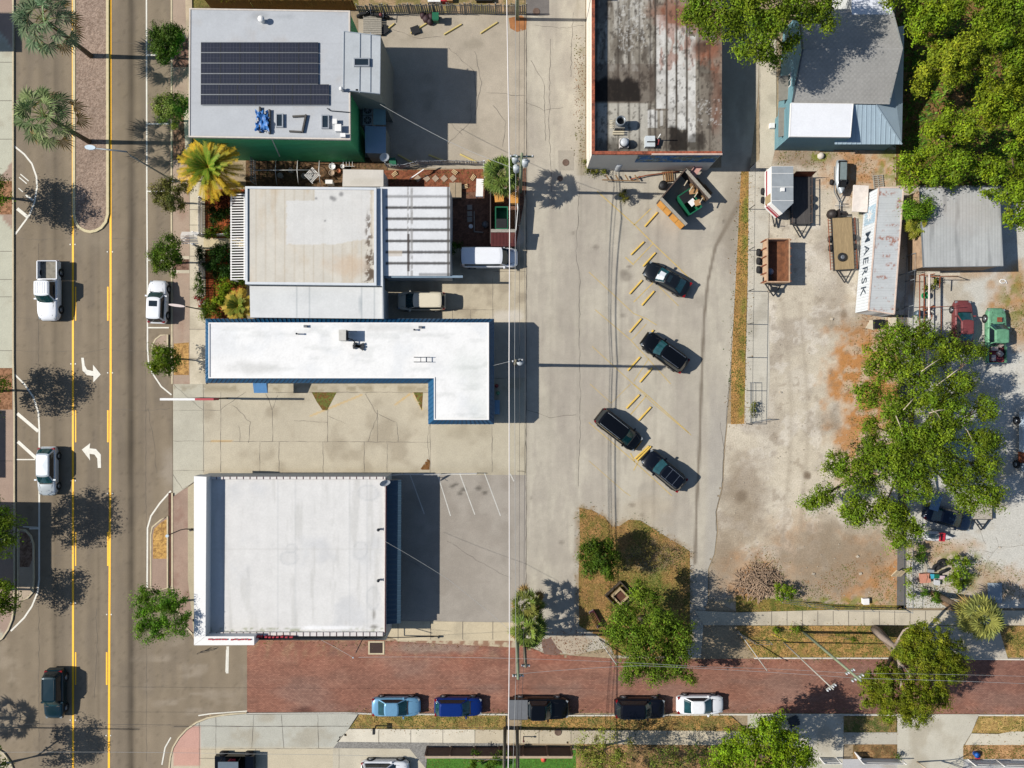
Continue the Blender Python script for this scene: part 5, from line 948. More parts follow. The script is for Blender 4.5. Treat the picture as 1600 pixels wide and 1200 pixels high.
    for sy in (-1, 1):
        mm = MB(); mm.box(d_ - .42, d_ - .27, sy * (Wd / 2 + .02) - .12, sy * (Wd / 2 + .02) + .12, zb + .02, zb + .17); mm.build('side_mirror', body, t)
        xh = X(.955); MB().box(-.13, .1, -.17, .17, -.06, .02, at=(xh, sy * Wd * .33, prof(sp['top'], .95) * s - .04), rz=-sy * .45).build('headlight', LAMP, t)
        if not bedx: MB().box(-.1, .12, -.17, .17, -.1, .04, at=(X(.035), sy * Wd * .36, prof(sp['top'], .03) * s - .03), rz=sy * .3).build('taillight', TAIL, t)
        if wheels:
            for f in (.19, .81):
                r_ = .34 * (1.12 if kind in ('pickup', 'suv', 'van') else 1); y0 = sy * (Wd / 2 - .10)
                w1 = MB().tube([(X(f), y0 - .11, r_), (X(f), y0 + .11, r_)], r_, 20).build('wheel', TYRE, t)
                MB().tube([(X(f), y0 + sy * .112 - .01, r_), (X(f), y0 + sy * .112 + .01, r_)], r_ * .62, 14).build('rim', wheel_mat or RIM, w1)
                arch = MB().tube([(X(f), y0 - .08, r_ + .03), (X(f), y0 + sy * .104, r_ + .03)], r_ * 1.15, 18).build('wheel_arch', BLK, t)
    MB().box(X(.985), X(1.004), -Wd * .36, Wd * .36, .38, .6 * s).build('grille', BLK, t)
    hx = (X(sp['g'][3] + .035), X(.93)); wm = Wd * .36; hl = MB()
    for sy in (-1, 1): hl.beam((hx[0], sy * wm * .95, prof(sp['top'], .76) * s + .022), (hx[1], sy * wm * .72, prof(sp['top'], .93) * s + .025), .02, .02)
    hl.build('hood_seam', mat('seam_dark', '#26282a', .6) if True else BLK, t)
    if sunroof: MB().box(lerp(b_, c_, .58), lerp(b_, c_, .86), -wt * .62, wt * .62, H - .0, H + .026).build('sunroof', SDG, t)
    if rails:
        for sy in (-1, 1): MB().tube([(b_ + .15, sy * wt * .86, H + .02), (b_ + .25, sy * wt * .9, H + .07), (c_ - .25, sy * wt * .9, H + .07), (c_ - .15, sy * wt * .86, H + .02)], .022).build('roof_rail', rails, t)
        for q in range(crossbars): x_ = lerp(b_, c_, .3 + .4 * q); MB().beam((x_, -wt * .9, H + .06), (x_, wt * .9, H + .06), .04, .03).build('crossbar', rails, t)
    if roof_ribs:
        g = MB()
        for y in np.linspace(-.8, .8, 6): g.beam((lerp(b_, c_, .1), y * wt, H + .01), (lerp(b_, c_, .9), y * wt, H + .01), .05, .03)
        g.build('roof_rib', body, t)
    if shade: g = MB(); g.beam((d_ - .12, -wt * .1, zb + .2), (c_ + .06, -wt * .05, H - .13), .55, .05); g.add([(d_ - .0, .08, zb + .12), (d_ - .0, wb * .74, zb + .1), (c_ + .16, wt * .74, H - .05), (c_ + .18, .08, H - .04)], [(0, 1, 2, 3)]); g.build('sunshade', mat('sunshade_silver', '#e8ecef', .3, .3), t).location = (0, 0, .06)
    if bedx:
        x0, x1 = X(.0), X(bedx); zt = 1.08 * s; wv = Wd / 2 * .985; g = MB()
        g.box(x0 + .06, x1, wv - .1, wv, .45, zt); g.box(x0 + .06, x1, -wv, -wv + .1, .45, zt); g.box(x0, x0 + .06, -wv * .94, wv * .94, .45, zt - .01); g.box(x1 - .06, x1 - .001, -wv + .1, wv - .1, .45, zt - .02); g.build('bed', body, t)
        MB().box(x0 + .061, x1 - .061, -wv + .101, wv - .101, .5, .62).build('bed_floor', open_bed_mat or mat('bed_floor', '#8d877a', .9, amt=.25), t)
        MB().box(x0 - .12, x0 - .001, -wv * .9, wv * .9, .42, .58).build('rear_bumper', CHROME, t)
        for sy in (-1, 1): MB().box(x0 - .02, x0 + .04, sy * wv * .9 - .06, sy * wv * .9 + .06, .7, zt - .05).build('taillight', TAIL, t)
        if cover: MB().box(x0 + .03, x1 - .02, -wv + .05, wv - .05, zt + .005, zt + .04).build('bed_cover', cover, t)
    else: MB().box(X(0) - .02, X(.012), -Wd * .38, Wd * .38, .36, .55).build('rear_bumper', body, t)
    return t
DOWN = -90
WHT = paint('white', '#f2f4f7', 0, .3); BLKP = paint('black', '#08090b', .0, .2); SILV = paint('silver', '#ccd4da', .3, .3)
car('pickup_truck', 'white crew cab pickup with an empty open bed driving on the main road', 'pickup', 84, 456, DOWN, WHT, cat='pickup truck', roof_ribs=True)
car('parked_car', 'white SUV with sunroof parked at the kerb by the garden', 'suv', 252, 473, 88, WHT, sunroof=True, L=4.2, W_=1.85, H=1.62)
car('hatchback', 'silver rounded hatchback driving beside the white turn arrow', 'hatch', 81.5, 735, DOWN, SILV, L=4.75, W_=1.82)
car('dark_suv', 'dark teal SUV driving toward the end of the road near the corner', 'suv', 93, 1079, DOWN, paint('teal', '#12303a', .2), L=4.85, rails=DARKM)
car('cargo_van', 'long white van parked beside the garbage enclosure', 'van', 765, 405, 0, WHT, cat='van')
car('minivan', 'beige minivan parked in the drive behind the shop', 'minivan', 660, 472, 180, paint('beige', '#e4dac2', 0), L=4.7, W_=1.85, cat='minivan', roof_ribs=True)
car('parked_car', 'charcoal sedan with sunroof and silver sunshade in its windscreen', 'sedan', 1040, 438, 180 - 29, paint('charcoal', '#14181d', .0), sunroof=True, shade=True, L=4.75)
car('parked_car', 'black SUV with bright roof rails, closest to the pole shadow', 'suv', 1036, 551, 180 - 36, BLKP, rails=CHROME, L=4.95, W_=1.95)
car('minivan', 'black minivan with reddish tail, in front of the paired wheel stops', 'minivan', 965, 671, -38, BLKP, rails=GREYM, L=5.0, W_=1.95, cat='minivan')
car('parked_car', 'black SUV with roof rails and two crossbars', 'suv', 1035, 734, 180 - 40, paint('navy_black', '#080c16', .0), rails=CHROME, crossbars=2, L=4.75, W_=1.92)
car('parked_car', 'light blue sedan parked on the brick street', 'sedan', 621, 1099, 0, paint('light_blue', '#7fb2d2', .3), L=4.75, W_=1.85)
car('parked_car', 'deep blue hatchback parked behind the light blue sedan on brick', 'hatch', 717, 1099, 0, paint('deep_blue', '#0d2f78', .2), L=4.7)
car('pickup_truck', 'black pickup with grey bed cover parked on the brick street', 'pickup', 842, 1101, 0, BLKP, cover=mat('bed_cover_grey', '#6b6e72', .7, amt=.08), cat='pickup truck', L=5.9)
car('parked_car', 'black SUV with maroon tail parked between the pickup and the white sedan', 'suv', 998, 1101, 0, paint('maroon_black', '#10121c', .2), L=4.95, W_=1.95)
car('parked_car', 'white sedan parked last in the row on the brick street', 'sedan', 1091, 1096, 0, WHT, L=4.55, W_=1.8)
car('parked_car', 'white car with black rails cut by the picture edge beside the gravel strip', 'suv', 604, 1197, 0, WHT, rails=BLK)
t = car('dark_blue_coupe', 'dark blue car with its trunk open half under the oak', 'sedan', 1475, 806, -16, paint('dark_blue', '#1b2a40', .3), L=4.8); MB().box(-.5, .4, -.75, .75, 0, .05).build('trunk_lid', paint('steel_blue', '#7d9ab5', .2), t).location = (-1.9, 1.0, 1.25)
OLDG = mat('faded_green_paint', '#6a9f7c', .6, .1, amt=.25, scale=2.5, amt2=.2, scale2=9); OLDR = mat('faded_maroon_paint', '#7d3f40', .55, .1, amt=.2, scale=2, amt2=.15, scale2=10)
t = car('vintage_pickup', 'faded green vintage pickup with rust patches and junk in its bed', 'pickup', 1549, 525, 90, OLDG, L=5.4, W_=1.9, H=1.6, cat='pickup truck', open_bed_mat=mat('bed_junk', '#8d3a44', .9, amt=.6, scale=4), no_glass=False)
mb = MB(); mb.box(1.3, 1.75, -.25, .2, 1.12, 1.19); mb.build('rust_patch', RUSTY, t)
mb = MB(); [mb.box(-.3, .3, -.2, .2, .62, .8 + .1 * i, rz=i * .8, at=(-2.2 + i * .45, .3 * (-1) ** i, 0)) for i in range(4)]; mb.build('junk_load', mat('junk_pale', '#c9b5a8', .8, amt=.3), t)
car('vintage_car', 'faded maroon vintage car by the rusty pipe rack, under branches', 'sedan', 1497, 507, 90, OLDR, L=4.6, W_=1.8, H=1.55, group=None)
# black open jeep at the picture's edge
p = P(372, 1187); t = thing('open_jeep', 'black open-sided jeep with red seats and flat grey top', 'jeep', (p.x, p.y, 0), 0)
MB().box(-1.9, 1.9, -.85, .85, .5, 1.0).build('body', BLKP, t); MB().box(-1.2, .75, -.8, .8, 1.85, 1.92).build('top', mat('jeep_top', '#5f6e7a', .6), t)
for y in (-.4, .4): MB().box(-.3, .15, y - .22, y + .22, 1.0, 1.25).box(-.45, -.3, y - .22, y + .22, 1.0, 1.65).build('seat', mat('seat_red', '#a8283a', .7), t)
for x in (-1.25, 1.25):
    for y in (-.85, .85): MB().tube([(x, y - .13, .4), (x, y + .13, .4)], .4, 18).build('wheel', TYRE, t)
mb = MB(); [mb.tube([(x, y, .95), (x, y, 1.85)], .035) for x in (-1.1, .65) for y in (-.75, .75)]; mb.build('roll_bar', BLK, t)
# ---- trailers
def trailer(name, label, px0, py0, px1, py1, ang, deckm, wheel_x=(.0,), sides=0, side_m=None, tongue=1.3, ramp=False, zd=.55, wide=True, frame=None, dual=True):
    cx, cy = (px0 + px1) / 2, (py0 + py1) / 2; p = P(cx, cy, zd); k = S * (1 - zd / HC); Ld = (py1 - py0) * k; Wd = (px1 - px0) * k
    t = thing(name, label, 'trailer', (p.x, p.y, 0), R(ang)); fm = frame or DARKM      # local +y = up the picture, tongue at -y
    MB().box(-Wd / 2, Wd / 2, -Ld / 2, Ld / 2, zd - .05, zd).build('deck', deckm, t)
    mb = MB(); mb.box(-Wd / 2 - .05, -Wd / 2, -Ld / 2, Ld / 2, zd - .16, zd + .03); mb.box(Wd / 2, Wd / 2 + .05, -Ld / 2, Ld / 2, zd - .16, zd + .03); mb.box(-Wd / 2 - .05, Wd / 2 + .05, -Ld / 2 - .06, -Ld / 2, zd - .16, zd + .05); mb.box(-Wd / 2 - .05, Wd / 2 + .05, Ld / 2, Ld / 2 + .06, zd - .16, zd + .05); mb.build('frame', fm, t)
    mb = MB(); mb.beam((-Wd * .4, -Ld / 2, zd - .1), (0, -Ld / 2 - tongue, zd - .1), .08, .1); mb.beam((Wd * .4, -Ld / 2, zd - .1), (0, -Ld / 2 - tongue, zd - .1), .08, .1); mb.beam((-Wd * .2, -Ld / 2 - tongue * .5, zd - .1), (Wd * .2, -Ld / 2 - tongue * .5, zd - .1), .06, .08); mb.build('tongue', fm, t)
    for wy_ in wheel_x:
        for sx in (-1, 1):
            if dual: MB().tube([(sx * (Wd / 2 + .2) - .1, wy_, .33), (sx * (Wd / 2 + .2) + .1, wy_, .33)], .33, 16).build('wheel', TYRE, t); MB().tube([(sx * (Wd / 2 + .31) - .01, wy_, .33), (sx * (Wd / 2 + .31) + .01, wy_, .33)], .17, 12).build('rim', RIM, t)
    return t, Wd, Ld
PLK = mat('deck_planks', '#a08a66', .9, amt=.12, scale=1, amt2=.25, scale2=3, stretch=(8, .6, 1)); PLD = mat('dark_planks', '#4f4b49', .9, amt=.2, scale=1, amt2=.3, scale2=3, stretch=(8, .6, 1))
t, Wd, Ld = trailer('flatbed_trailer', 'flatbed trailer with brown plank deck and a loose tyre on it', 1302, 340, 1333, 421, 3, PLK, (.55, -.35))
mb = MB()
for i in range(17): y = -Ld / 2 + .1 + i * .3; mb.box(-Wd / 2 - .32, -Wd / 2 - .06, y, y + .04, .42, .5) if abs(y - .1) > .95 else None; mb.box(Wd / 2 + .06, Wd / 2 + .32, y, y + .04, .42, .5) if abs(y - .1) > .95 else None
mb.box(-Wd / 2 - .36, -Wd / 2 - .32, -Ld / 2, Ld / 2, .4, .5); mb.box(Wd / 2 + .32, Wd / 2 + .36, -Ld / 2, Ld / 2, .4, .5); mb.build('side_rail', RUSTY, t)
p = P(1315, 402, .56); t = thing('spare_tyre', 'loose wheel lying on the plank deck of the flatbed trailer', 'tyre', (p.x, p.y, .56)); mb = MB(); mb.lathe(0, 0, [(.2, .05), (.24, .2), (.34, .24), (.42, .18), (.44, .1), (.40, .01), (.22, 0)], 20); mb.build('tyre', TYRE, t); MB().lathe(0, 0, [(.21, .16), (.1, .12), (.08, .15), (0, .16)], 14).build('rim', RIM, t)
mb = MB(); mb.lathe(0, 0, [(.4, 0), (.5, .3), (.42, .7), (.2, .85), (0, .88)], 10); mb.box(.3, 1.5, -.1, .1, .5, .6); mb.box(.5, .6, -.4, .4, .1, .9); one('outboard_motor', 'dark lumpy machine at the head of the flatbed trailer', 'machine', P(1297, 336), mb, mat('dark_brown_plastic', '#2f2724', .6, amt=.2))
t, Wd, Ld = trailer('utility_trailer', 'dark-decked utility trailer with rails, beside the grey enclosed trailer', 1236, 277, 1266, 350, 0, PLD, (.3, -.5), zd=.6)
mb = MB(); mb.box(Wd / 2 - .02, Wd / 2 + .04, -Ld / 2, Ld / 2, .98, 1.04); mb.box(-Wd / 2 - .04, -Wd / 2 + .02, -Ld / 2, Ld / 2, .98, 1.04); [mb.box(sx * Wd / 2 - .03, sx * Wd / 2 + .03, y - .03, y + .03, .6, .98) for sx in (-1, 1) for y in np.linspace(-Ld / 2 + .1, Ld / 2 - .1, 6)]; mb.build('side_rail', mat('rail_brown', '#5d4d44', .7), t)
mb = MB(); mb.add([(-Wd / 2, Ld / 2 + .05, .6), (Wd / 2 + .1, Ld / 2 + .05, .6), (Wd / 2 + .1, Ld / 2 + .2, 1.9), (-Wd / 2, Ld / 2 + .2, 1.9)], [(0, 1, 2, 3), (3, 2, 1, 0)]); mb.build('ramp', RUSTY, t)
# enclosed trailer: pointed nose, white sides with red stripe
p = P(1208, 306, 0); t = thing('enclosed_trailer', 'grey-roofed enclosed trailer with pointed nose and red stripe', 'trailer', (p.x, p.y, 0)); zt = 2.4
sh = [(-1.05, 2.2), (1.05, 2.2), (1.05, -1.35), (0, -2.35), (-1.05, -1.35)]
MB().prism(sh, .5, zt).build('body', WHITE, t); mb = MB(); mb.prism([(x * .985, y * .985) for x, y in sh], zt + .003, zt + .03); mb.build('roof', mat('trailer_roof', '#aab0b3', .5, .2, amt=.1, scale=1.5), t)
mb = MB(); [mb.beam((-1.03, y, zt + .04), (1.03, y, zt + .04), .04, .02) for y in (1.5, .2, -1.1)]; mb.build('roof_seam', WHITE, t); MB().box(-.2, .15, -.25, .1, zt + .03, zt + .2).build('roof_vent', WHITE, t)
mb = MB(); mb.prism([(-1.06, -1.35), (-1.07, -1.36), (-.01, -2.38), (0, -2.36)], .9, 1.3, bot=True); mb.prism([(-1.06, -1.35), (-1.07, -1.36), (-.01, -2.38), (0, -2.36)], 1.45, 1.6, bot=True); mb.prism([(-1.06, 2.1), (-1.075, 2.1), (-1.075, -1.3), (-1.06, -1.3)], 1.0, 1.3, bot=True); mb.build('stripe', mat('stripe_red', '#a52b3c', .5), t)
MB().box(-1.08, -1.055, -1.15, -.35, .8, 2.2).build('side_door', mat('door_tan', '#b09a72', .7), t)
for y in (.35, -.5): MB().tube([(-1.25, y, .33), (-1.07, y, .33)], .33, 16).build('wheel', TYRE, t)
mb = MB(); mb.beam((-.3, -1.9, .45), (0, -3.2, .45), .08, .1); mb.beam((.3, -1.9, .45), (0, -3.2, .45), .08, .1); mb.tube([(0, -3.0, .1), (0, -3.0, 1.0)], .04); mb.build('tongue', DARKM, t)
# rusty dump trailer
p = P(1205, 412, 0); t = thing('dump_trailer', 'rusty high-sided dump trailer with three wheels showing on one flank', 'trailer', (p.x, p.y, 0)); TAN = mat('faded_tan_steel', '#c4a384', .8, amt=.2, scale=2, amt2=.15, scale2=10); RIN = mat('rusty_inside', '#7d5034', .85, amt=.4, scale=2, amt2=.25, scale2=12)
MB().box(-1.0, 1.0, -2.1, 2.1, .75, .85).build('bed_floor', RIN, t); mb = MB(); mb.box(-1.13, -1.0, -2.13, 2.13, .75, 1.9); mb.box(1.0, 1.13, -2.13, 2.13, .75, 1.9); mb.box(-1.0, 1.0, -2.13, -2.02, .75, 1.9); mb.box(-1.0, 1.0, 2.04, 2.13, .75, 1.85); mb.build('bed_wall', TAN, t); mb = MB(); mb.box(-.999, -.97, -2.02, 2.03, .86, 1.88); mb.box(.97, .999, -2.02, 2.03, .86, 1.88); mb.box(-.97, .97, -2.02, -1.99, .86, 1.88); mb.build('bed_lining', RIN, t)
mb = MB(); [mb.box(sx * 1.2 - .05, sx * 1.2 + .05, y - .05, y + .05, .5, 1.9) for sx in (-1, 1) for y in np.linspace(-2, 2, 6)]; mb.build('stake', RUSTY, t)
for y in (1.05, .2, -.65): MB().tube([(-1.5, y, .36), (-1.25, y, .36)], .36, 18).build('wheel', TYRE, t); MB().tube([(1.2, y, .36), (1.4, y, .36)], .36, 18).build('wheel', TYRE, t)
mb = MB(); mb.beam((-.8, -2.1, .6), (0, -3.3, .6), .1, .12); mb.beam((.8, -2.1, .6), (0, -3.3, .6), .1, .12); mb.box(-.3, .3, -2.9, -2.4, .6, .9); mb.build('tongue', DARKM, t); mb = MB(); mb.lathe(0, 0, [(.3, 0), (.34, .3), (.1, .5), (0, .55)], 9); o = mb.build('rubbish_sack', mat('pale_sack', '#9aa6b2', .6, amt=.3), label='pale crumpled sack lying inside the rusty dump trailer', cat='sack'); o.location = P(1202, 425, .86)
mb = MB(); mb.lathe(0, 0, [(.5, 0), (.55, .25), (.3, .5), (0, .55)], 9); o = mb.build('rubbish_sack', BLK, label='black sack in the dark corner of the dump trailer', cat='sack'); o.location = P(1199, 437, .86)
# personal watercraft on its trailer
p = P(1308, 282, 0); t = thing('jet_ski', 'grey and black jet ski sitting on a small trailer', 'jet ski', (p.x, p.y, .4), R(-2)); mb = MB(); vs = []; fs = []; n = 12
fr = [(-1.7, .5), (-1.2, .58), (-.5, .6), (.3, .58), (.9, .45), (1.35, .22), (1.55, .04)]
for y, w_ in fr:
    for k in range(n): a = 2 * math.pi * k / n; vs.append((w_ * math.cos(a), -y, .45 + .3 * math.sin(a)))
for i in range(len(fr) - 1):
    for k in range(n): fs.append((i * n + k, (i + 1) * n + k, (i + 1) * n + (k + 1) % n, i * n + (k + 1) % n))
mb.add(vs, fs + [tuple(range(n))], 0, True); mb.build('hull', mat('jetski_grey', '#b4bcc0', .35, .2), t); MB().box(-.3, .3, -.3, 1.4, .7, .95).build('seat', mat('jetski_seat', '#7d8a8a', .7), t); MB().box(-.36, -.3, -1.0, 1.5, .6, .86).box(.3, .36, -1.0, 1.5, .6, .86).box(-.42, .42, 1.4, 1.6, .6, .8).build('footwell_trim', BLK, t); MB().beam((-.4, -.5, 1.15), (.4, -.5, 1.15), .06, .06).box(-.22, .22, -1.0, -.4, .75, 1.1).build('handlebar', BLK, t)
p = P(1309, 292, 0); t = thing('boat_trailer', 'small skeletal trailer under the jet ski', 'trailer', (p.x, p.y, 0)); mb = MB(); [mb.beam((sx * .5, 1.9, .35), (sx * .5, -.6, .35), .06, .08) for sx in (-1, 1)]; [mb.beam((sx * .5, -.6, .35), (0, -1.6, .35), .06, .08) for sx in (-1, 1)]; mb.beam((0, -1.5, .35), (0, -2.9, .35), .08, .08); mb.beam((-.5, -2.0, .5), (.5, -2.0, .5), .05, .05); mb.beam((-.3, -2.5, .5), (.3, -2.5, .5), .05, .05); mb.tube([(0, -1.7, .3), (0, -1.7, .9)], .05); mb.build('frame', GREYM, t)
for sx in (-1, 1): MB().tube([(sx * .75 - .08, .4, .27), (sx * .75 + .08, .4, .27)], .27, 14).build('wheel', TYRE, t)
# small tongue trailer and white trailer of the scrap yard
t, Wd, Ld = trailer('tilt_trailer', 'empty black-framed trailer poking out from under the oak', 1518, 770, 1550, 811, 0, mat('pale_boards', '#b3aa9c', .9, amt=.3), (.2,), zd=.6, tongue=1.1, dual=False)
for sx in (-1, 1): MB().tube([(sx * (Wd / 2 - .15), .2, .3), (sx * (Wd / 2 + .1), .2, .3)], .3, 14).build('wheel', TYRE, t)
p = P(1592, 690, 0); t = thing('work_trailer', 'pale blue-white box trailer with two wheels showing, beside the oak', 'trailer', (p.x, p.y, 0)); LBX = mat('pale_blue_panel', '#c3d3e2', .5, amt=.15, scale=2)
MB().box(-.35, 2.4, -.95, 3.0, .5, 1.15).build('body', LBX, t); MB().box(-.15, 2.4, -2.9, -1.0, .55, 1.1).build('front_box', LBX, t); MB().box(-.45, -.15, -2.0, -.95, .5, 1.0).build('gas_tank', RUSTY, t)
for y in (2.1, -2.2): MB().tube([(-.62, y, .4), (-.42, y, .4)], .4, 18).build('wheel', TYRE, t); MB().tube([(-.64, y, .4), (-.62, y, .4)], .22, 14).build('rim', RIM, t)
mb = MB(); [mb.cyl(x, y, 1.1, 1.17, .07, 10) for x, y in ((0, -1.3), (0, -1.9), (.4, -1.5), (.1, .8), (.5, 1.6))]; mb.build('bolt_hole', BLK, t)
# motorbikes by the wooden fence
def motorbike(label, px, py, ang, col):
    p = P(px, py); t = thing('motorcycle', label, 'motorcycle', (p.x, p.y, 0), R(ang), group='motorcycles by the fence'); 
    for x in (-.7, .7): mb = MB(); mb.tube([(x, -.07, .32), (x, .07, .32)], .32, 16); mb.build('wheel', TYRE, t)
    mb = MB(); mb.tube([(.7, 0, .32), (.5, 0, .95)], .04); mb.tube([(-.7, 0, .32), (0, 0, .45), (.45, 0, .8)], .05); mb.box(-.2, .3, -.16, .16, .25, .6); mb.build('frame', DARKM, t)
    MB().lathe(0, 0, [(0, 0), (.16, .05), (.17, .16), (.1, .26), (0, .28)], 10).build('fuel_tank', col, t).location = (.2, 0, .65); MB().box(-.65, .02, -.13, .13, .68, .8).build('seat', BLK, t); MB().beam((.5, -.36, 1.0), (.5, .36, 1.0), .04, .04).build('handlebar', CHROME, t)
motorbike('black motorcycle leaning close to the fence, nearer the deck', 574, 26, 10, BLKP); motorbike('black motorcycle parked next to another, nearer the wheel stops', 594, 29, -5, OLDR)
# ================================================================ VEGETATION
LEAF = mattr('leaf', rough=.55, amt=.0, scale=1, amt2=0, spec=.12)
nt_ = LEAF.node_tree; b_ = nt_.nodes['Principled BSDF']; a_ = [n for n in nt_.nodes if n.type == 'ATTRIBUTE'][0]; nt_.links.new(a_.outputs['Color'], b_.inputs['Base Color'])
tr_ = nt_.nodes.new('ShaderNodeBsdfTranslucent'); nt_.links.new(a_.outputs['Color'], tr_.inputs[0]); mx_ = nt_.nodes.new('ShaderNodeMixShader'); mx_.inputs[0].default_value = .28
nt_.links.new(b_.outputs[0], mx_.inputs[1]); nt_.links.new(tr_.outputs[0], mx_.inputs[2]); nt_.links.new(mx_.outputs[0], [n for n in nt_.nodes if n.type == 'OUTPUT_MATERIAL'][0].inputs[0])
BARK = mat('bark', '#7d6a56', .95, amt=.25, scale=4, amt2=.2, scale2=20); PBARK = mat('palm_bark', '#6b5c4c', .95, amt=.25, scale=6)
TR = np.random.RandomState(11)
def foliage(clumps, green, dens=110, leaf=.15, hue=.3, sub=.55, airy=.0, flat=.7):
    """clumps: (x, y, z, r) world. Leaves sit on small sprays spread over each clump's surface."""
    C0 = np.array(c(green)) * np.array([1.06, .98, .8]); PV = []; PC = []; PN = []; SC = []
    for (x, y, z, r) in clumps:
        ns_ = max(6, int(13.0 * r * r * (1 - airy)))
        u = TR.normal(size=(ns_, 3)); u /= np.linalg.norm(u, axis=1)[:, None]; u[:, 2] = np.where(u[:, 2] < -.35, -u[:, 2], u[:, 2])
        rad = TR.uniform(.55, 1.08, ns_)[:, None]; sc_ = np.array([x, y, z]) + u * rad * r * np.array([1, 1, flat])
        tint = 1 + hue * TR.normal(size=(ns_, 1)); warm = TR.uniform(-.12, .22, (ns_, 1))
        m = max(4, int(2.7 * dens * r * r * 3.2 * (1 - airy * .5) / ns_)); sr = sub * (.6 + .5 * TR.rand(ns_, 1, 1))
        ctr = sc_[:, None, :] + TR.normal(size=(ns_, m, 3)) * sr * .55 * np.array([1, 1, .6])
        colr = np.clip(C0[None, None, :] * (tint[:, None, :] * (1 + .25 * TR.normal(size=(ns_, m, 1)))), .004, .6); colr[..., 0:1] *= 1 + warm[:, None, :]; colr[..., 2:3] *= .75
        PV.append(ctr.reshape(-1, 3)); PC.append(colr.reshape(-1, 3)); SC.append(np.ones(ns_ * m)); PN.append(((ctr - sc_[:, None, :]) / (sr * .5) + (u * .9)[:, None, :]).reshape(-1, 3))
        if airy < .2:
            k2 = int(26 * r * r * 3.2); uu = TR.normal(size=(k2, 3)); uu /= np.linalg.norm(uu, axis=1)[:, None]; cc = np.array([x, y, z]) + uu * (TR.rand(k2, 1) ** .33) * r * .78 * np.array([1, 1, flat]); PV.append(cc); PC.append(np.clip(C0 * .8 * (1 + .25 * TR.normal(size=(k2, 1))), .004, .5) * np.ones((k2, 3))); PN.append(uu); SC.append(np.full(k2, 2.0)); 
    ctr = np.concatenate(PV); colr = np.concatenate(PC); n = len(ctr)
    nrm = TR.normal(size=(n, 3)) * .55 + np.concatenate(PN) * .75; nrm[:, 2] = np.abs(nrm[:, 2]) * .8 + .15; nrm /= np.linalg.norm(nrm, axis=1)[:, None]
    a = np.cross(nrm, TR.normal(size=(n, 3))); a /= np.linalg.norm(a, axis=1)[:, None]; b = np.cross(nrm, a); s_ = leaf * .82 * TR.uniform(.6, 1.3, (n, 1)) * np.concatenate(SC)[:, None]
    V = np.stack([ctr - a * s_ * .7, ctr - b * s_ * .35, ctr + a * s_ * .7, ctr + b * s_ * .35], 1).reshape(-1, 3); F = np.arange(4 * n).reshape(-1, 4)
    return V, F, np.repeat(colr, 4, 0)
def tree(name, label, base, clumps_px, green='#6c9432', trunk_r=.18, group=None, cat='tree', dens=110, leaf=.17, sub=.55, airy=0, limbs=True, flat=.7, bark=None, hue=.25, kind=None):
    p0 = P(*base, 0); t = thing(name, label, cat, p0, group=group)
    cl = []
    for (px, py, r, z) in clumps_px: q = P(px, py, z); cl.append((q.x, q.y, z, PX(r, z)))
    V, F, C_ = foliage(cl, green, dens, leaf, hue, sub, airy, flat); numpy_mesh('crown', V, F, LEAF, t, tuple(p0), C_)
    if limbs:
        mb = MB(); zt = np.mean([q[2] for q in cl]); top = Vector((lerp(p0.x, np.mean([q[0] for q in cl]), .45), lerp(p0.y, np.mean([q[1] for q in cl]), .45), zt * .5)); mid = p0.lerp(top, .5) + Vector((.1, .05, 0))
        mb.tube([p0 + Vector((0, 0, -.05)), mid, top], [trunk_r * 1.25, trunk_r, trunk_r * .85], 8)
        for qi, q in enumerate(cl):
            if len(cl) > 9 and qi % 2: continue
            e = Vector(q[:3]) - Vector((0, 0, q[3] * .35)); m = top.lerp(e, .5) + Vector((TR.uniform(-.3, .3), TR.uniform(-.3, .3), .2)); mb.tube([top, m, e], [trunk_r * .6, trunk_r * .38, trunk_r * .12], 6)
            for _ in range(3):
                a = TR.uniform(0, 6.28); e2 = e + Vector((math.cos(a) * q[3] * .8, math.sin(a) * q[3] * .8, TR.uniform(-.1, .5) * q[3])); mb.tube([m.lerp(e, .6), e2], [trunk_r * .2, .015], 5)
        mb.build('trunk', bark or BARK, t, world=True)
    return t
def round_crown(px, py, r, z, n=7):
    out = [(px, py, r * .55, z + .6)]; sx_ = TR.uniform(.85, 1.18)
    for i in range(n): a = i / n * 6.28 + TR.uniform(-.3, .3); q = r * TR.uniform(.42, .78); out.append((px + q * math.cos(a) * sx_, py + q * math.sin(a) / sx_, r * TR.uniform(.34, .52), z + TR.uniform(-.6, .4)))
    return out
G1, G2, G3 = '#6b8a34', '#5c7c3a', '#7f9a34'
# small street trees of the kerbside strip (image position of the crown, base further in)
for lab, px, py, r, z, gcol, base, airy in (
    ('dark green street tree farthest from the corner, by the panelled roof', 260, 68, 30, 4.2, '#4f7430', (278, 92), 0),
    ('pale green street tree between the dark street tree and the yellow palm', 268, 168, 26, 4.0, '#7f9a55', (284, 190), .1),
    ('sparse grey-green street tree tucked under the yellow palm', 263, 303, 27, 3.8, '#7c8452', (282, 318), .35),
    ('round street tree in line with the garden path hedge', 260, 398, 26, 3.6, '#5e7f2e', (277, 412), 0),
    ('small street tree at the kerbed island beside the L-shaped roof', 256, 561, 23, 3.4, '#6f8f2c', (273, 561), .1),
    ('wide street tree by the corner store at the junction', 252, 958, 42, 4.6, '#6a9a36', (289, 938), .25)):
    tree('street_tree', lab, base, round_crown(px, py, r * 1.05, z, 9), gcol, .09, 'street trees along the shops', dens=150, leaf=.15, sub=.45, airy=airy)
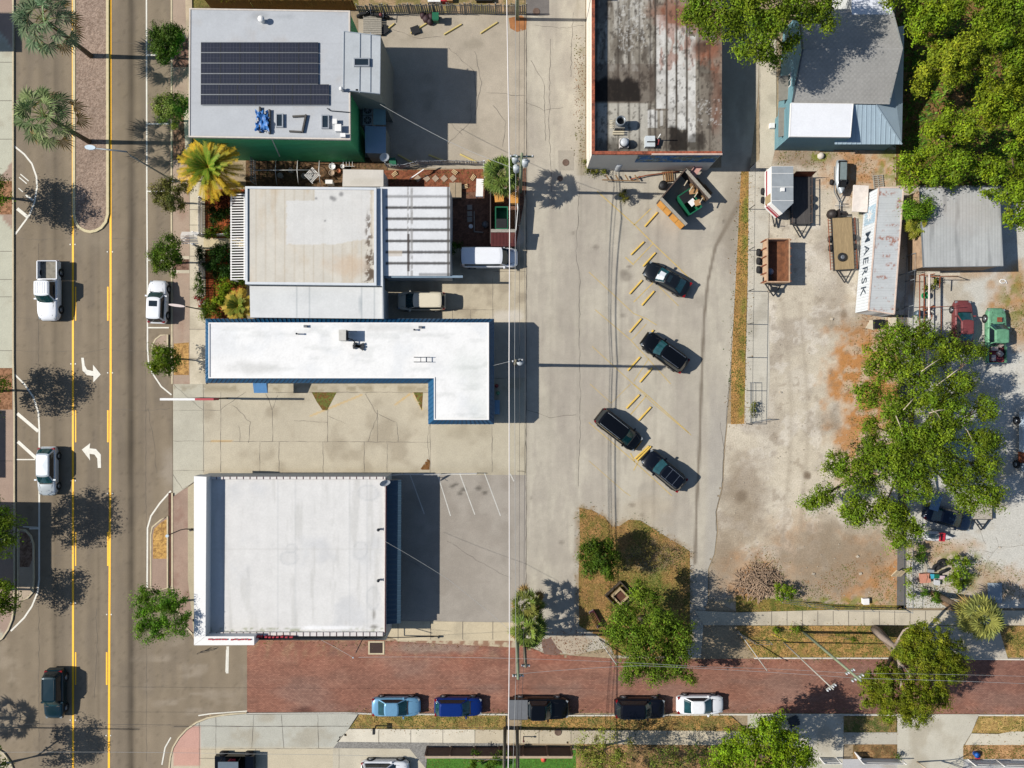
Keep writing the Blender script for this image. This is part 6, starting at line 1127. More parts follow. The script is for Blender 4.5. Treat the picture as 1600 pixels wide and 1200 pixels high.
for lab, px, py, r, z, base in (('street tree at the picture edge, level with the end of the median', -28, 303, 44, 4.1, (4, 309)), ('street tree at the picture edge by the two white hatch bars', -34, 608, 42, 3.9, (2, 611)), ('large street tree at the picture edge over the mulch island', -14, 826, 50, 4.9, (4, 836)), ('low street tree at the picture edge near the kerb corner', -8, 935, 34, 3.3, (8, 921)), ('street tree outside the picture edge by the crossing corner', -30, 1205, 40, 5.0, (-2, 1196))):
    tree('street_tree', lab, base, round_crown(px, py, r, z, 11), '#6f8f34', .12, 'street trees across the road', dens=62, leaf=.2, sub=.6, airy=.35)
# ---- palms
def fan_palm(name, label, base, crown, z, fr=22, ln=2.4, blade=.85, col='#5f7f48', col2='#c9b86a', tilt=.0, old=.2, group=None, trunk_r=.2, mix_=.3, cat='palm tree'):
    p0 = P(*base, 0); pc = P(crown[0], crown[1], z); t = thing(name, label, cat, p0, group=group)
    mb = MB(); mb.tube([p0 + Vector((0, 0, -.05)), p0.lerp(pc, .5) + Vector((.05, 0, 0)), pc - Vector((0, 0, .1))], [trunk_r * 1.3, trunk_r, trunk_r * .9], 10); mb.build('trunk', PBARK, t, world=True)
    V = []; F = []; Cc = []; c1, c2 = np.array(c(col)), np.array(c(col2)); st = MB()
    for i in range(fr):
        az = i * 2.39996 + TR.uniform(-.2, .2); el = lerp(1.15, -.45, (i + .5) / fr) + TR.uniform(-.12, .12); L = ln * TR.uniform(.8, 1.1) * (1 - .35 * max(0, el) / 1.2)
        d = Vector((math.cos(az) * math.cos(el), math.sin(az) * math.cos(el), math.sin(el))); hub = pc + d * L * .72 - Vector((0, 0, .14 * L)); st.tube([pc, pc + d * L * .3, hub], [.03, .025, .015], 4, cap=False)
        side = Vector((-math.sin(az), math.cos(az), 0)); dd = (d - Vector((0, 0, .35))).normalized(); up = side.cross(dd).normalized(); colr = (c1 * (1 - mix_ * TR.rand()) + c2 * mix_ * TR.rand()) * TR.uniform(.7, 1.3)
        if i > fr * (1 - old): colr = np.array(c('#a5874e')) * TR.uniform(.7, 1.1)
        nb = 15
        for k in range(nb):
            th = lerp(-1.9, 1.9, k / (nb - 1)); e = (dd * math.cos(th) + side * math.sin(th)); bl = blade * TR.uniform(.85, 1.1) * (1 - .12 * abs(th)); wv = .06
            tip = hub + e * bl - Vector((0, 0, .22 * bl)) ; mid = hub + e * bl * .55 - Vector((0, 0, .02)); pr = e.cross(up).normalized() * wv; fold = up * .03 * (1 if k % 2 else -1)
            b0 = len(V); V += [hub, mid + pr + fold, tip, mid - pr - fold]; F.append((b0, b0 + 1, b0 + 2, b0 + 3)); cv = np.clip(colr * TR.uniform(.8, 1.25), 0, .6); Cc += [cv, cv, cv * 1.15, cv]
    st.build('frond_stalk', mat('palm_stalk', '#8a9448', .6), t, world=True); numpy_mesh('crown', [tuple(v) for v in V], F, LEAF, t, tuple(p0), np.array(Cc)); return t
def feather_palm(name, label, base, crown, z, fr=60, ln=3.0, col='#6f8a2a', col2='#dbb02c', group=None, trunk_r=.22, w=.42, drop=.5, nleaf=26):
    p0 = P(*base, 0); pc = P(crown[0], crown[1], z); t = thing(name, label, 'palm tree', p0, group=group)
    mb = MB(); mb.tube([p0 + Vector((0, 0, -.05)), p0.lerp(pc, .5), pc], [trunk_r * 1.2, trunk_r, trunk_r * 1.1], 10); mb.build('trunk', PBARK, t, world=True)
    V = []; F = []; Cc = []; c1, c2 = np.array(c(col, .9)), np.array(c(col2, .85)); st = MB()
    for i in range(fr):
        f = (i + .5) / fr; az = i * 2.39996 + TR.uniform(-.2, .2); el = lerp(1.25, -.2, f ** .8) + TR.uniform(-.1, .1); L = ln * TR.uniform(.85, 1.08) * lerp(.55, 1, min(1, f * 1.6)); yel = sstep(.12, .5, f) * TR.uniform(.6, 1.1)
        pts = []; q = Vector(pc); e_ = el
        for k in range(9): pts.append(Vector(q)); q = q + Vector((math.cos(az) * math.cos(e_), math.sin(az) * math.cos(e_), math.sin(e_))) * L / 8; e_ -= drop * .16
        st.tube(pts, [.035 - .003 * k for k in range(9)], 4, cap=False); side = Vector((-math.sin(az), math.cos(az), 0))
        for k in range(nleaf):
            u = .1 + .9 * k / nleaf; s_ = u * 8; a = int(min(7, s_)); o = pts[a].lerp(pts[a + 1], s_ - a); d = (pts[a + 1] - pts[a]).normalized(); ll = w * (1.15 - abs(u - .45)) * TR.uniform(.8, 1.15)
            for sg in (-1, 1):
                e = (d * .75 + side * sg * .8 + Vector((0, 0, .12))).normalized(); tip = o + e * ll - Vector((0, 0, .12 * ll)); pw = d * .04
                b0 = len(V); V += [o - pw, o + pw, tip]; V.append(tip - d * .01); F.append((b0, b0 + 1, b0 + 2, b0 + 3)); cv = np.clip((c1 * (1 - yel) + c2 * yel) * TR.uniform(.75, 1.2), 0, .7); Cc += [cv] * 4
    st.build('frond_stalk', mat('palm_stalk_yellow', '#c4a83a', .6), t, world=True); numpy_mesh('crown', [tuple(v) for v in V], F, LEAF, t, tuple(p0), np.array(Cc)); return t
fan_palm('fan_palm', 'tall fan palm leaning from the mulch median, farther from the lamp', (143, 88), (70, 32), 7.1, 36, 3.1, 1.15, '#5a7a55', '#b7b98a')
fan_palm('fan_palm', 'tall fan palm on the median right beside the lamp head', (140, 222), (68, 180), 7.0, 36, 3.1, 1.15, '#62804c', '#c2be80')
feather_palm('feather_palm', 'bushy feather palm with golden yellow outer fronds', (352, 290), (326, 262), 4.6, 95, 3.25, nleaf=30)
feather_palm('garden_palm', 'yellow-green palm between the garden hedge and the blue eaves', (378, 482), (372, 478), 2.9, 34, 1.7, '#6d7a2c', '#b59a3c')
fan_palm('fan_palm', 'dark fan palm beside the transformer pole', (788, 283), (784, 272), 4.6, 34, 1.9, .85, '#5f7a34', '#a0a048')
fan_palm('fan_palm', 'fan palm at the pole foot, farther from the brick street', (824, 950), (824, 946), 3.0, 22, 1.7, .8, '#6f8436', '#b07f4a', old=.35)
fan_palm('fan_palm', 'fan palm at the pole foot, nearer the brick street', (824, 982), (826, 986), 3.6, 30, 2.0, .85, '#6f8a38', '#a89a4a')
fan_palm('fan_palm', 'large pale fan palm with a leaning brown trunk near the sidewalk', (1462, 928), (1535, 967), 5.2, 52, 1.95, 1.05, '#8a9450', '#d2b84a', old=.1, trunk_r=.24)
fan_palm('fan_palm', 'small yellowing palm squeezed between container and shed', (1424, 352), (1434, 352), 2.6, 20, 1.1, .6, '#8a9434', '#d2b040', old=.0)
fan_palm('fan_palm', 'palm outside the picture edge casting its shadow on the corner sidewalk', (-100, 1120), (-212, 1178), 7.0, 26, 2.3, 1.0, '#62804c', '#c2be80')
# ---- oaks and big trees
tree('oak_tree', 'dense oak beside the grass island, overhanging the brick street', (1000, 965), [(985, 985, 30, 5.5), (1030, 975, 30, 6), (1063, 990, 26, 5.8), (1010, 1015, 34, 6.2), (1055, 1025, 30, 5.5), (972, 960, 22, 5), (960, 990, 20, 4.6), (990, 1045, 22, 5), (1030, 1050, 24, 4.8), (1075, 1060, 14, 4.2), (1012, 938, 24, 5.2), (1000, 925, 16, 4.5), (975, 1062, 12, 4)], '#6a8a33', .25, dens=100, sub=.6)
tree('pine_tree', 'small dark bushy conifer on the grass island', (928, 862), round_crown(938, 872, 33, 3.2, 9), '#55742c', .12, dens=130, leaf=.16, sub=.45)
tree('shrub', 'thin grey-brown scrub spread over the grass island', (1010, 868), [(1000, 862, 18, .5), (1025, 872, 20, .5), (1045, 866, 16, .4), (982, 880, 14, .4), (1012, 852, 12, .4)], '#8d8a5c', .03, cat='shrub', dens=60, leaf=.1, airy=.5, limbs=True)
big = [(1415, 685, 26, 8.0), (1440, 680, 24, 8.2), (1400, 675, 20, 7.6), (1470, 675, 26, 8.2), (1425, 720, 26, 8), (1400, 530, 30, 5.9), (1440, 525, 26, 5.6), (1480, 545, 28, 5.6), (1520, 548, 18, 5.2), (1380, 570, 34, 6.4), (1425, 580, 34, 6.8), (1355, 615, 24, 6.0), (1400, 635, 30, 7.0), (1450, 620, 30, 7.4), (1500, 600, 26, 6.6), (1490, 650, 30, 7.6), (1540, 640, 22, 6.8), (1530, 690, 26, 7.4), (1365, 700, 28, 6.8), (1310, 725, 24, 6.0), (1290, 775, 20, 5.4), (1265, 790, 13, 5.0), (1275, 782, 12, 5.0), (1340, 745, 34, 7.0), (1390, 720, 36, 7.8), (1430, 760, 32, 7.8), (1465, 715, 30, 8.0), (1345, 800, 28, 6.4), (1385, 800, 30, 6.8), (1500, 745, 30, 7.4), (1540, 730, 24, 6.8), (1545, 775, 26, 6.4), (1415, 815, 24, 6.4), (1405, 845, 18, 5.8), (1512, 785, 20, 6.0), (1432, 830, 14, 5.4), (1360, 665, 16, 6.0), (1325, 805, 16, 5.8), (1550, 690, 18, 6.4)]
tree('oak_tree', 'huge spreading oak between the gravel yard and the scrap yard', (1420, 690), big, '#6e8c2c', .3, dens=100, leaf=.18, sub=.6, airy=.05)
dead = MB(); 
for a, b in (((1412, 640), (1428, 622)), ((1452, 645), (1480, 640)), ((1400, 650), (1412, 690)), ((1470, 655), (1455, 640)), ((1480, 590), (1500, 575)), ((1460, 605), (1480, 590)), ((1425, 670), (1440, 690)), ((1500, 660), (1520, 690)), ((1440, 580), (1470, 560))):
    A, B = P(*a, 8.2), P(*b, 8.5); A2 = P(*a, 6.5); dead.tube([A2, A, A.lerp(B, .5) + Vector((0, .1, .15)), B], [.06, .05, .035, .012], 5)
dead.build('bare_branch', mat('bare_branch', '#c8b8a0', .9), bpy.data.objects['oak_tree.001'], world=True)
tree('oak_tree', 'large oak over the warehouse side, reaching over the shingle roof', (1180, 20), [(1085, 18, 22, 10.2), (1110, 28, 24, 10.6), (1140, 20, 26, 11.2), (1105, 50, 16, 9.8), (1150, 50, 20, 10.4), (1165, 75, 18, 10.0), (1190, 55, 28, 11.0), (1215, 30, 26, 11.4), (1195, 82, 20, 10.2), (1180, 15, 28, 11.6), (1240, 10, 24, 11.2), (1265, 25, 20, 10.6), (1295, 35, 15, 10.2), (1290, 8, 20, 10.6), (1230, 75, 12, 9.6), (1240, 60, 14, 9.8), (1212, 92, 12, 9.2), (1100, -15, 40, 10.7), (1170, -30, 50, 11.7), (1250, -30, 45, 11.2)], '#73922f', .4, dens=90, leaf=.18, sub=.6)
tree('round_tree', 'dense two-lobed dark tree leaning over the brick street with a bare trunk', (1368, 984), [(1430, 1005, 30, 7.8), (1460, 1000, 30, 8.0), (1485, 1020, 25, 7.6), (1440, 1035, 32, 8.2), (1475, 1045, 30, 7.8), (1498, 1045, 14, 7.2), (1415, 1020, 21, 7.4), (1375, 1065, 27, 7.4), (1400, 1080, 34, 8.0), (1435, 1095, 32, 8.0), (1362, 1085, 23, 7.0), (1395, 1110, 27, 7.2), (1430, 1118, 21, 7.0), (1460, 1080, 23, 7.4), (1474, 1090, 16, 6.8), (1385, 1050, 14, 7.0)], '#75872a', .4, dens=170, leaf=.14, sub=.4, hue=.22)
mb = MB(); p0 = P(1368, 984); mb.tube([P(1366, 982, 0), P(1378, 995, 2.6), P(1398, 1010, 5.2), P(1405, 1035, 7.4), P(1408, 1075, 8.2)], [.4, .3, .24, .16, .08], 8); mb.tube([P(1405, 1035, 7.4), P(1420, 1050, 8.2), P(1424, 1065, 8.4)], [.14, .1, .04], 6); mb.tube([P(1398, 1010, 5.2), P(1412, 985, 6.8), P(1430, 975, 7.4), P(1445, 985, 7.6)], [.16, .1, .06, .02], 6)
o = mb.build('bare_limb', mat('pale_bark', '#a8978a', .9, amt=.15), bpy.data.objects['round_tree'], world=True)
FG = 'trees of the wood behind the teal house'
wood = [('broad bright green tree at the wood corner near the teal house roof', (1450, 40), [(1440, 45, 26, 6), (1465, 30, 30, 6.5), (1430, 20, 24, 5.5), (1455, 0, 30, 6), (1490, 15, 26, 6), (1420, -20, 30, 6)], '#80a02e'),
 ('pale green spreading tree in the middle of the wood', (1490, 90), [(1470, 90, 34, 6.5), (1505, 75, 34, 7), (1450, 115, 24, 6), (1490, 118, 28, 6.2), (1530, 100, 26, 6.4), (1435, 140, 16, 5)], '#8fa436'),
 ('tall leafy tree at the wood edge beside the picture border', (1570, 60), [(1560, 60, 34, 6.5), (1590, 90, 36, 6.5), (1540, 30, 30, 6), (1580, 15, 34, 6.2), (1620, 40, 40, 6), (1550, -10, 34, 6)], '#78982e'),
 ('yellow-green tree of the wood beside the tan clearing', (1560, 170), [(1545, 145, 28, 6), (1575, 160, 32, 6.4), (1600, 190, 34, 6), (1550, 185, 24, 5.6), (1590, 130, 28, 6)], '#86a030'),
 ('clumpy tree of the wood above the shaded hollow', (1470, 215), [(1455, 205, 20, 5), (1480, 190, 24, 5.4), (1500, 210, 26, 5.4), (1465, 235, 18, 5), (1520, 185, 18, 5)], '#86a430'),
 ('dense tree of the wood nearest the weathered shed roof', (1500, 262), [(1470, 262, 22, 4.8), (1500, 250, 26, 5.2), (1530, 262, 24, 5), (1450, 275, 16, 4.4), (1490, 280, 18, 4.4)], '#76982c'),
 ('tree of the wood hanging over the shed roof corner', (1580, 290), [(1560, 270, 26, 5.4), (1585, 300, 30, 5.6), (1575, 340, 16, 4.8), (1610, 330, 30, 5.2), (1545, 300, 12, 4.8), (1600, 255, 30, 5.6), (1592, 345, 12, 4.4)], '#7a9a2a'),
 ('low bright green tree between the teal house porch and the shed', (1425, 265), [(1415, 250, 16, 4), (1430, 262, 18, 4.2), (1420, 285, 14, 3.6), (1440, 245, 14, 4), (1412, 275, 10, 3.2)], '#84a42c')]
wood = [(l, b, [(x, y, int(r * .84), z + TR.uniform(-1.3, .9)) for x, y, r, z in cl] + [(x + TR.uniform(-r, r), y + TR.uniform(-r, r), int(r * .45), z + .9) for x, y, r, z in cl], g) for l, b, cl, g in wood]
for lab, base, cl, g in wood: tree('woodland_tree', lab, base, cl, g, .2, FG, dens=62, leaf=.2, sub=.6, airy=.1)
tree('round_tree', 'rounded green tree between the container and the weathered shed', (1424, 330), round_crown(1434, 327, 20, 3.6, 7), '#6d9a2e', .1, dens=120, leaf=.15)
tree('garden_tree', 'pale airy tree over the garden, beside the turf', (945, 1165), [(920, 1165, 20, 4), (950, 1155, 22, 4.4), (975, 1170, 18, 4), (930, 1190, 26, 4.4), (965, 1195, 24, 4.4), (905, 1175, 12, 3.4), (940, 1210, 40, 4.6)], '#8a9a50', .12, dens=75, leaf=.14, airy=.35)
tree('garden_tree', 'dark green airy tree over the garden next to the bright tree', (1060, 1195), [(1040, 1180, 22, 3.6), (1070, 1185, 24, 3.8), (1095, 1175, 16, 3.4), (1020, 1195, 20, 3.2), (1055, 1210, 34, 4), (1100, 1205, 20, 3.4)], '#63793a', .12, dens=60, leaf=.14, airy=.45)
tree('garden_tree', 'large bright green tree beside the driveway at the picture edge', (1190, 1180), [(1140, 1170, 26, 6.5), (1170, 1150, 24, 6.9), (1200, 1150, 26, 7.3), (1215, 1125, 14, 6.5), (1195, 1130, 12, 6.3), (1230, 1160, 24, 6.9), (1255, 1175, 20, 6.5), (1180, 1190, 34, 7.5), (1225, 1195, 34, 7.1), (1130, 1200, 30, 6.5), (1262, 1190, 16, 6.1)], '#83a82c', .25, dens=95, leaf=.17)
# ---- shrubs of the garden
GS = 'shrubs of the red mulch garden'
for lab, cl, g in (('dark green shrub in the mulch north of the garden path', [(337, 337, 14, 1.2), (348, 330, 11, 1.3), (357, 330, 10, 1.1)], '#35581f'), ('red-leaved shrub close to the pergola head', [(350, 312, 15, 1.3), (362, 318, 11, 1.2), (338, 308, 10, 1.2)], '#6a3a2c'),
    ('low green shrub at the corner of fence and garden path', [(327, 362, 10, .9), (338, 358, 6, .7)], '#5f7f2a'), ('green shrub against the pergola by the path', [(356, 362, 9, 1.0)], '#57762a'), ('large dark shrub south of the garden path', [(340, 402, 18, 1.6), (352, 395, 15, 1.5), (330, 415, 11, 1.4), (356, 415, 13, 1.4)], '#2f5420'), ('dark leafy shrub at the pergola foot beyond the path', [(352, 428, 11, 1.2), (340, 424, 10, 1.0)], '#43652a'),
    ('bright lime shrub beside the garden palm', [(352, 455, 13, 1.8), (346, 468, 11, 1.7), (350, 445, 9, 1.6)], '#84a52c'), ('mid-green shrub at the hedge foot below the lime shrub', [(333, 478, 11, 1.3), (322, 487, 11, 1.2), (340, 487, 7, 1.2)], '#6f8a2e'), ('green shrub by the pergola end', [(368, 442, 10, 1.1), (376, 440, 7, 1.0)], '#66802c')):
    tree('garden_shrub', lab, (cl[0][0], cl[0][1]), cl, g, .05, GS, 'shrub', dens=190, leaf=.15, sub=.45)
tree('climbing_shrub', 'dark climbing shrub over the fence beyond the garden gate', (313, 398), [(313, 388, 7, 1.4), (312, 400, 8, 1.5), (314, 412, 6, 1.3), (311, 394, 5, 1.2)], '#2f4f26', .05, cat='shrub', dens=170, leaf=.12, sub=.3)
tree('hedge', 'green hedge spilling over the sidewalk beside the garden fence', (311, 450), [(311, 436, 7, 1.3), (311, 448, 9, 1.5), (312, 460, 9, 1.5), (310, 428, 5, 1.2), (322, 470, 7, 1.3)], '#5c7c35', .05, cat='hedge', dens=160, leaf=.12, sub=.3)
tree('flowering_shrub', 'red-flowered shrub at the hedge end by the street lamp', (312, 470), [(307, 466, 4.5, 1.5), (317, 471, 5, 1.5), (314, 478, 4, 1.4), (322, 465, 4, 1.4)], '#a5303a', .04, cat='shrub', dens=170, leaf=.12, sub=.2)
for lab, base, cl, g in (('weedy tuft growing beside the timber rack on the lot', (975, 300), [(973, 305, 6, .8), (978, 312, 6, .8), (977, 298, 4, .7)], '#6a7030'), ('small bush caught in the low wire fence', (1178, 635), [(1178, 632, 5, .5), (1177, 642, 5, .5), (1177, 650, 3, .4)], '#6f7a38'), ('spiky green bush next to the brushwood pile', (1228, 925), [(1222, 918, 10, 1.1), (1234, 928, 10, 1.1), (1218, 932, 8, .9)], '#74982a'), ('weed clump by the wall of the warehouse corner', (916, 258), [(914, 252, 4, .3), (918, 266, 5, .3), (930, 268, 6, .3), (944, 268, 5, .3)], '#6f7a35'),
    ('leafy vine growing along the boundary fence near the pallet', (1422, 880), [(1421, 850, 7, 1.4), (1420, 870, 6, 1.2), (1422, 890, 6, 1.2), (1421, 910, 6, 1.2), (1424, 930, 7, 1)], '#7c9a2c'), ('bushy weeds beside the coloured junk pile', (1495, 890), [(1495, 880, 12, 1), (1505, 895, 12, 1), (1490, 905, 12, 1), (1512, 880, 8, .8), (1500, 915, 10, .8)], '#73942e'), ('weeds in the shade between vine and junk pile', (1440, 860), [(1438, 855, 9, .6), (1436, 875, 8, .6), (1444, 868, 6, .5), (1445, 925, 8, .6), (1460, 935, 10, .6)], '#4f7426'),
    ('small clump growing on the verge by the pole base', (1250, 985), [(1248, 984, 6, .5), (1240, 984, 5, .4), (1212, 985, 6, .4), (1335, 1000, 4, .3)], '#6f8a2c'), ('ragged bush over the turf by the brown wall', (745, 1190), [(745, 1182, 10, 1.4), (738, 1196, 9, 1.2), (775, 1188, 12, 1.6), (790, 1180, 10, 1.5), (765, 1200, 10, 1.3)], '#5f8430'), ('dark shrub beside the white picket fence and driveway', (1405, 1183), [(1404, 1182, 5, .7)], '#4f6a2a'), ('weeds growing on the wooded yard of the rusty pipe rack', (1460, 440), [(1462, 438, 6, .5), (1448, 450, 5, .4), (1457, 448, 4, .4)], '#7a8a30'), ('green fern-like tuft beside the container wall', (1434, 396), [(1433, 394, 5, .6), (1436, 406, 5, .5)], '#7f9a2c'), ('green tree just beyond the north-west fence', (430, -12), [(360, -8, 18, 1.2), (440, -14, 16, 1.2), (500, -8, 18, 1.2)], '#76802c'),
    ('potted greenery behind the parked white van', (712, 380), [(708, 382, 6, .8), (718, 384, 5, .7), (706, 392, 5, .7)], '#4f7a2a')):
    tree('bush', lab, base, cl, g, .04, None, 'bush', dens=130, leaf=.14, sub=.35)
# bare tree by the white pickets
t = thing('bare_tree', 'leafless pale tree over the driveway by the white pickets', 'tree', P(1436, 1192)); mb = MB()
def grow(p, d, L, r, k):
    q = p + d * L; mb.tube([p, p.lerp(q, .5) + Vector((TR.uniform(-.05, .05), TR.uniform(-.05, .05), 0)), q], [r, r * .85, r * .7], 5)
    if k == 0: return
    for _ in range(3 if k > 1 else 2): e = (d + Vector((TR.uniform(-.8, .8), TR.uniform(-.8, .8), TR.uniform(-.1, .5)))).normalized(); grow(q, e, L * TR.uniform(.6, .8), r * .6, k - 1)
grow(P(1432, 1190, 0), Vector((.05, .1, 1)), 2.0, .09, 5); mb.build('branches', mat('bare_branch', '#c8b8a0', .9), t, world=True)
# ================================================================ POLES, WIRES, LAMPS
POLE = mat('pole_wood', '#7a7462', .9, amt=.2); POLEG = mat('pole_treated', '#8a9478', .9, amt=.15)
def upole(label, bx, by, h, m=POLE, arms=(), boxes=(), lean=(0, 0), grp=None, r=.15):
    p = P(bx, by); t = thing('utility_pole', label, 'utility pole', p); tp = Vector((lean[0], lean[1], h)); MB().tube([(0, 0, -.1), tp * .5, tp], [r * 1.2, r, r * .8], 12).build('pole', m, t)
    for z, a, L in arms: MB().beam(Vector((-L / 2 * math.cos(a), -L / 2 * math.sin(a), z)), Vector((L / 2 * math.cos(a), L / 2 * math.sin(a), z)), .12, .14).build('crossarm', m, t); [MB().lathe(L / 2 * q * math.cos(a), L / 2 * q * math.sin(a), [(.07, z + .07), (.09, z + .14), (.05, z + .3), (0, z + .32)], 8).build('insulator', mat('insulator', '#c9ccd0', .3), t) for q in (-.9, -.4, .4, .9)]
    for x, y, z in boxes: b = MB(); b.lathe(x, y, [(.26, z - .5), (.29, z + .4), (.2, z + .5), (0, z + .52)], 14); b.tube([(x * .7, y * .7, z + .5), (x, y, z + .85)], .04); b.build('transformer', mat('transformer_grey', '#b5bcc0', .45, amt=.1), t)
    return t
upole('wooden utility pole beside the grey picket fence and alley', 808, 30, 11.6, POLEG, ((10.8, 0, 1.0),))
upole('utility pole carrying three transformers by the dark fan palm', 813, 300, 11.6, POLEG, ((10.9, 0, 2.0), (9.6, 0, 1.4)), ((-.55, .2, 9.6), (-.45, -.4, 8.9), (.3, -.3, 10.2)))
upole('utility pole behind the L-shaped white roof', 805, 570, 12.4, POLE, ((11.9, .15, 1.2),), ((.35, -.1, 11.4),))
upole('utility pole rising from the palms beside the brick street', 808, 984, 11.6, POLEG, ((10.9, 0, .9),))
upole('shorter utility pole standing close to the palms and alley seam', 819, 990, 8.2, POLE, ((7.8, 0, .7),))
upole('brown utility pole at the brown wall, with white conduit', 789, 1137, 10.5, POLE); upole('second pole by the manhole, next to the brown wall pole', 808, 1137, 9.4, POLE)
upole('leaning-looking pole with short arms above the brick street', 1255, 987, 11.6, POLEG, ((10.9, .5, 1.1), (9.6, .5, .8)), r=.12); upole('slim pale pole close to the armed pole on the verge', 1224, 1003, 10.9, mat('pale_pole', '#b8b4a8', .7), ((10.4, .6, .9),), r=.06)
upole('utility pole outside the picture edge whose shadow crosses the road', -26, 1136, 13.0, POLE, r=.06)
upole('roadside pole outside the picture edge whose shadow crosses the kerb', -40, 309, 8.0, POLE, r=.05)
WB = mat('bright_cable', '#f2ebe6', .5, amt=.05); WD = mat('cable_black', '#3a3a3c', .6, amt=.1); WG = mat('cable_grey', '#a6a7a6', .5)
def wire(label, pts, r, m, sag=.3, name='overhead_cable'):
    out = []
    for a, b in zip(pts[:-1], pts[1:]):
        A, B = P(*a), P(*b)
        for k in range(12): u = k / 12; q = A.lerp(B, u); q.z -= 4 * sag * u * (1 - u); out.append(q)
    out.append(P(*pts[-1])); o0 = out[0].copy(); o0.z = 0; mb = MB(); mb.tube([q - o0 for q in out], r, 5); return one(name, label, 'cable', o0, mb, m)
wire('thick pale overhead cable running the whole length of the alley', [(790, -120, 9.5), (796.5, 300, 9.3), (795.5, 560, 9.0), (796, 1000, 9.2), (793, 1320, 9.4)], .045, WB)
wire('grey overhead cable just beside the thick pale one', [(805, -120, 8.5), (806, 260, 8.5), (804, 563, 8.2), (806, 1060, 8.5), (798, 1320, 8.5)], .02, WG)
wire('thin dark overhead cable nearest the alley seam', [(820, -120, 7.6), (819, 250, 7.6), (821, 560, 7.2), (818, 1040, 7.6), (806, 1320, 7.6)], .018, WD)
wire('thin dark overhead cable between the grey cable and the seam', [(812, -120, 8.0), (811, 250, 8.0), (812, 560, 7.8), (811, 1050, 8.0), (802, 1320, 8.0)], .015, WD)
wire('service cable from the annex corner to the alley pole', [(594, 163, 5.8), (703, 222, 7.0), (800, 262, 8.6)], .018, WG, .2); wire('service cable from the L-shaped building to its pole', [(771, 571, 3.8), (803, 563, 9)], .015, WG, .2)
wire('service cable from the corner store to the alley', [(600, 845, 4.3), (700, 905, 6), (797, 985, 8)], .012, WG, .2); wire('thin cable crossing above the whole brick street', [(800, 1054, 9.5), (1000, 1040, 9.0), (1345, 1060, 9.6), (1700, 1073, 9.6)], .014, WG, .2)
wire('upper thin cable along the brick street to the armed pole', [(560, 1027, 6), (808, 1029, 8.8), (1100, 1042, 9), (1330, 1052, 9.6), (1700, 1060, 9)], .012, WG, .2); wire('thin cable crossing the main road near the junction', [(-60, 1132, 8), (386, 1135, 8), (800, 1138, 8.4)], .012, WD, .2); wire('thin cable crossing the sidewalks by the open jeep', [(-60, 1176, 8), (386, 1178, 8), (800, 1188, 8.4)], .012, WG, .2)
wire('guy wire from the lamp arm to the corner store edge', [(502, 1000, 4.2), (551, 1027, 7)], .012, WG, .05)
# street lamps
SG = mat('lamp_grey', '#8b9296', .5, .3)
def lampt(label, bx, by, pts, head, hl=.7, m=SG, r=.09, headm=None, hw_=.22):
    p = P(bx, by); t = thing('street_lamp', label, 'street lamp', p); q = [P(*a) - p for a in pts]; MB().tube([Vector((0, 0, 0))] + q, [r * 1.2] + [r * .8] * len(q), 10).build('pole', m, t); MB().cyl(0, 0, 0, .35, r * 2.2, 12).build('base', m, t)
    h = P(*head) - p; d = (q[-1] - q[-2]).normalized(); d.z = 0; mb = MB(); n = 12; vs = []
    for k in range(n): a = 2 * math.pi * k / n; vs.append((h.x + d.x * hl * math.cos(a) * .6 - d.y * hw_ * math.sin(a), h.y + d.y * hl * math.cos(a) * .6 + d.x * hw_ * math.sin(a), h.z))
    mb.add(vs + [(v[0], v[1], v[2] + .14) for v in vs], [tuple(range(n - 1, -1, -1)), tuple(range(n, 2 * n))] + [(k, (k + 1) % n, n + (k + 1) % n, n + k) for k in range(n)]); mb.build('lamp_head', headm or mat('lamp_head', '#cfe0ea', .35), t); return t
lampt('tall grey street lamp arching over the median palm', 272, 283, [(236, 262, 4.3), (204, 243, 7.9), (198, 237, 8.4), (170, 234, 8.7), (150, 232, 8.8)], (142, 231, 8.75), .8)
lampt('dark street lamp with pale oblong head beside the parked white SUV', 318, 484, [(306, 482, 2.0), (291, 479, 4.2), (288, 478, 4.5), (284, 477.5, 4.5)], (277, 477.5, 4.55), 1.3, mat('lamp_green', '#26403c', .5, .2), .07, mat('lamp_pale', '#d9c7c0', .5), .13)
lampt('dark post lamp in the pavers by the corner store front', 300, 827, [(290, 826.5, 2.2), (282, 828, 3.0), (268, 834, 4.6), (264, 836, 4.8)], (262, 837, 4.75), .4, mat('lamp_dark', '#30282a', .6, .2), .06)
p = P(552, 1000); lampt('bent dark lamp pole lying over the brick street by the drain', 686, 994, [(620, 996, .6), (571, 996, 2.8), (566, 1000, 3.6), (556, 1020, 5.4)], (552, 1027, 5.5), .25, DARKM, .05)
p = P(20, 228); 
# pylon sign seen from straight above
p = P(330, 622); t = thing('pylon_sign', 'tall edge-on white and red sign board before the L-shaped building', 'sign', p); MB().box(-2.3, .9, -.1, .1, 4.4, 5.6).build('sign_board', mat('sign_white', '#f0eeea', .5), t); MB().box(.901, 2.6, -.1, .1, 4.4, 5.6).build('sign_panel', mat('sign_red', '#b02234', .5), t)
for x in (-1.0, 1.6): MB().tube([(x, 0, 0), (x, 0, 4.4)], .08).build('post', DARKM, t)
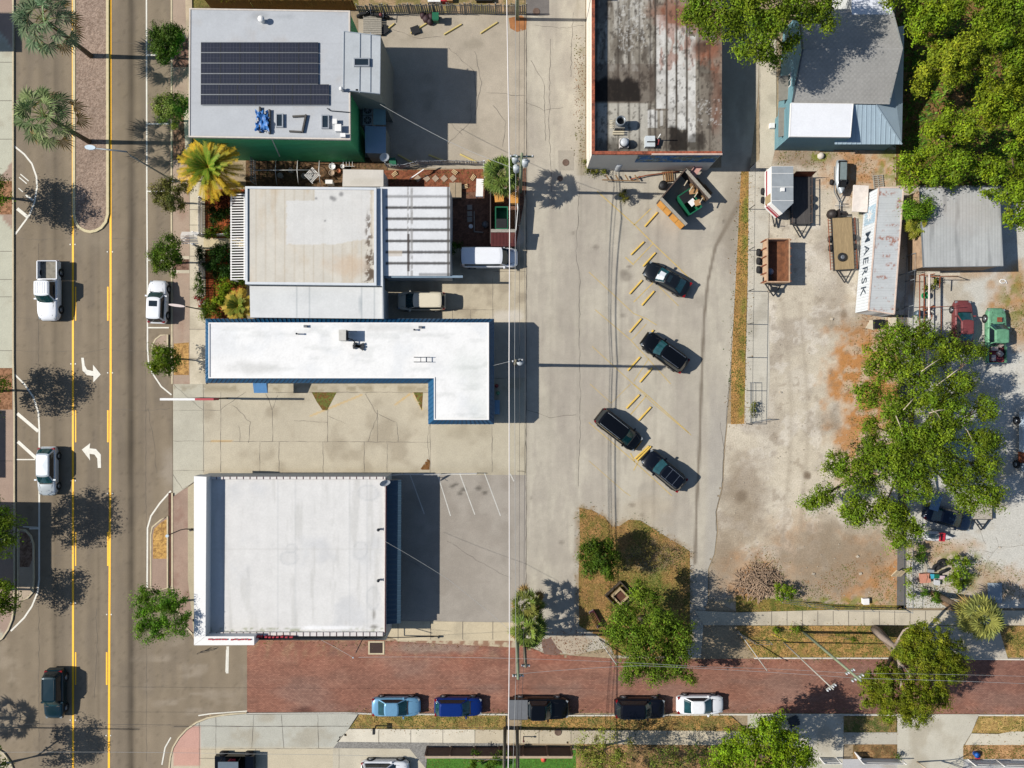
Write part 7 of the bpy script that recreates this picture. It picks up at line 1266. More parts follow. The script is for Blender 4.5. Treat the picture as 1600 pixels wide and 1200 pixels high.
# ================================================================ WHEEL STOPS
WS = mat('wheel_stop_yellow', '#e3bd58', .8, amt=.12, scale=3, amt2=.12, scale2=14); WSP = mat('wheel_stop_pale', '#d8c27a', .85, amt=.12, scale=3, amt2=.12, scale2=14)
def wstop(label, a, b, m=WS, group='wheel stops of the big parking lot'):
    A, B = P(*a, .06), P(*b, .06); d = B - A; L = d.length; mb = MB(); w_, h = .17, .15
    vs = [(x, y, z) for x in (-L / 2, L / 2) for y, z in ((-w_ / 2, 0), (-w_ / 2, h * .4), (-w_ * .3, h), (w_ * .3, h), (w_ / 2, h * .4), (w_ / 2, 0))]
    mb.add(vs, [(k, (k + 1) % 6, 6 + (k + 1) % 6, 6 + k) for k in range(6)] + [(5, 4, 3, 2, 1, 0), (6, 7, 8, 9, 10, 11)]); mid = (A + B) / 2; o = one('wheel_stop', label, 'wheel stop', (mid.x, mid.y, .012), mb, m, math.atan2(d.y, d.x), group); return o
inn = [((986, 398), (1006, 378)), ((984, 459), (1003, 438)), ((984, 519), (1002, 498)), ((981, 579), (1000, 558)), ((979, 638), (999, 617)), ((992, 717), (1014, 697))]
out_ = [((1007.5, 354), (1027, 332)), ((1005, 416), (1024, 395)), ((1003, 477), (1022, 455)), ((1003, 535), (1021, 516)), ((1000, 597), (1019, 575)), ((998, 657), (1017, 636)), ((995.5, 719.5), (1017, 697.5))]
for i, (a, b) in enumerate(inn): wstop('yellow wheel stop, %s from the garbage enclosure in the row nearer the shops' % ORD[i], a, b)
for i, (a, b) in enumerate(out_): wstop('yellow wheel stop, %s from the garbage enclosure in the row nearer the yard' % ORD[i], a, b)
for i, (a, b) in enumerate((((593, 56), (616, 37)), ((642, 52), (669, 35)), ((694, 54), (721, 38)), ((751, 52), (777, 35)))): wstop('pale yellow wheel stop by the picket fence, %s from the wooden deck' % ORD[i], a, b, WSP, 'wheel stops of the service yard')
for i, (a, b) in enumerate((((622, 242), (648, 256)), ((670, 242), (697, 253)), ((719, 241), (746, 254)), ((762, 250), (776, 255)))): wstop('pale yellow wheel stop by the garden wall, %s from the satellite dish' % ORD[i], a, b, WSP, 'wheel stops of the service yard')
for lab, x, y, rz in (('dark cloth draped over the first wheel stop by the deck', 600, 47, .6), ('dark mat draped over the second wheel stop by the fence', 649, 47, .3)): mb = MB(); mb.prism([(-.42, -.38), (.44, -.36), (.4, .4), (-.45, .36)], .0, .06); one('dark_mat', lab, 'mat', P(x, y, .17), mb, BLK, rz)
# ================================================================ FENCES
picket('grey weathered picket fence leaning along the service yard', [(563, 24), (680, 22), (822, 23)], 1.9, WOODG, .19, .13, .03, .12, gap=.05); picket('brown stained board fence behind the solar roof', [(332, 15), (400, 15.5), (556, 16.5)], 1.9, mat('stained_boards', '#9a6a2a', .8, amt=.2), .15, .14, .03, .02)
picket('leaning pale metal fence between the service yard and courtyard', [(605, 262), (625, 265), (655, 258), (700, 257), (756, 259)], 1.3, mat('fence_metal', '#aab0b6', .5, .3), .1, .06, .02, .1); picket('white fence panel beside the palm at the courtyard end', [(756, 259), (757, 284)], 1.6, WHITE)
picket('white picket fence on the yard edge past the bare tree', [(1512, 1187), (1600, 1189), (1700, 1190)], 1.2, WHITE, .18, .14); picket('white picket fence between the two driveways', [(1334, 1175), (1340, 1184), (1405, 1185)], 1.2, WHITE, .18, .14); picket('white gate panel beside the dark driveway', [(1280, 1184), (1306, 1184)], 1.2, WHITE, .18, .14)
def mesh_fence(label, pts, h, sp=2.4, m=GREYM, name='wire_fence', full=True):
    t = thing(name, label, 'fence', P(*pts[0])); r = MB(); k_ = 0
    for a, b in zip(pts[:-1], pts[1:]):
        A, B = P(*a), P(*b); L = (B - A).length; n = max(1, int(L / sp))
        for i in range(n + 1): q = A.lerp(B, i / n); MB().tube([(q.x, q.y, 0), (q.x, q.y, h)], .035, 8).build('post', m, t, world=True)
        for z in ((h, h * .5, .1) if full else (h,)): r.beam(A + Vector((0, 0, z)), B + Vector((0, 0, z)), .025, .025)
        nn = int(L / .4); [r.beam(A.lerp(B, i / nn) + Vector((0, 0, .1)), A.lerp(B, i / nn) + Vector((0, 0, h)), .004, .004) for i in range(nn)]
    r.build('wire_panel', m, t, world=True); return t
mesh_fence('long chain-link boundary fence between gravel yard and scrap yard', [(1416, 400), (1410, 560), (1412, 760), (1412, 950)], 1.6); mesh_fence('long chain-link fence along the grass strip beside the parking lot', [(1171, 263), (1169, 455), (1166, 662)], 1.7, 3.05, DARKM, full=False); mesh_fence('low wire fence by the grass strip end', [(1172, 598), (1172, 660), (1199, 655)], 1.0, 2.0); mesh_fence('wire fence along the sidewalk before the gravel yard', [(1215, 935), (1300, 947), (1410, 950)], 1.4); mesh_fence('wire gate frame by the driveway of the pole', [(1150, 985), (1175, 1000), (1200, 1000)], 1.2, 1.4); mesh_fence('open white fence panels along the side lot', [(604, 742), (630, 740), (690, 740), (745, 739)], .9, 2.0, WHITE); mesh_fence('bent wire fence at the shed corner', [(1405, 430), (1420, 425)], 1.3)
mb = MB(); a, b = P(605, 741), P(748, 738); 
t = thing('garden_wall', 'long brown wall between sidewalk and artificial turf', 'wall', P(667, 1167.5)); BW = mat('brown_boards', '#6a4f42', .8, amt=.12, scale=2); A, B = P(668, 1167.5), P(892, 1167.5); MB().box(A.x, B.x, A.y - .06, A.y + .06, 0, 1.8).build('panel', BW, t, world=True); mb = MB(); mb.box(A.x, B.x, A.y - .12, A.y + .1, 1.8, 1.88); mb.build('coping', mat('coping_tan', '#b9a287', .7), t, world=True)
for i in range(7): q = A.lerp(B, i / 6); MB().box(q.x - .08, q.x + .08, q.y + .07, q.y + .2, 0, 1.85).build('post', BW, t, world=True)
# ================================================================ GARBAGE ENCLOSURES
t = thing('garbage_enclosure', 'square wooden enclosure around a green dumpster, with orange outer panels', 'enclosure', P(1064, 310)); FB = mat('enclosure_boards', '#5a4a40', .9, amt=.2, scale=3)
def wallseg(a, b, h, m, name='wall', th=.12, z0=0.05): A, B = P(*a), P(*b); d = (B - A).normalized(); n = Vector((-d.y, d.x, 0)) * th / 2; return MB().prism([tuple((A - n).xy), tuple((B - n).xy), tuple((B + n).xy), tuple((A + n).xy)], z0, h, bot=True).build(name, m, t, world=True)
c1, c2, c3, c4 = (1064, 273), (1026, 318), (1065, 358), (1102, 316)
wallseg(c1, c2, 1.9, FB); wallseg(c2, c3, 1.9, FB); wallseg(c1, c4, 1.7, FB)
OR = mat('orange_panel', '#d99a48', .75, amt=.15, scale=2); da = (c3[0] - c2[0], c3[1] - c2[1])
for u0, u1 in ((.03, .26), (.27, .47), (.52, .74), (.75, .98)): a = (c2[0] + da[0] * u0 - 1.4, c2[1] + da[1] * u0 + 1.4); b = (c2[0] + da[0] * u1 - 1.4, c2[1] + da[1] * u1 + 1.4); wallseg(a, b, 1.7, OR, 'outer_panel', .05, .1)
mb = MB(); A, B = P(*c2), P(*c3); [mb.beam(A.lerp(B, i / 8) + Vector((-.1, -.1, 1.92)), A.lerp(B, i / 8) + Vector((.1, .1, 1.92)), .05, .05) for i in range(9)]; mb.beam(A + Vector((0, 0, 1.95)), B + Vector((0, 0, 1.95)), .3, .06); A, B = P(*c1), P(*c4); mb.beam(A + Vector((0, 0, 1.75)), B + Vector((0, 0, 1.75)), .3, .06); mb.build('coping', WOODG, t, world=True)
mb = MB(); [mb.beam(P(1074 + i * 8, 282 + i * 9, 1.8), P(1069 + i * 8, 290 + i * 9, 1.9), .09, .07) for i in range(4)]; mb.build('cross_beam', mat('cream_wood', '#d4c4a8', .8), t, world=True)
GRN = mat('dumpster_green', '#1a6b4a', .5, amt=.1)
def dumpster(label, px, py, ang, L=1.9, Wd=1.25, h=1.25, lid=True, col=None):
    p = P(px, py); t = thing('dumpster', label, 'dumpster', p, R(ang)); mb = MB(); m = col or GRN
    for q in ((-L / 2, L / 2, -Wd / 2, -Wd / 2 + .05), (-L / 2, L / 2, Wd / 2 - .05, Wd / 2), (-L / 2, -L / 2 + .05, -Wd / 2 + .05, Wd / 2 - .05), (L / 2 - .05, L / 2, -Wd / 2 + .05, Wd / 2 - .05)): mb.box(*q, .15, h)
    mb.box(-L / 2, L / 2, -Wd / 2, Wd / 2, .12, .15); mb.build('bin_body', m, t); mb = MB(); mb.box(-L / 2 - .04, L / 2 + .04, -Wd / 2 - .06, -Wd / 2, h - .1, h + .02); mb.box(-L / 2 - .04, L / 2 + .04, Wd / 2, Wd / 2 + .06, h - .1, h + .02); mb.box(-L / 2 - .06, -L / 2, -Wd / 2, Wd / 2, h - .1, h + .02); mb.box(L / 2, L / 2 + .06, -Wd / 2, Wd / 2, h - .1, h + .02); mb.build('rim', m, t)
    if lid: g = MB(); g.box(-L / 2 + .05, -L * .05, -Wd / 2 + .05, Wd / 2 - .05, h + .01, h + .05); [g.box(-L / 2 + .1 + i * .17, -L / 2 + .14 + i * .17, -Wd / 2 + .1, Wd / 2 - .1, h + .05, h + .07) for i in range(4)]; g.build('lid', BLK, t)
    return t
dumpster('green dumpster with black lid and cardboard inside the wooden enclosure', 1073, 320, -57, 2.1, 1.35); dumpster('green dumpster standing inside the narrow walled pen beside the alley', 784, 345, 90, 2.1, 1.15)
CARD = mat('cardboard', '#b98d5e', .9, amt=.1)
def carton(label, px, py, z, w_, d_, h, rz, m=CARD): mb = MB(); mb.box(-w_ / 2, w_ / 2, -d_ / 2, d_ / 2, 0, h); mb.box(-w_ / 2 - .12, -w_ / 2, -d_ / 2, d_ / 2, h - .03, h); mb.box(-.02, .02, -d_ / 2, d_ / 2, h, h + .005); one('carton', label, 'box', P(px, py, z), mb, m, rz)
carton('brown carton outside the dumpster rim near the pallet stack', 1083, 301, 1.0, .7, .45, .4, .1); carton('brown carton poking from the dumpster end', 1089, 318, 1.0, .45, .55, .4, .3); carton('white flattened carton in the open half of the dumpster', 1081, 317, 1.0, .5, .6, .35, .7, WHITE)
for lab, px, py, s_ in (('pallet stack inside the enclosure, nearer the warehouse wall', 1087, 293, 0), ('pallet stack inside the enclosure, nearer the dumpster cartons', 1098, 303, 1)):
    mb = MB(); [mb.box(-.5, .5, -.6 + i * .17, -.5 + i * .17, z, z + .03) for i in range(7) for z in (.3, .5, .8)]; [mb.box(x - .05, x + .05, -.6, .6, .2, .79) for x in (-.45, 0, .45)]; one('pallet', lab, 'pallet', P(px, py), mb, WOODB, .7)
mb = MB(); mb.box(-.35, .35, -1.3, 1.3, 0, .08); mb.box(-.35, -.28, -1.3, 1.3, .08, .3); one('ladder_frame', 'pale red and white frame leaning at the warehouse corner', 'frame', P(1090, 262, 1.0), mb, mat('pink_frame', '#c99a90', .7), -.65)
mb = MB(); [mb.box(-.45 + i * .22, -.33 + i * .22, -.5, .5, .3, .34) for i in range(5)]; mb.box(-.5, .5, -.5, -.4, 0, .3); mb.box(-.5, .5, .4, .5, 0, .3); one('crate', 'brown slatted crate beside the enclosure and pipe', 'crate', P(1042, 277), mb, WOODB, .1)
mb = MB(); mb.lathe(0, 0, [(.35, 0), (.42, .8), (.36, .85), (0, .9)], 12); one('rubbish_bin', 'dark rubbish bin leaning at the enclosure corner', 'bin', P(1034, 292), mb, BLK)
# small walled pen and courtyard
t = thing('walled_pen', 'narrow pen with white lattice walls and maroon screen beside the alley', 'enclosure', P(786, 345))
wallseg((767, 302), (767, 385), 1.4, mat('dark_lattice', '#5a4d48', .8), th=.08); wallseg((767, 386), (806, 386), 1.7, mat('maroon_screen', '#5d1f1c', .7, amt=.15), 'screen', .1); wallseg((806, 302), (809, 330), 1.4, WHITE, th=.06); wallseg((809, 330), (804, 386), 1.4, WHITE, th=.06); wallseg((770, 300), (806, 300), 1.4, WOODG, th=.08)
mb = MB(); [mb.beam(P(768 + i * 2.2, 360, 1.9), P(768 + i * 2.2, 385, 1.7), .1, .03) for i in range(18)]; mb.build('screen_roof', mat('maroon_screen', '#5d1f1c', .7), t, world=True); MB().beam(P(767, 360.5, 1.95), P(806, 360.5, 1.95), .3, .05).build('coping', WOODG, t, world=True)
carton('orange crate at the pen corner, farther from the alley', 781, 312, 0.9, .75, .7, .6, .1, mat('orange_panel', '#e39a3a', .7)); carton('orange crate at the pen corner, touching the alley wall', 804, 311, .9, .7, 1.1, .6, 0, mat('orange_panel', '#e39a3a', .7))
for i in range(5):
    mb = MB(); mb.box(-.26, .26, -.26, .26, 0, .05); one('stepping_stone', 'square stepping stone in red mulch, %s from the white extension' % ORD[i], 'stepping stone', P(653 + i * 13.7, 279, .03), mb, mat('stone_tan', '#b09a84', .9, amt=.15), .75, 'stepping stones in the red mulch')
for i, y in enumerate((324, 334, 343)): mb = MB(); mb.box(-.24, .24, -.24, .24, 0, .05); one('stepping_stone', 'grey stepping stone in the shaded courtyard, %s from the fence' % ORD[i], 'stepping stone', P(734, y, .03), mb, mat('stone_grey', '#9c958a', .9), .05, 'stepping stones in the courtyard')
mb = MB(); mb.box(-.35, .35, -.9, .9, .7, .76); [mb.box(x - .03, x + .03, y - .03, y + .03, 0, .7) for x in (-.3, .3) for y in (-.85, .85)]; one('garden_table', 'long white table at the courtyard end', 'table', P(750, 297), mb, WHITE, -.04)
mb = MB(); mb.lathe(0, 0, [(.28, 0), (.33, .7), (.36, .75), (.2, .85), (0, .88)], 14); one('kettle_grill', 'round dark grill standing in the courtyard', 'grill', P(759, 353), mb, mat('dark_enamel', '#4a4d50', .4))
mb = MB(); mb.lathe(0, 0, [(.15, 0), (.22, .4), (.2, .45), (0, .4)], 10); one('plant_pot', 'small pale pot near the courtyard kerb', 'pot', P(736, 355), mb, WHITE)
mb = MB(); mb.beam(P(741, 330, .1) - P(741, 345), P(741, 362, .1) - P(741, 345), .08, .12); mb.beam(P(741, 362, .1) - P(741, 345), P(755, 363, .1) - P(741, 345), .08, .12); one('garden_edging', 'pale thin edging bent round the courtyard corner', 'edging', P(741, 345), mb, WOODG)
mb = MB(); mb.box(-.6, .6, -.75, .75, 0, .4); mb.box(-.1, 0, -.8, .8, .4, .43); one('planter_box', 'wooden box lid against the white extension corner', 'box', P(712, 299), mb, mat('planter_tan', '#a8977c', .8))
mb = MB(); mb.beam((-.65, -.4, .6), (.75, .45, .9), .09, .06); one('white_plank', 'white plank lying slanted over the red mulch', 'plank', P(652, 276), mb, WHITE)
for lab, x, y, rz in (('offcut of pale timber in the mulch beside the white plank', 618, 274, .6), ('bundle of pale offcuts on the mulch by the fence', 709, 271, -.7), ('pile of pale offcuts near the table', 727, 294, .2), ('single pale offcut lying near the white panel', 741, 279, .9)): mb = MB(); [mb.beam((-.28, i * .13, .05), (.28, i * .15, .08 + .03 * i), .08, .05) for i in range(3)]; one('timber_offcut', lab, 'timber', P(x, y, .03), mb, mat('fresh_timber', '#d3b58a', .8), rz)
# hoop greenhouse frame between buildings 1 and 2
t = thing('greenhouse_frame', 'bare white hoop frame over cluttered pots beside the green wall', 'frame', P(450, 270)); PV = mat('white_pipe', '#dcdcd8', .5)
for x in (398, 430, 464, 498): mb = MB(); mb.tube([P(x + 2, 250, .1), P(x + 1, 252, 1.8), P(x, 266, 2.3), P(x + 2, 285, 1.8), P(x + 3, 289, .2)], .035, 6); mb.build('hoop', PV, t, world=True)
MB().tube([P(397, 266, 2.33), P(497, 265.5, 2.33)], .03, 6).build('ridge_pipe', PV, t, world=True)
mb = MB(); [mb.beam((-.55 + i * .12, -.5, .35), (-.55 + i * .12, .5, .4), .05, .03) for i in range(9)]; mb.box(-.6, .6, -.55, -.5, .3, .42); mb.box(-.6, .6, .5, .55, .3, .42); one('slatted_rack', 'white slatted rack lying tilted under the hoop frame', 'rack', P(490, 276, .8), mb, WHITE, -.8)
for lab, x, y, r_, m in (('pale round pot under the hoop frame, nearest the garden', 440, 276, .28, WOODG), ('pale round pot under the hoop frame, below the ridge', 456, 268, .25, WOODG), ('grey pot beside the slatted rack', 477, 277, .28, mat('stone_grey', '#9c958a', .9)), ('white tub outside the hoop frame close to the green wall', 521, 262, .33, WHITE), ('tan tub beside the white tub', 520, 272, .3, mat('stone_tan', '#b09a84', .9)), ('small terracotta pot by the cream shed roof', 531, 269, .2, mat('terracotta', '#b5704a', .8)), ('white pot beside the wire rack at the wall', 537, 262, .2, WHITE)): mb = MB(); mb.lathe(0, 0, [(r_ * .7, 0), (r_, .5), (r_ * .9, .5), (r_ * .75, .4), (0, .4)], 14); one('plant_pot', lab, 'pot', P(x, y, .03), mb, m)
ibox('storage_bin', 'white box at the parapet of the beige roof, in the cluttered strip', 'box', 512, 285, 523, 291, 0, .9, WHITE)
mb = MB(); [mb.beam((x, -.4, .5), (x, .4, .5), .03, .03) for x in (-.5, -.2, .1, .4)]; mb.beam((-.6, -.4, .5), (.6, -.4, .5), .03, .03); mb.beam((-.6, .4, .5), (.6, .4, .5), .03, .03); [mb.box(x - .02, x + .02, y - .02, y + .02, 0, .5) for x in (-.6, .6) for y in (-.4, .4)]; one('wire_rack', 'white wire rack in the cluttered strip beside the cream shed', 'rack', P(546, 256), mb, WHITE)
picket('short white fence closing the cluttered strip near the yellow palm', [(398, 250), (398, 288)], 1.3, mat('fence_metal', '#aab0b6', .5), .2, .1)
def wbin(label, px, py, rz, m=GRN):
    t = thing('wheelie_bin', label, 'bin', P(px, py), rz); mb = MB(); mb.prism([(-.26, -.28), (.26, -.28), (.26, .28), (-.26, .28)], .1, .95); mb.build('bin_body', m, t); mb = MB(); mb.box(-.32, .32, -.36, .34, .95, 1.03); mb.box(-.25, .25, -.45, -.36, .9, 1.0); mb.build('lid', m, t); MB().tube([(-.3, .3, .12), (.3, .3, .12)], .12, 10).build('wheel', TYRE, t)
wbin('green wheelie bin standing by the grey picket fence', 682, 33, .0); wbin('green wheelie bin in the shade behind the green building', 616, 257, .1)
mb = MB(); [mb.lathe(x, y, [(r_, 0), (r_ * 1.1, .3), (r_ * .5, .5), (0, .52)], 8) for x, y, r_ in ((0, 0, .4), (.5, .2, .35), (.35, -.3, .3), (-.35, .3, .3))]; one('rubbish_heap', 'dark heap of bags beside the green bin at the fence', 'heap', P(667, 31), mb, mat('dark_plum', '#3a2228', .7))
# things beyond the fence at the top
for lab, x, y, w_, d_, m in (('white box beyond the grey picket fence, first of the pair', 675, 3, .5, .5, WHITE), ('white box beyond the grey picket fence, beside the red one', 685, 3, .5, .5, WHITE), ('bright red box beyond the grey picket fence', 695, 2, .5, .5, mat('bright_red', '#c4303c', .5)), ('peach coloured box beyond the grey picket fence', 703, 1, .6, .5, mat('peach', '#e3b077', .6)), ('long black tray beyond the grey picket fence', 757, 2, 1.6, .4, BLK)): carton(lab, x, y, 0, w_, d_, .5, 0, m)
# ================================================================ EAST YARD OBJECTS
# shipping container
zc = 2.75; t = thing('shipping_container', 'long white shipping container with rusty grey roof', 'container', P(1367, 390)); A1, A2, A3, A4 = [P(x, y, zc) for x, y in ((1373, 293), (1411.5, 293.5), (1397, 491), (1357, 484.5))]
SIDE = corr_mat('container_white', '#e9eff2', .5, .05, 3.4, 1, .04)
mb = MB(); mb.prism([tuple(q.xy) for q in (A1, A2, A3, A4)], .15, zc - .02, top=False, bot=True); mb.build('side_wall', SIDE, t, world=True)
def cr_paint(X, Y):
    C = base_paint('#c6c9c9', .07, 400, .05)(X, Y); C[(np.sin(Y * 1.9) > .75)] *= .9; Rr = np.maximum.reduce([blob(X, Y, 1388, 372, 16, 3, .5, 401) , blob(X, Y, 1398, 378, 8, 6, .5, 402), blob(X, Y, 1395, 352, 10, 2.5, .5, 411), blob(X, Y, 1384, 400, 6, 2.5, .6, 403), blob(X, Y, 1392, 414, 7, 3, .6, 404), blob(X, Y, 1381, 433, 9, 2, .5, 405), blob(X, Y, 1363, 485, 7, 4, .6, 406), blob(X, Y, 1385, 302, 16, 4, .6, 407), blob(X, Y, 1405, 320, 4, 12, .6, 408), blob(X, Y, 1395, 482, 4, 4, .6, 409)]); Rr = np.maximum(Rr, sstep(.68, .76, fbm(X, Y, .2, 410)) * .6)
    return mix(C, c('#9c5c40'), np.clip(Rr * sstep(.4, .62, fbm(X, Y, .4, 413)) * 1.0, 0, .8))
k_ = lambda q: (800 + q.x / (S * (1 - zc / HC)), 600 - q.y / (S * (1 - zc / HC)))
sheet('roof', [k_(A1), k_(A2), k_(A3), k_(A4)], zc, cr_paint, cell=1.2, material=MATS['roof_coat'], parent=t)
mb = MB(); [mb.beam(a, b, .12, .1) for a, b in ((A1, A2), (A2, A3), (A3, A4), (A4, A1))]; mb.build('corner_rail', mat('rail_pink', '#d9c2b2', .7, amt=.2), t, world=True)
dw = (A4 - A1).normalized(); nw = Vector((dw.y, -dw.x, 0)); nw = nw if nw.x < 0 else -nw
def on_side(curve_body, size, along, zmid, name, m, sx=1.0):
    cu = bpy.data.curves.new('lettering', 'FONT'); cu.body = curve_body; cu.size = size; cu.extrude = .005; cu.align_x = 'CENTER'; cu.align_y = 'CENTER'; cu.space_character = 1.25; cu.offset = .004
    o = bpy.data.objects.new('tmp', cu); COL.objects.link(o); dg = bpy.context.evaluated_depsgraph_get(); me = bpy.data.meshes.new_from_object(o.evaluated_get(dg)); bpy.data.objects.remove(o); me.name = name
    ob = bpy.data.objects.new(name, me); COL.objects.link(ob); me.materials.clear(); me.materials.append(m)
    M = Matrix.Identity(4); up = Vector((0, 0, 1)); pos = A1 + dw * along + nw * .03; pos.z = zmid
    for i, v in enumerate((dw * sx, up, nw)): M[0][i], M[1][i], M[2][i] = v
    M[0][3], M[1][3], M[2][3] = pos - t.location; ob.parent = t; ob.matrix_local = M; return ob
Lc = (A4 - A1).length
on_side('MAERSK', 1.4, Lc * .6, 1.4, 'lettering', mat('letter_navy', '#3c4a58', .5), 1.05)
mb = MB(); cpos = A1 + dw * Lc * .2; 
def sp(u, z, o=.03): q = A1 + dw * u + nw * o; return (q.x, q.y, z)
mb.add([sp(Lc * .125, .5), sp(Lc * .125, 2.5), sp(Lc * .275, 2.5), sp(Lc * .275, .5)], [(0, 1, 2, 3), (3, 2, 1, 0)]); mb.build('logo_panel', mat('logo_blue', c('#d4ecfa', .8), .5), t, world=True)
mb = MB(); vs = []; [vs.append(sp(Lc * .2 + (.72 if k % 2 == 0 else .3) * math.sin(k * math.pi / 7), 1.5 + (.72 if k % 2 == 0 else .3) * math.cos(k * math.pi / 7), .05)) for k in range(14)]; mb.add(vs + [sp(Lc * .2, 1.5, .05)], [(14, k, (k + 1) % 14) for k in range(14)] + [(14, (k + 1) % 14, k) for k in range(14)]); mb.build('logo_star', mat('star_white', c('#ffffff', .95), .5), t, world=True)
mb = MB(); mb.box(-.7, .75, -1.3, 1.3, .1, .18); mb.box(-.7, -.62, -1.3, 1.3, 0, .1); mb.box(.66, .75, -1.3, 1.3, 0, .1); one('cream_panel', 'cream sheet panel leaning by the container head', 'panel', P(1343, 311, 1.0), mb, mat('cream_sheet', '#eadfd4', .6), -.05)
mb = MB(); mb.box(-.5, .5, -.45, .45, 0, .5); mb.box(-.35, .35, -.3, .3, .5, .56); one('machine_crate', 'small black machine on a pale pad below the container', 'machine', P(1371, 507), mb, BLK); mb = MB(); mb.prism([(-.6, -.3), (.2, -.5), (.6, .4), (-.2, .5)], 0, .08); one('paving_slab', 'pale slab beside the small black machine', 'slab', P(1362, 508, .02), mb, mat('slab_cream', '#d8ccb4', .8)); mb = MB(); mb.box(-.35, .35, -.4, .4, 0, .3); mb.box(-.3, .3, -.35, .35, .3, .33); one('grey_crate', 'pale crate at the container corner by the fence', 'crate', P(1393, 503), mb, mat('slab_cream', '#d8ccb4', .8))
mb = MB(); mb.box(-.28, .28, -.28, .28, 0, .4); mb.box(-.3, .3, -.3, .3, .4, .45); one('utility_box', 'white box on the ground near the sidewalk fence', 'utility box', P(1350, 938), mb, WHITE, .05); mb = MB(); mb.lathe(0, 0, [(.35, 0), (.3, .25), (.15, .33), (0, .35)], 7); one('rock', 'white rock on the green patch behind the teal house', 'rock', P(1282, 244), mb, mat('rock_white', '#d8d0c4', .9, amt=.2)); mb = MB(); mb.box(-.25, .25, -.25, .25, 0, .35); mb.box(-.2, .2, -.2, .2, .35, .4); one('meter_box', 'small white box beside the teal house concrete strip', 'box', P(1205, 198), mb, WHITE)
def pal(label, px, py, z, rz, m, tilt=0, w_=1.0, L=1.3): mb = MB(); [mb.box(-w_ / 2, w_ / 2, y, y + .09, .08, .11) for y in np.arange(-L / 2, L / 2, .2)]; [mb.box(x - .04, x + .04, -L / 2, L / 2, 0, .08) for x in (-w_ / 2 + .04, 0, w_ / 2 - .04)]; o = one('pallet', label, 'pallet', P(px, py, z), mb, m, rz); o.rotation_euler = (tilt, 0, rz)
pal('pale pallet leaning on the fence near the junk pile', 1404, 895, .5, 0, mat('pale_pallet', '#cbb898', .8), .9); pal('grey pallet lying by the head of the container', 1372, 284, .05, .1, WOODG)
# fire pit, red cart
t = thing('fire_pit', 'square timber-edged fire pit set diagonally on the grass island', 'fire pit', P(968, 930), .75); mb = MB(); s_ = 1.05
for q in ((-s_, s_, -s_, -s_ + .12), (-s_, s_, s_ - .12, s_), (-s_, -s_ + .12, -s_ + .12, s_ - .12), (s_ - .12, s_, -s_ + .12, s_ - .12)): mb.box(*q, 0, .45)
mb.build('outer_frame', mat('pit_dark', '#4a3f33', .9), t); mb = MB(); s_ = .62
for q in ((-s_, s_, -s_, -s_ + .16), (-s_, s_, s_ - .16, s_), (-s_, -s_ + .16, -s_ + .16, s_ - .16), (s_ - .16, s_, -s_ + .16, s_ - .16)): mb.box(*q, .0, .5)
mb.build('inner_frame', mat('pit_tan', '#b8a27c', .8), t); MB().box(-.46, .46, -.46, .46, .05, .3).build('grate', mat('pit_rust', '#5a3526', .9), t)
t = thing('garden_bench', 'dark red bench tipped at the edge of the grass island', 'bench', P(930, 965), -1.05); mb = MB(); [mb.box(-.9, .9, -.22 + i * .13, -.13 + i * .13, .45, .5) for i in range(4)]; mb.build('seat', mat('bench_maroon', '#4a1420', .6), t); mb = MB(); [mb.box(-.9, .9, -.3, -.27, .55 + i * .14, .65 + i * .14) for i in range(3)]; mb.build('backrest', mat('bench_maroon', '#4a1420', .6), t)
for x in (-.8, .8): MB().box(x - .04, x + .04, -.28, .25, 0, .45).build('leg', mat('bench_grey', '#9a8a90', .6), t)
# brushwood pile
V = []; mb = MB()
for i in range(420): a = TR.uniform(0, 6.28); r_ = 2.2 * TR.rand() ** .75; x, y = r_ * 1.1 * math.cos(a), r_ * .8 * math.sin(a); z = max(.05, (1.2 - r_ * .45) * TR.rand()); b = TR.uniform(0, 3.14); L = TR.uniform(.4, 1.4); d = Vector((math.cos(b), math.sin(b), TR.uniform(-.2, .3))) * L / 2; mb.tube([Vector((x, y, z)) - d, Vector((x, y, z)) + d], [.045, .02], 4, cap=False)
one('brushwood_pile', 'tangled pile of cut brown branches on the yard corner', 'brush pile', P(1184, 908), mb, mat('brush_wood', '#ab9178', .9, amt=.3))
# junk pile in the scrap yard
JG = 'junk of the scrap yard'
for lab, px, py, w_, d_, h, m in (('salmon pink slatted crate in the junk pile', 1443, 902, .9, .9, .4, mat('salmon', '#d09078', .7)), ('blue tub in the junk pile', 1453, 899, .4, .45, .4, mat('sky_blue_plastic', '#49b0cc', .5)), ('green tub in the junk pile', 1461, 899, .4, .4, .4, mat('dumpster_green', '#137a4f', .5)), ('pink box in the junk pile', 1469, 901, .5, .35, .35, mat('pale_pink', '#dcc3cc', .6)), ('pale grey box in the junk pile, nearest the verge', 1462, 909, .45, .5, .35, mat('vent_pale', '#cfd0d2', .6)), ('grey carton in the junk pile, farthest from the verge', 1452, 891, .5, .3, .4, mat('junk_grey', '#9aa0a6', .7))): carton(lab, px, py, .1, w_, d_, h, TR.uniform(-.15, .15), m)
for lab, px, py, rz in (('tyre leaning in the junk pile beside the grey carton', 1462, 885, .4), ('tyre leaning in the junk pile beside the weeds', 1473, 891, .9), ('tyre lying flat at the head of the junk pile', 1470, 880, 0)): mb = MB(); mb.lathe(0, 0, [(.2, .05), (.24, .2), (.34, .24), (.42, .18), (.44, .1), (.40, .01), (.22, 0), (.2, .05)], 18); o = one('tyre', lab, 'tyre', P(px, py, .3), mb, TYRE); o.rotation_euler = (rz, rz * .5, 0)
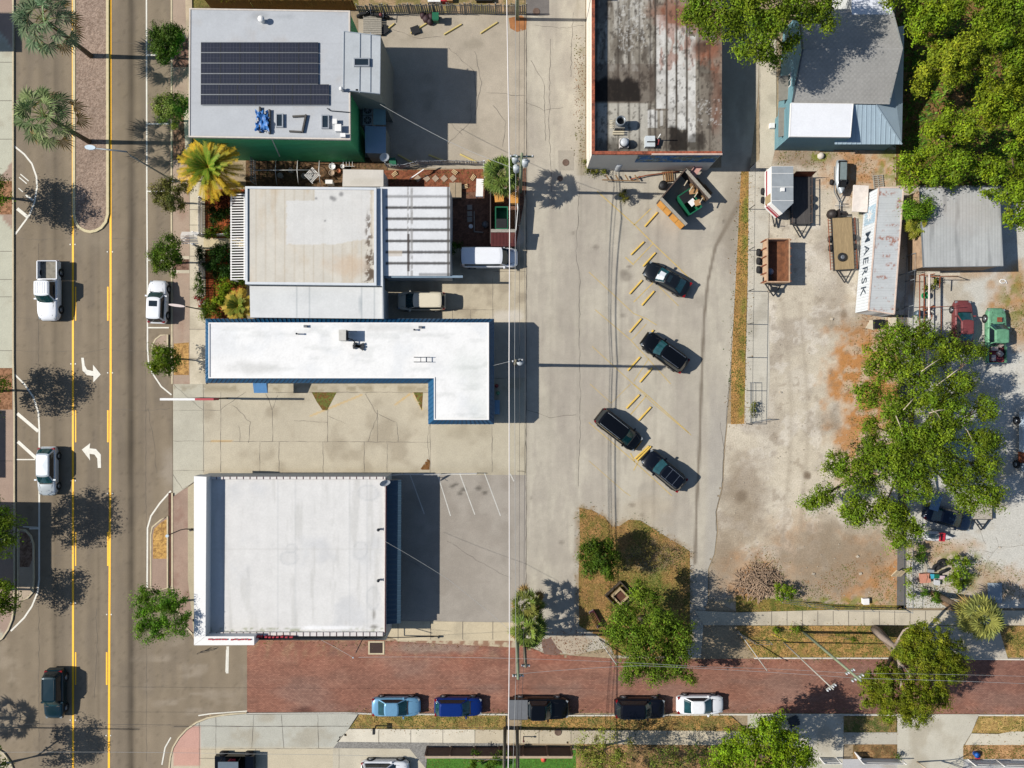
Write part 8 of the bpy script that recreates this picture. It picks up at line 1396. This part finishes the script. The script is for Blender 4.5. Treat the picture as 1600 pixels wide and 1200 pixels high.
p = P(1459, 836); t = thing('jet_ski', 'white and red jet ski beside the dark blue car', 'jet ski', (p.x, p.y, .1), R(-4)); mb = MB(); fr_ = [(-1.3, .35), (-.9, .5), (0, .52), (.6, .42), (1.1, .2), (1.4, .03)]; vs = [(x, w_ * math.cos(2 * math.pi * k / 10), .4 + .28 * math.sin(2 * math.pi * k / 10)) for x, w_ in fr_ for k in range(10)]; mb.add(vs, [(i * 10 + k, (i + 1) * 10 + k, (i + 1) * 10 + (k + 1) % 10, i * 10 + (k + 1) % 10) for i in range(5) for k in range(10)], 0, True); mb.build('hull', WHITE, t); MB().box(.1, .6, -.42, .42, .6, .78).build('engine_cover', mat('bright_red', '#c4303c', .5), t); MB().box(-.9, -.1, -.2, .2, .6, .85).build('seat', mat('jetski_seat', '#7d8a8a', .7), t); MB().beam((.1, -.35, .95), (.1, .35, .95), .05, .05).build('handlebar', BLK, t)
# rusty pipe racks and long white pole by the shed
t = thing('pipe_rack', 'rusty open pipe rack crossed by a long white pole', 'rack', P(1455, 480)); mb = MB()
for x in (1437, 1444, 1452): mb.beam(P(x, 430, .9), P(x, 600, .9), .07, .07)
for y in (430, 480, 530, 580): mb.beam(P(1436, y, .95), P(1453, y, .95), .07, .07); [mb.box(-.04, .04, -.04, .04, 0, .9, at=(*P(x, y).xy, 0)) for x in (1437, 1452)]
mb.build('frame', RUSTY, t, world=True); mb = MB(); mb.tube([P(1452, 428, 2.1), P(1451, 600, 2.1)], .09); mb.build('white_pole', mat('pinkish_pole', '#e8dcd4', .6), t, world=True); mb = MB(); mb.tube([P(1469, 432, 2.0), P(1468, 450, 2.0)], .05); mb.tube([P(1453, 432, 2.1), P(1497, 432, 2.1)], .04); mb.tube([P(1452, 480, 2.2), P(1500, 478, 2.2)], .03); mb.tube([P(1471, 482, 2.0), P(1470, 560, 2.0)], .04); mb.build('top_rail', RUSTY, t, world=True); mb = MB(); [mb.tube([P(x, y, 0), P(x, y, 2.1)], .04) for x, y in ((1453, 432), (1496, 432), (1452, 520), (1470, 520))]; mb.build('upright', RUSTY, t, world=True)
mb = MB(); mb.lathe(0, 0, [(.3, 0), (.32, .5), (.26, .5), (.22, .1), (0, .1)], 14); one('bucket', 'bright green bucket under the rusty pipe rack', 'bucket', P(1444, 462), mb, mat('bucket_green', '#12a060', .5)); mb = MB(); mb.lathe(0, 0, [(.25, 0), (.3, .3), (.32, .6), (.2, .7), (0, .7)], 9); mb.box(.1, .6, -.5, .2, .1, .5); one('scrap_engine', 'heap of bluish scrap metal at the fence, near the maroon car', 'scrap', P(1431, 490), mb, mat('scrap_blue', '#6a7c88', .5, .4, amt=.5, scale=5))
mb = MB(); [mb.tube([(-.9 + .2 * i, -.5 + .3 * (i % 3), .1 + .1 * i), (.7 - .1 * i, .5 - .25 * i, .2 + .1 * i)], .04, 5) for i in range(7)]; one('scrap_bars', 'tangle of rusty bars beside the pipe rack', 'scrap', P(1446, 485), mb, RUSTY); mb = MB(); mb.tube([TR_p for TR_p in (Vector((math.cos(a * .7) * .35, math.sin(a * .7) * .3 + a * .05 - .2, .05)) for a in range(9))], .05); one('white_hose', 'white coiled hose on the pale ground beyond the shed', 'hose', P(1567, 440), mb, WHITE)
mb = MB(); mb.box(-.03, .03, -.25, .25, 0, .5); mb.box(-.3, .3, -.25, .25, .5, .53); one('blue_barrel', 'small blue panel standing near the shed fence', 'panel', P(1423, 382), mb, mat('blue_tarp', '#2d6fb5', .5))
mb = MB(); mb.prism([(-.6, -1.3), (.6, -1.3), (.5, .9), (0, 1.3), (-.5, .9)], .2, .55); mb.box(-.3, .3, -.8, .5, .55, .62); one('covered_boat', 'small grey covered dinghy glimpsed through the oak crown', 'boat', P(1490, 700), mb, mat('boat_grey', '#9fb0bd', .5, amt=.1), 1.0)
mb = MB(); mb.box(-.7, .7, -1.0, 1.0, .1, .16); [mb.box(x - .05, x + .05, -1, 1, 0, .1) for x in (-.6, 0, .6)]; one('grey_panel', 'flat grey panel on blocks by the fan palm', 'panel', P(1553, 926), mb, mat('store_grey', '#9aa4ab', .7)); mb = MB(); mb.lathe(0, 0, [(.22, 0), (.27, .5), (.3, .52), (0, .56)], 12); one('blue_bin', 'bright blue bin standing on the planted verge', 'bin', P(1522, 1176), mb, mat('bin_blue', '#1c62b8', .5)); mb = MB(); mb.box(-.2, .2, -.15, .15, 0, .2); mb.box(-.15, .15, -.1, .1, .2, .24); one('red_toy', 'small red object beside the bright blue bin', 'toy', P(1526, 1182), mb, mat('bright_red', '#c4303c', .5))  # first item: plain flat grey panel raised on bearers
mb = MB(); [mb.tube([(-.6, y, .3), (.6, y * .6, .3)], .05) for y in (-.4, 0, .4)]; mb.box(-.5, .5, -.5, .5, .3, .35); mb.tube([(-.5, -.5, .3), (-.5, -.6, .9)], .04); one('garden_cart', 'dark folded cart at the driveway edge under the bright tree', 'cart', P(1238, 1125), mb, DARKM, .4); mb = MB(); mb.lathe(0, 0, [(.25, 0), (.2, .5), (.3, .8), (0, .9)], 8); one('orange_ornament', 'small orange ornament on the shaded turf', 'ornament', P(849, 1180), mb, mat('orange_red', '#d8553a', .6))
# log trunk of fallen palm, tarpaulin yellow tubes
mb = MB(); mb.tube([(0, 0, .25), (2.2, -1.6, .35)], [.22, .28], 10); one('fallen_log', 'brown fallen trunk lying toward the large pale palm', 'log', P(1452, 925), mb, mat('log_brown', '#9a7a5a', .9, amt=.3))
mb = MB(); mb.tube([(-.7, .3, .05), (.9, -.35, .05)], .05); one('pole_guard', 'yellow guy-wire guard lying across the dry verge', 'guard', P(1215, 995), mb, mat('guard_yellow', '#e8c81e', .5)); mb = MB(); mb.tube([(-.5, .3, .05), (.6, -.3, .05)], .05); one('pole_guard', 'yellow guy-wire guard nearer the slim pale pole', 'guard', P(1232, 1002), mb, mat('guard_yellow', '#e8c81e', .5))
mb = MB(); mb.tube([(0, 0, .05), (2.0, -3.0, 2.5)], .05); one('leaning_post', 'thin pale post leaning over the verge into the street', 'post', P(1153, 985), mb, mat('pale_pole', '#b8b4a8', .7)); mb = MB(); mb.tube([(0, 0, .05), (1.6, -2.0, 1.5)], .06); one('leaning_post', 'thin pale post leaning by the driveway under the oak', 'post', P(935, 998), mb, mat('pale_pole', '#b8b4a8', .7))
# manholes, drain, mailbox
for lab, x, y, r_, z in (('round iron manhole cover in the shade of the alley', 838, 18, .36, .03), ('dark manhole cover on the square patch of the alley', 884, 254, .34, .03), ('manhole cover beside the palm shadow in the alley', 875, 279, .28, .03), ('rusty manhole cover on the sidewalk beyond the brick street', 872, 1144, .36, .115)): mb = MB(); mb.lathe(0, 0, [(r_, 0), (r_, .012), (r_ * .85, .016), (r_ * .8, .01), (0, .012)], 20); one('manhole_cover', lab, 'manhole cover', P(x, y, z), mb, mat('iron_cover', '#6a5548', .8, amt=.2))
t = thing('storm_drain', 'square storm drain with pale concrete frame in the brick street', 'drain', P(588, 1012)); mb = MB(); s_, o_ = .62, .8
for q in ((-o_, o_, -.66, -.52), (-o_, o_, .52, .66), (-o_, -s_ - .02, -.52, .52), (s_ + .02, o_, -.52, .52)): mb.box(*q, 0, .05)
mb.build('frame', KM, t); mb = MB(); mb.box(-s_ - .02, s_ + .02, -.52, .52, .0, .014); [mb.box(-s_, s_, -.48 + i * .12, -.44 + i * .12, .014, .035) for i in range(9)]; mb.build('grate', mat('iron_grate', '#3f2c26', .8), t)
t = thing('mailbox', 'dark mailbox on a short post at the verge beside the light blue sedan', 'mailbox', P(588, 1133)); MB().box(-.05, .05, -.05, .05, 0, 1.1).build('post', BLK, t); mb = MB(); mb.prism([(-.12, -.28), (.12, -.28), (.12, .28), (-.12, .28)], 1.1, 1.35); mb.build('box', BLK, t)
mb = MB(); mb.tube([(0, 0, 0), (0, 0, 1.0)], .05); mb.lathe(0, 0, [(.1, 1.0), (.1, 1.1), (0, 1.12)], 8); one('bollard', 'small dark red bollard on the sidewalk near the two poles', 'bollard', P(818, 1150), mb, mat('dark_red', '#5a2420', .7))
for lab, x, y, m in (('pale blue bench against the L-shaped building rear', 777, 636, mat('pale_blue', '#7fa3bf', .6)),):
    t = thing('bench', lab, 'bench', P(x, y), R(90)); mb = MB(); mb.box(-.7, .7, -.25, .25, .42, .48); mb.build('seat', m, t); mb = MB(); mb.box(-.7, .7, .22, .27, .5, .85); mb.build('backrest', m, t); [MB().box(x_ - .04, x_ + .04, -.22, .22, 0, .42).build('leg', DARKM, t) for x_ in (-.6, .6)]
mb = MB(); mb.lathe(0, 0, [(.15, 0), (.2, .35), (.1, .6), (0, .62)], 10); one('plant_pot', 'round green pot by the rear wall of the L-shaped building', 'pot', P(778, 614), mb, mat('pot_green', '#5d9a7a', .6)); mb = MB(); mb.lathe(0, 0, [(.15, 0), (.2, .35), (.1, .6), (0, .62)], 10); one('plant_pot', 'dark red pot by the rear wall of the L-shaped building', 'pot', P(776, 603), mb, mat('pot_red', '#7a2026', .6))
t = thing('bicycle', 'bicycle lying on the asphalt below the corner store sign box', 'bicycle', P(321, 1015), .4); mb = MB(); mb.tube([(-.4, 0, .3), (-.1, .0, .7), (.35, 0, .7), (.45, 0, .3)], .02); mb.tube([(-.4, 0, .3), (0, 0, .3), (.35, 0, .7)], .02); mb.build('frame', BLK, t)
for x in (-.45, .48):
    mb = MB(); mb.tube([(x + .3 * math.cos(a * .524), 0, .32 + .3 * math.sin(a * .524)) for a in range(13)], .018, 5); mb.build('wheel', TYRE, t)
# ================================================================ GRASS, LITTER (uncountable)
def scatter(name, polys, per_m2, cols, size, up=.5, thr=None, seed=3, edge=.25, z=.03, label=None, cat=None):
    r_ = np.random.RandomState(seed); V = []; Cc = []; C0 = np.array([c(q) for q in cols])
    for poly, zz in polys:
        A = np.array([tuple(P(x, y, zz).xy) for x, y in poly]); lo, hi = A.min(0), A.max(0); n = int((hi - lo).prod() * per_m2); pts = lo + r_.rand(n, 2) * (hi - lo); ins = np.zeros(n, bool); m = len(A)
        for i in range(m):
            a, b = A[i], A[(i + 1) % m]; cond = (a[1] > pts[:, 1]) != (b[1] > pts[:, 1])
            if a[1] != b[1]: ins ^= cond & (pts[:, 0] < (b[0] - a[0]) * (pts[:, 1] - a[1]) / (b[1] - a[1]) + a[0])
        pts = pts[ins]; pts += r_.normal(size=pts.shape) * edge * (r_.rand(len(pts), 1) < .5)
        nz = fbm(pts[:, 0], pts[:, 1], .55, seed)
        if thr: k = nz > thr; pts = pts[k]; nz = nz[k]
        n = len(pts); az = r_.rand(n) * 6.28; L = size * r_.uniform(.5, 1.4, n); wd = L * .28; d = np.stack([np.cos(az), np.sin(az)], 1); s_ = np.stack([-d[:, 1], d[:, 0]], 1) * wd[:, None]
        base = np.c_[pts, np.full(n, zz + .005)]; tip = np.c_[pts + d * L[:, None] * .8, zz + .01 + L * up * r_.rand(n)]
        V.append(np.stack([base - np.c_[s_, np.zeros(n)], base + np.c_[s_, np.zeros(n)], tip], 1).reshape(-1, 3))
        ci = np.clip(((nz - .3) / .4 + r_.normal(size=n) * .22) * len(cols), 0, len(cols) - 1).astype(int); Cc.append(np.repeat(C0[ci] * r_.uniform(.65, 1.3, (n, 1)), 3, 0))
    V = np.concatenate(V); C_ = np.clip(np.concatenate(Cc), 0, .7); o = numpy_mesh(name, V, np.arange(len(V)).reshape(-1, 3), LEAF, None, (0, 0, 0), C_, ns=3); return setp(o, label, cat, None, 'stuff')
STRAW = ['#b8945e', '#9a7848', '#877440', '#68722f', '#546f28']; STRAW2 = ['#c69c60', '#b88a50', '#a07c46', '#8a7a40']
dry = [([(562, 1116.5), (790, 1117), (790, 1140), (546, 1138)], .09), ([(815, 1119), (1140, 1117), (1168, 1142), (815, 1142)], .09), ([(1318, 1119), (1400, 1119), (1402, 1144), (1315, 1144)], .09), ([(1530, 1119), (1620, 1119), (1620, 1142), (1560, 1146), (1518, 1145)], .09), ([(1505, 1164), (1620, 1164), (1620, 1186), (1505, 1186)], .09),
       ([(1150, 978), (1440, 978), (1430, 1027), (1180, 1027), (1160, 1000)], .09), ([(1150, 930), (1300, 944), (1416, 946), (1416, 954), (1150, 956)], .02), (gi, .03), ([(1158, 268), (1171, 268), (1169, 400), (1166, 500), (1163, 662), (1142, 663), (1143, 560), (1150, 430)], .02), ([(1560, 978), (1620, 978), (1620, 1027), (1575, 1027)], .09)]
scatter('grass', dry, 90, STRAW, .13, .4, seed=4, edge=.38, label='mixed green and straw grass of the verges and islands', cat='grass')
scatter('grass', [([(1340, 510), (1404, 500), (1404, 760), (1330, 720), (1318, 600)], .015), ([(1150, 870), (1200, 860), (1240, 900), (1400, 860), (1400, 940), (1300, 942), (1150, 930), (1130, 900)], .015), ([(1215, 228), (1410, 228), (1405, 292), (1345, 340), (1325, 300), (1280, 262), (1215, 262)], .015), ([(1420, 280), (1440, 290), (1440, 425), (1420, 425)], .012), ([(1565, 430), (1620, 430), (1620, 540), (1570, 520)], .012), ([(1418, 900), (1530, 870), (1620, 900), (1620, 950), (1418, 950)], .012), ([(1418, 840), (1520, 850), (1520, 900), (1418, 900)], .012)], 45, ['#b98a58', '#a8703c', '#8c6a40', '#857a38', '#64782a'], .12, .25, .47, seed=9, edge=.5, label='leaf litter and weeds strewn over the dirt of the yards', cat='litter')
scatter('undergrowth', [([(1405, -60), (1640, -60), (1640, 290), (1405, 290)], .02)], 28, ['#7a5a34', '#5f6a24', '#4f7a24', '#6f9a2c', '#86a834'], .34, .9, .36, seed=12, edge=.5, label='bushy undergrowth on the floor of the wood', cat='undergrowth')
scatter('grass', [([(300, -60), (560, -60), (560, 12), (300, 14)], .0), ([(662, 1176), (900, 1176), (900, 1260), (662, 1260)], .06)], 50, ['#8f8a40', '#6f8a34', '#5a8a2c'], .1, .4, seed=14, label='green lawn behind the fence and beside the brown wall', cat='grass')
scatter('fallen_leaves', [([(905, 1160), (1240, 1160), (1240, 1260), (905, 1260)], .06), ([(1333, 1163), (1402, 1163), (1402, 1186), (1333, 1186)], .09), ([(800, 990), (905, 985), (955, 1010), (950, 1024), (850, 1022)], .03), ([(1345, 480), (1410, 480), (1410, 530), (1345, 530)], .02), ([(384, 248), (600, 248), (600, 290), (384, 290)], .03), ([(605, 266), (756, 266), (756, 296), (605, 296)], .03), ([(320, 298), (384, 298), (384, 498), (322, 498)], .03), ([(390, 1001), (800, 1003), (800, 1012), (390, 1006)], .01), ([(960, 1029), (1400, 1029), (1400, 1035), (960, 1036)], .01), ([(540, 1108), (1600, 1110), (1600, 1113), (540, 1112)], .01), ([(896, 60), (914, 60), (914, 262), (900, 262)], .02)], 26, ['#8a5a3c', '#a87a50', '#6a5a3a', '#7a7a3c'], .13, .3, seed=15, edge=.3, label='brown fallen leaves lying in the planted and shaded corners', cat='leaf litter')
# small pale stones and scraps on the yards and lot
r_ = np.random.RandomState(21); mb = MB()
for i in range(420):
    x0, x1, y0, y1 = ((1210, 1400, 480, 940), (1170, 1410, 230, 480), (1425, 1600, 430, 930), (1140, 1330, 660, 940))[i % 4]; p = P(r_.uniform(x0, x1), r_.uniform(y0, y1), .015); s_ = r_.uniform(.02, .07) * (1 + 1.3 * (r_.rand() < .06)); a = r_.rand() * 3; q = [(p.x + s_ * math.cos(a + k * 1.57) * (1 + .3 * (k % 2)), p.y + s_ * math.sin(a + k * 1.57)) for k in range(4)]; mb.prism(q, .014, .02 + s_ * .7)
o = mb.build('stone_debris', mat('pale_stone', '#b8ac9a', .9, amt=.4, scale=.8, coord='World')); setp(o, 'small pale stones and scraps strewn over the gravel yards', 'debris', None, 'stuff')
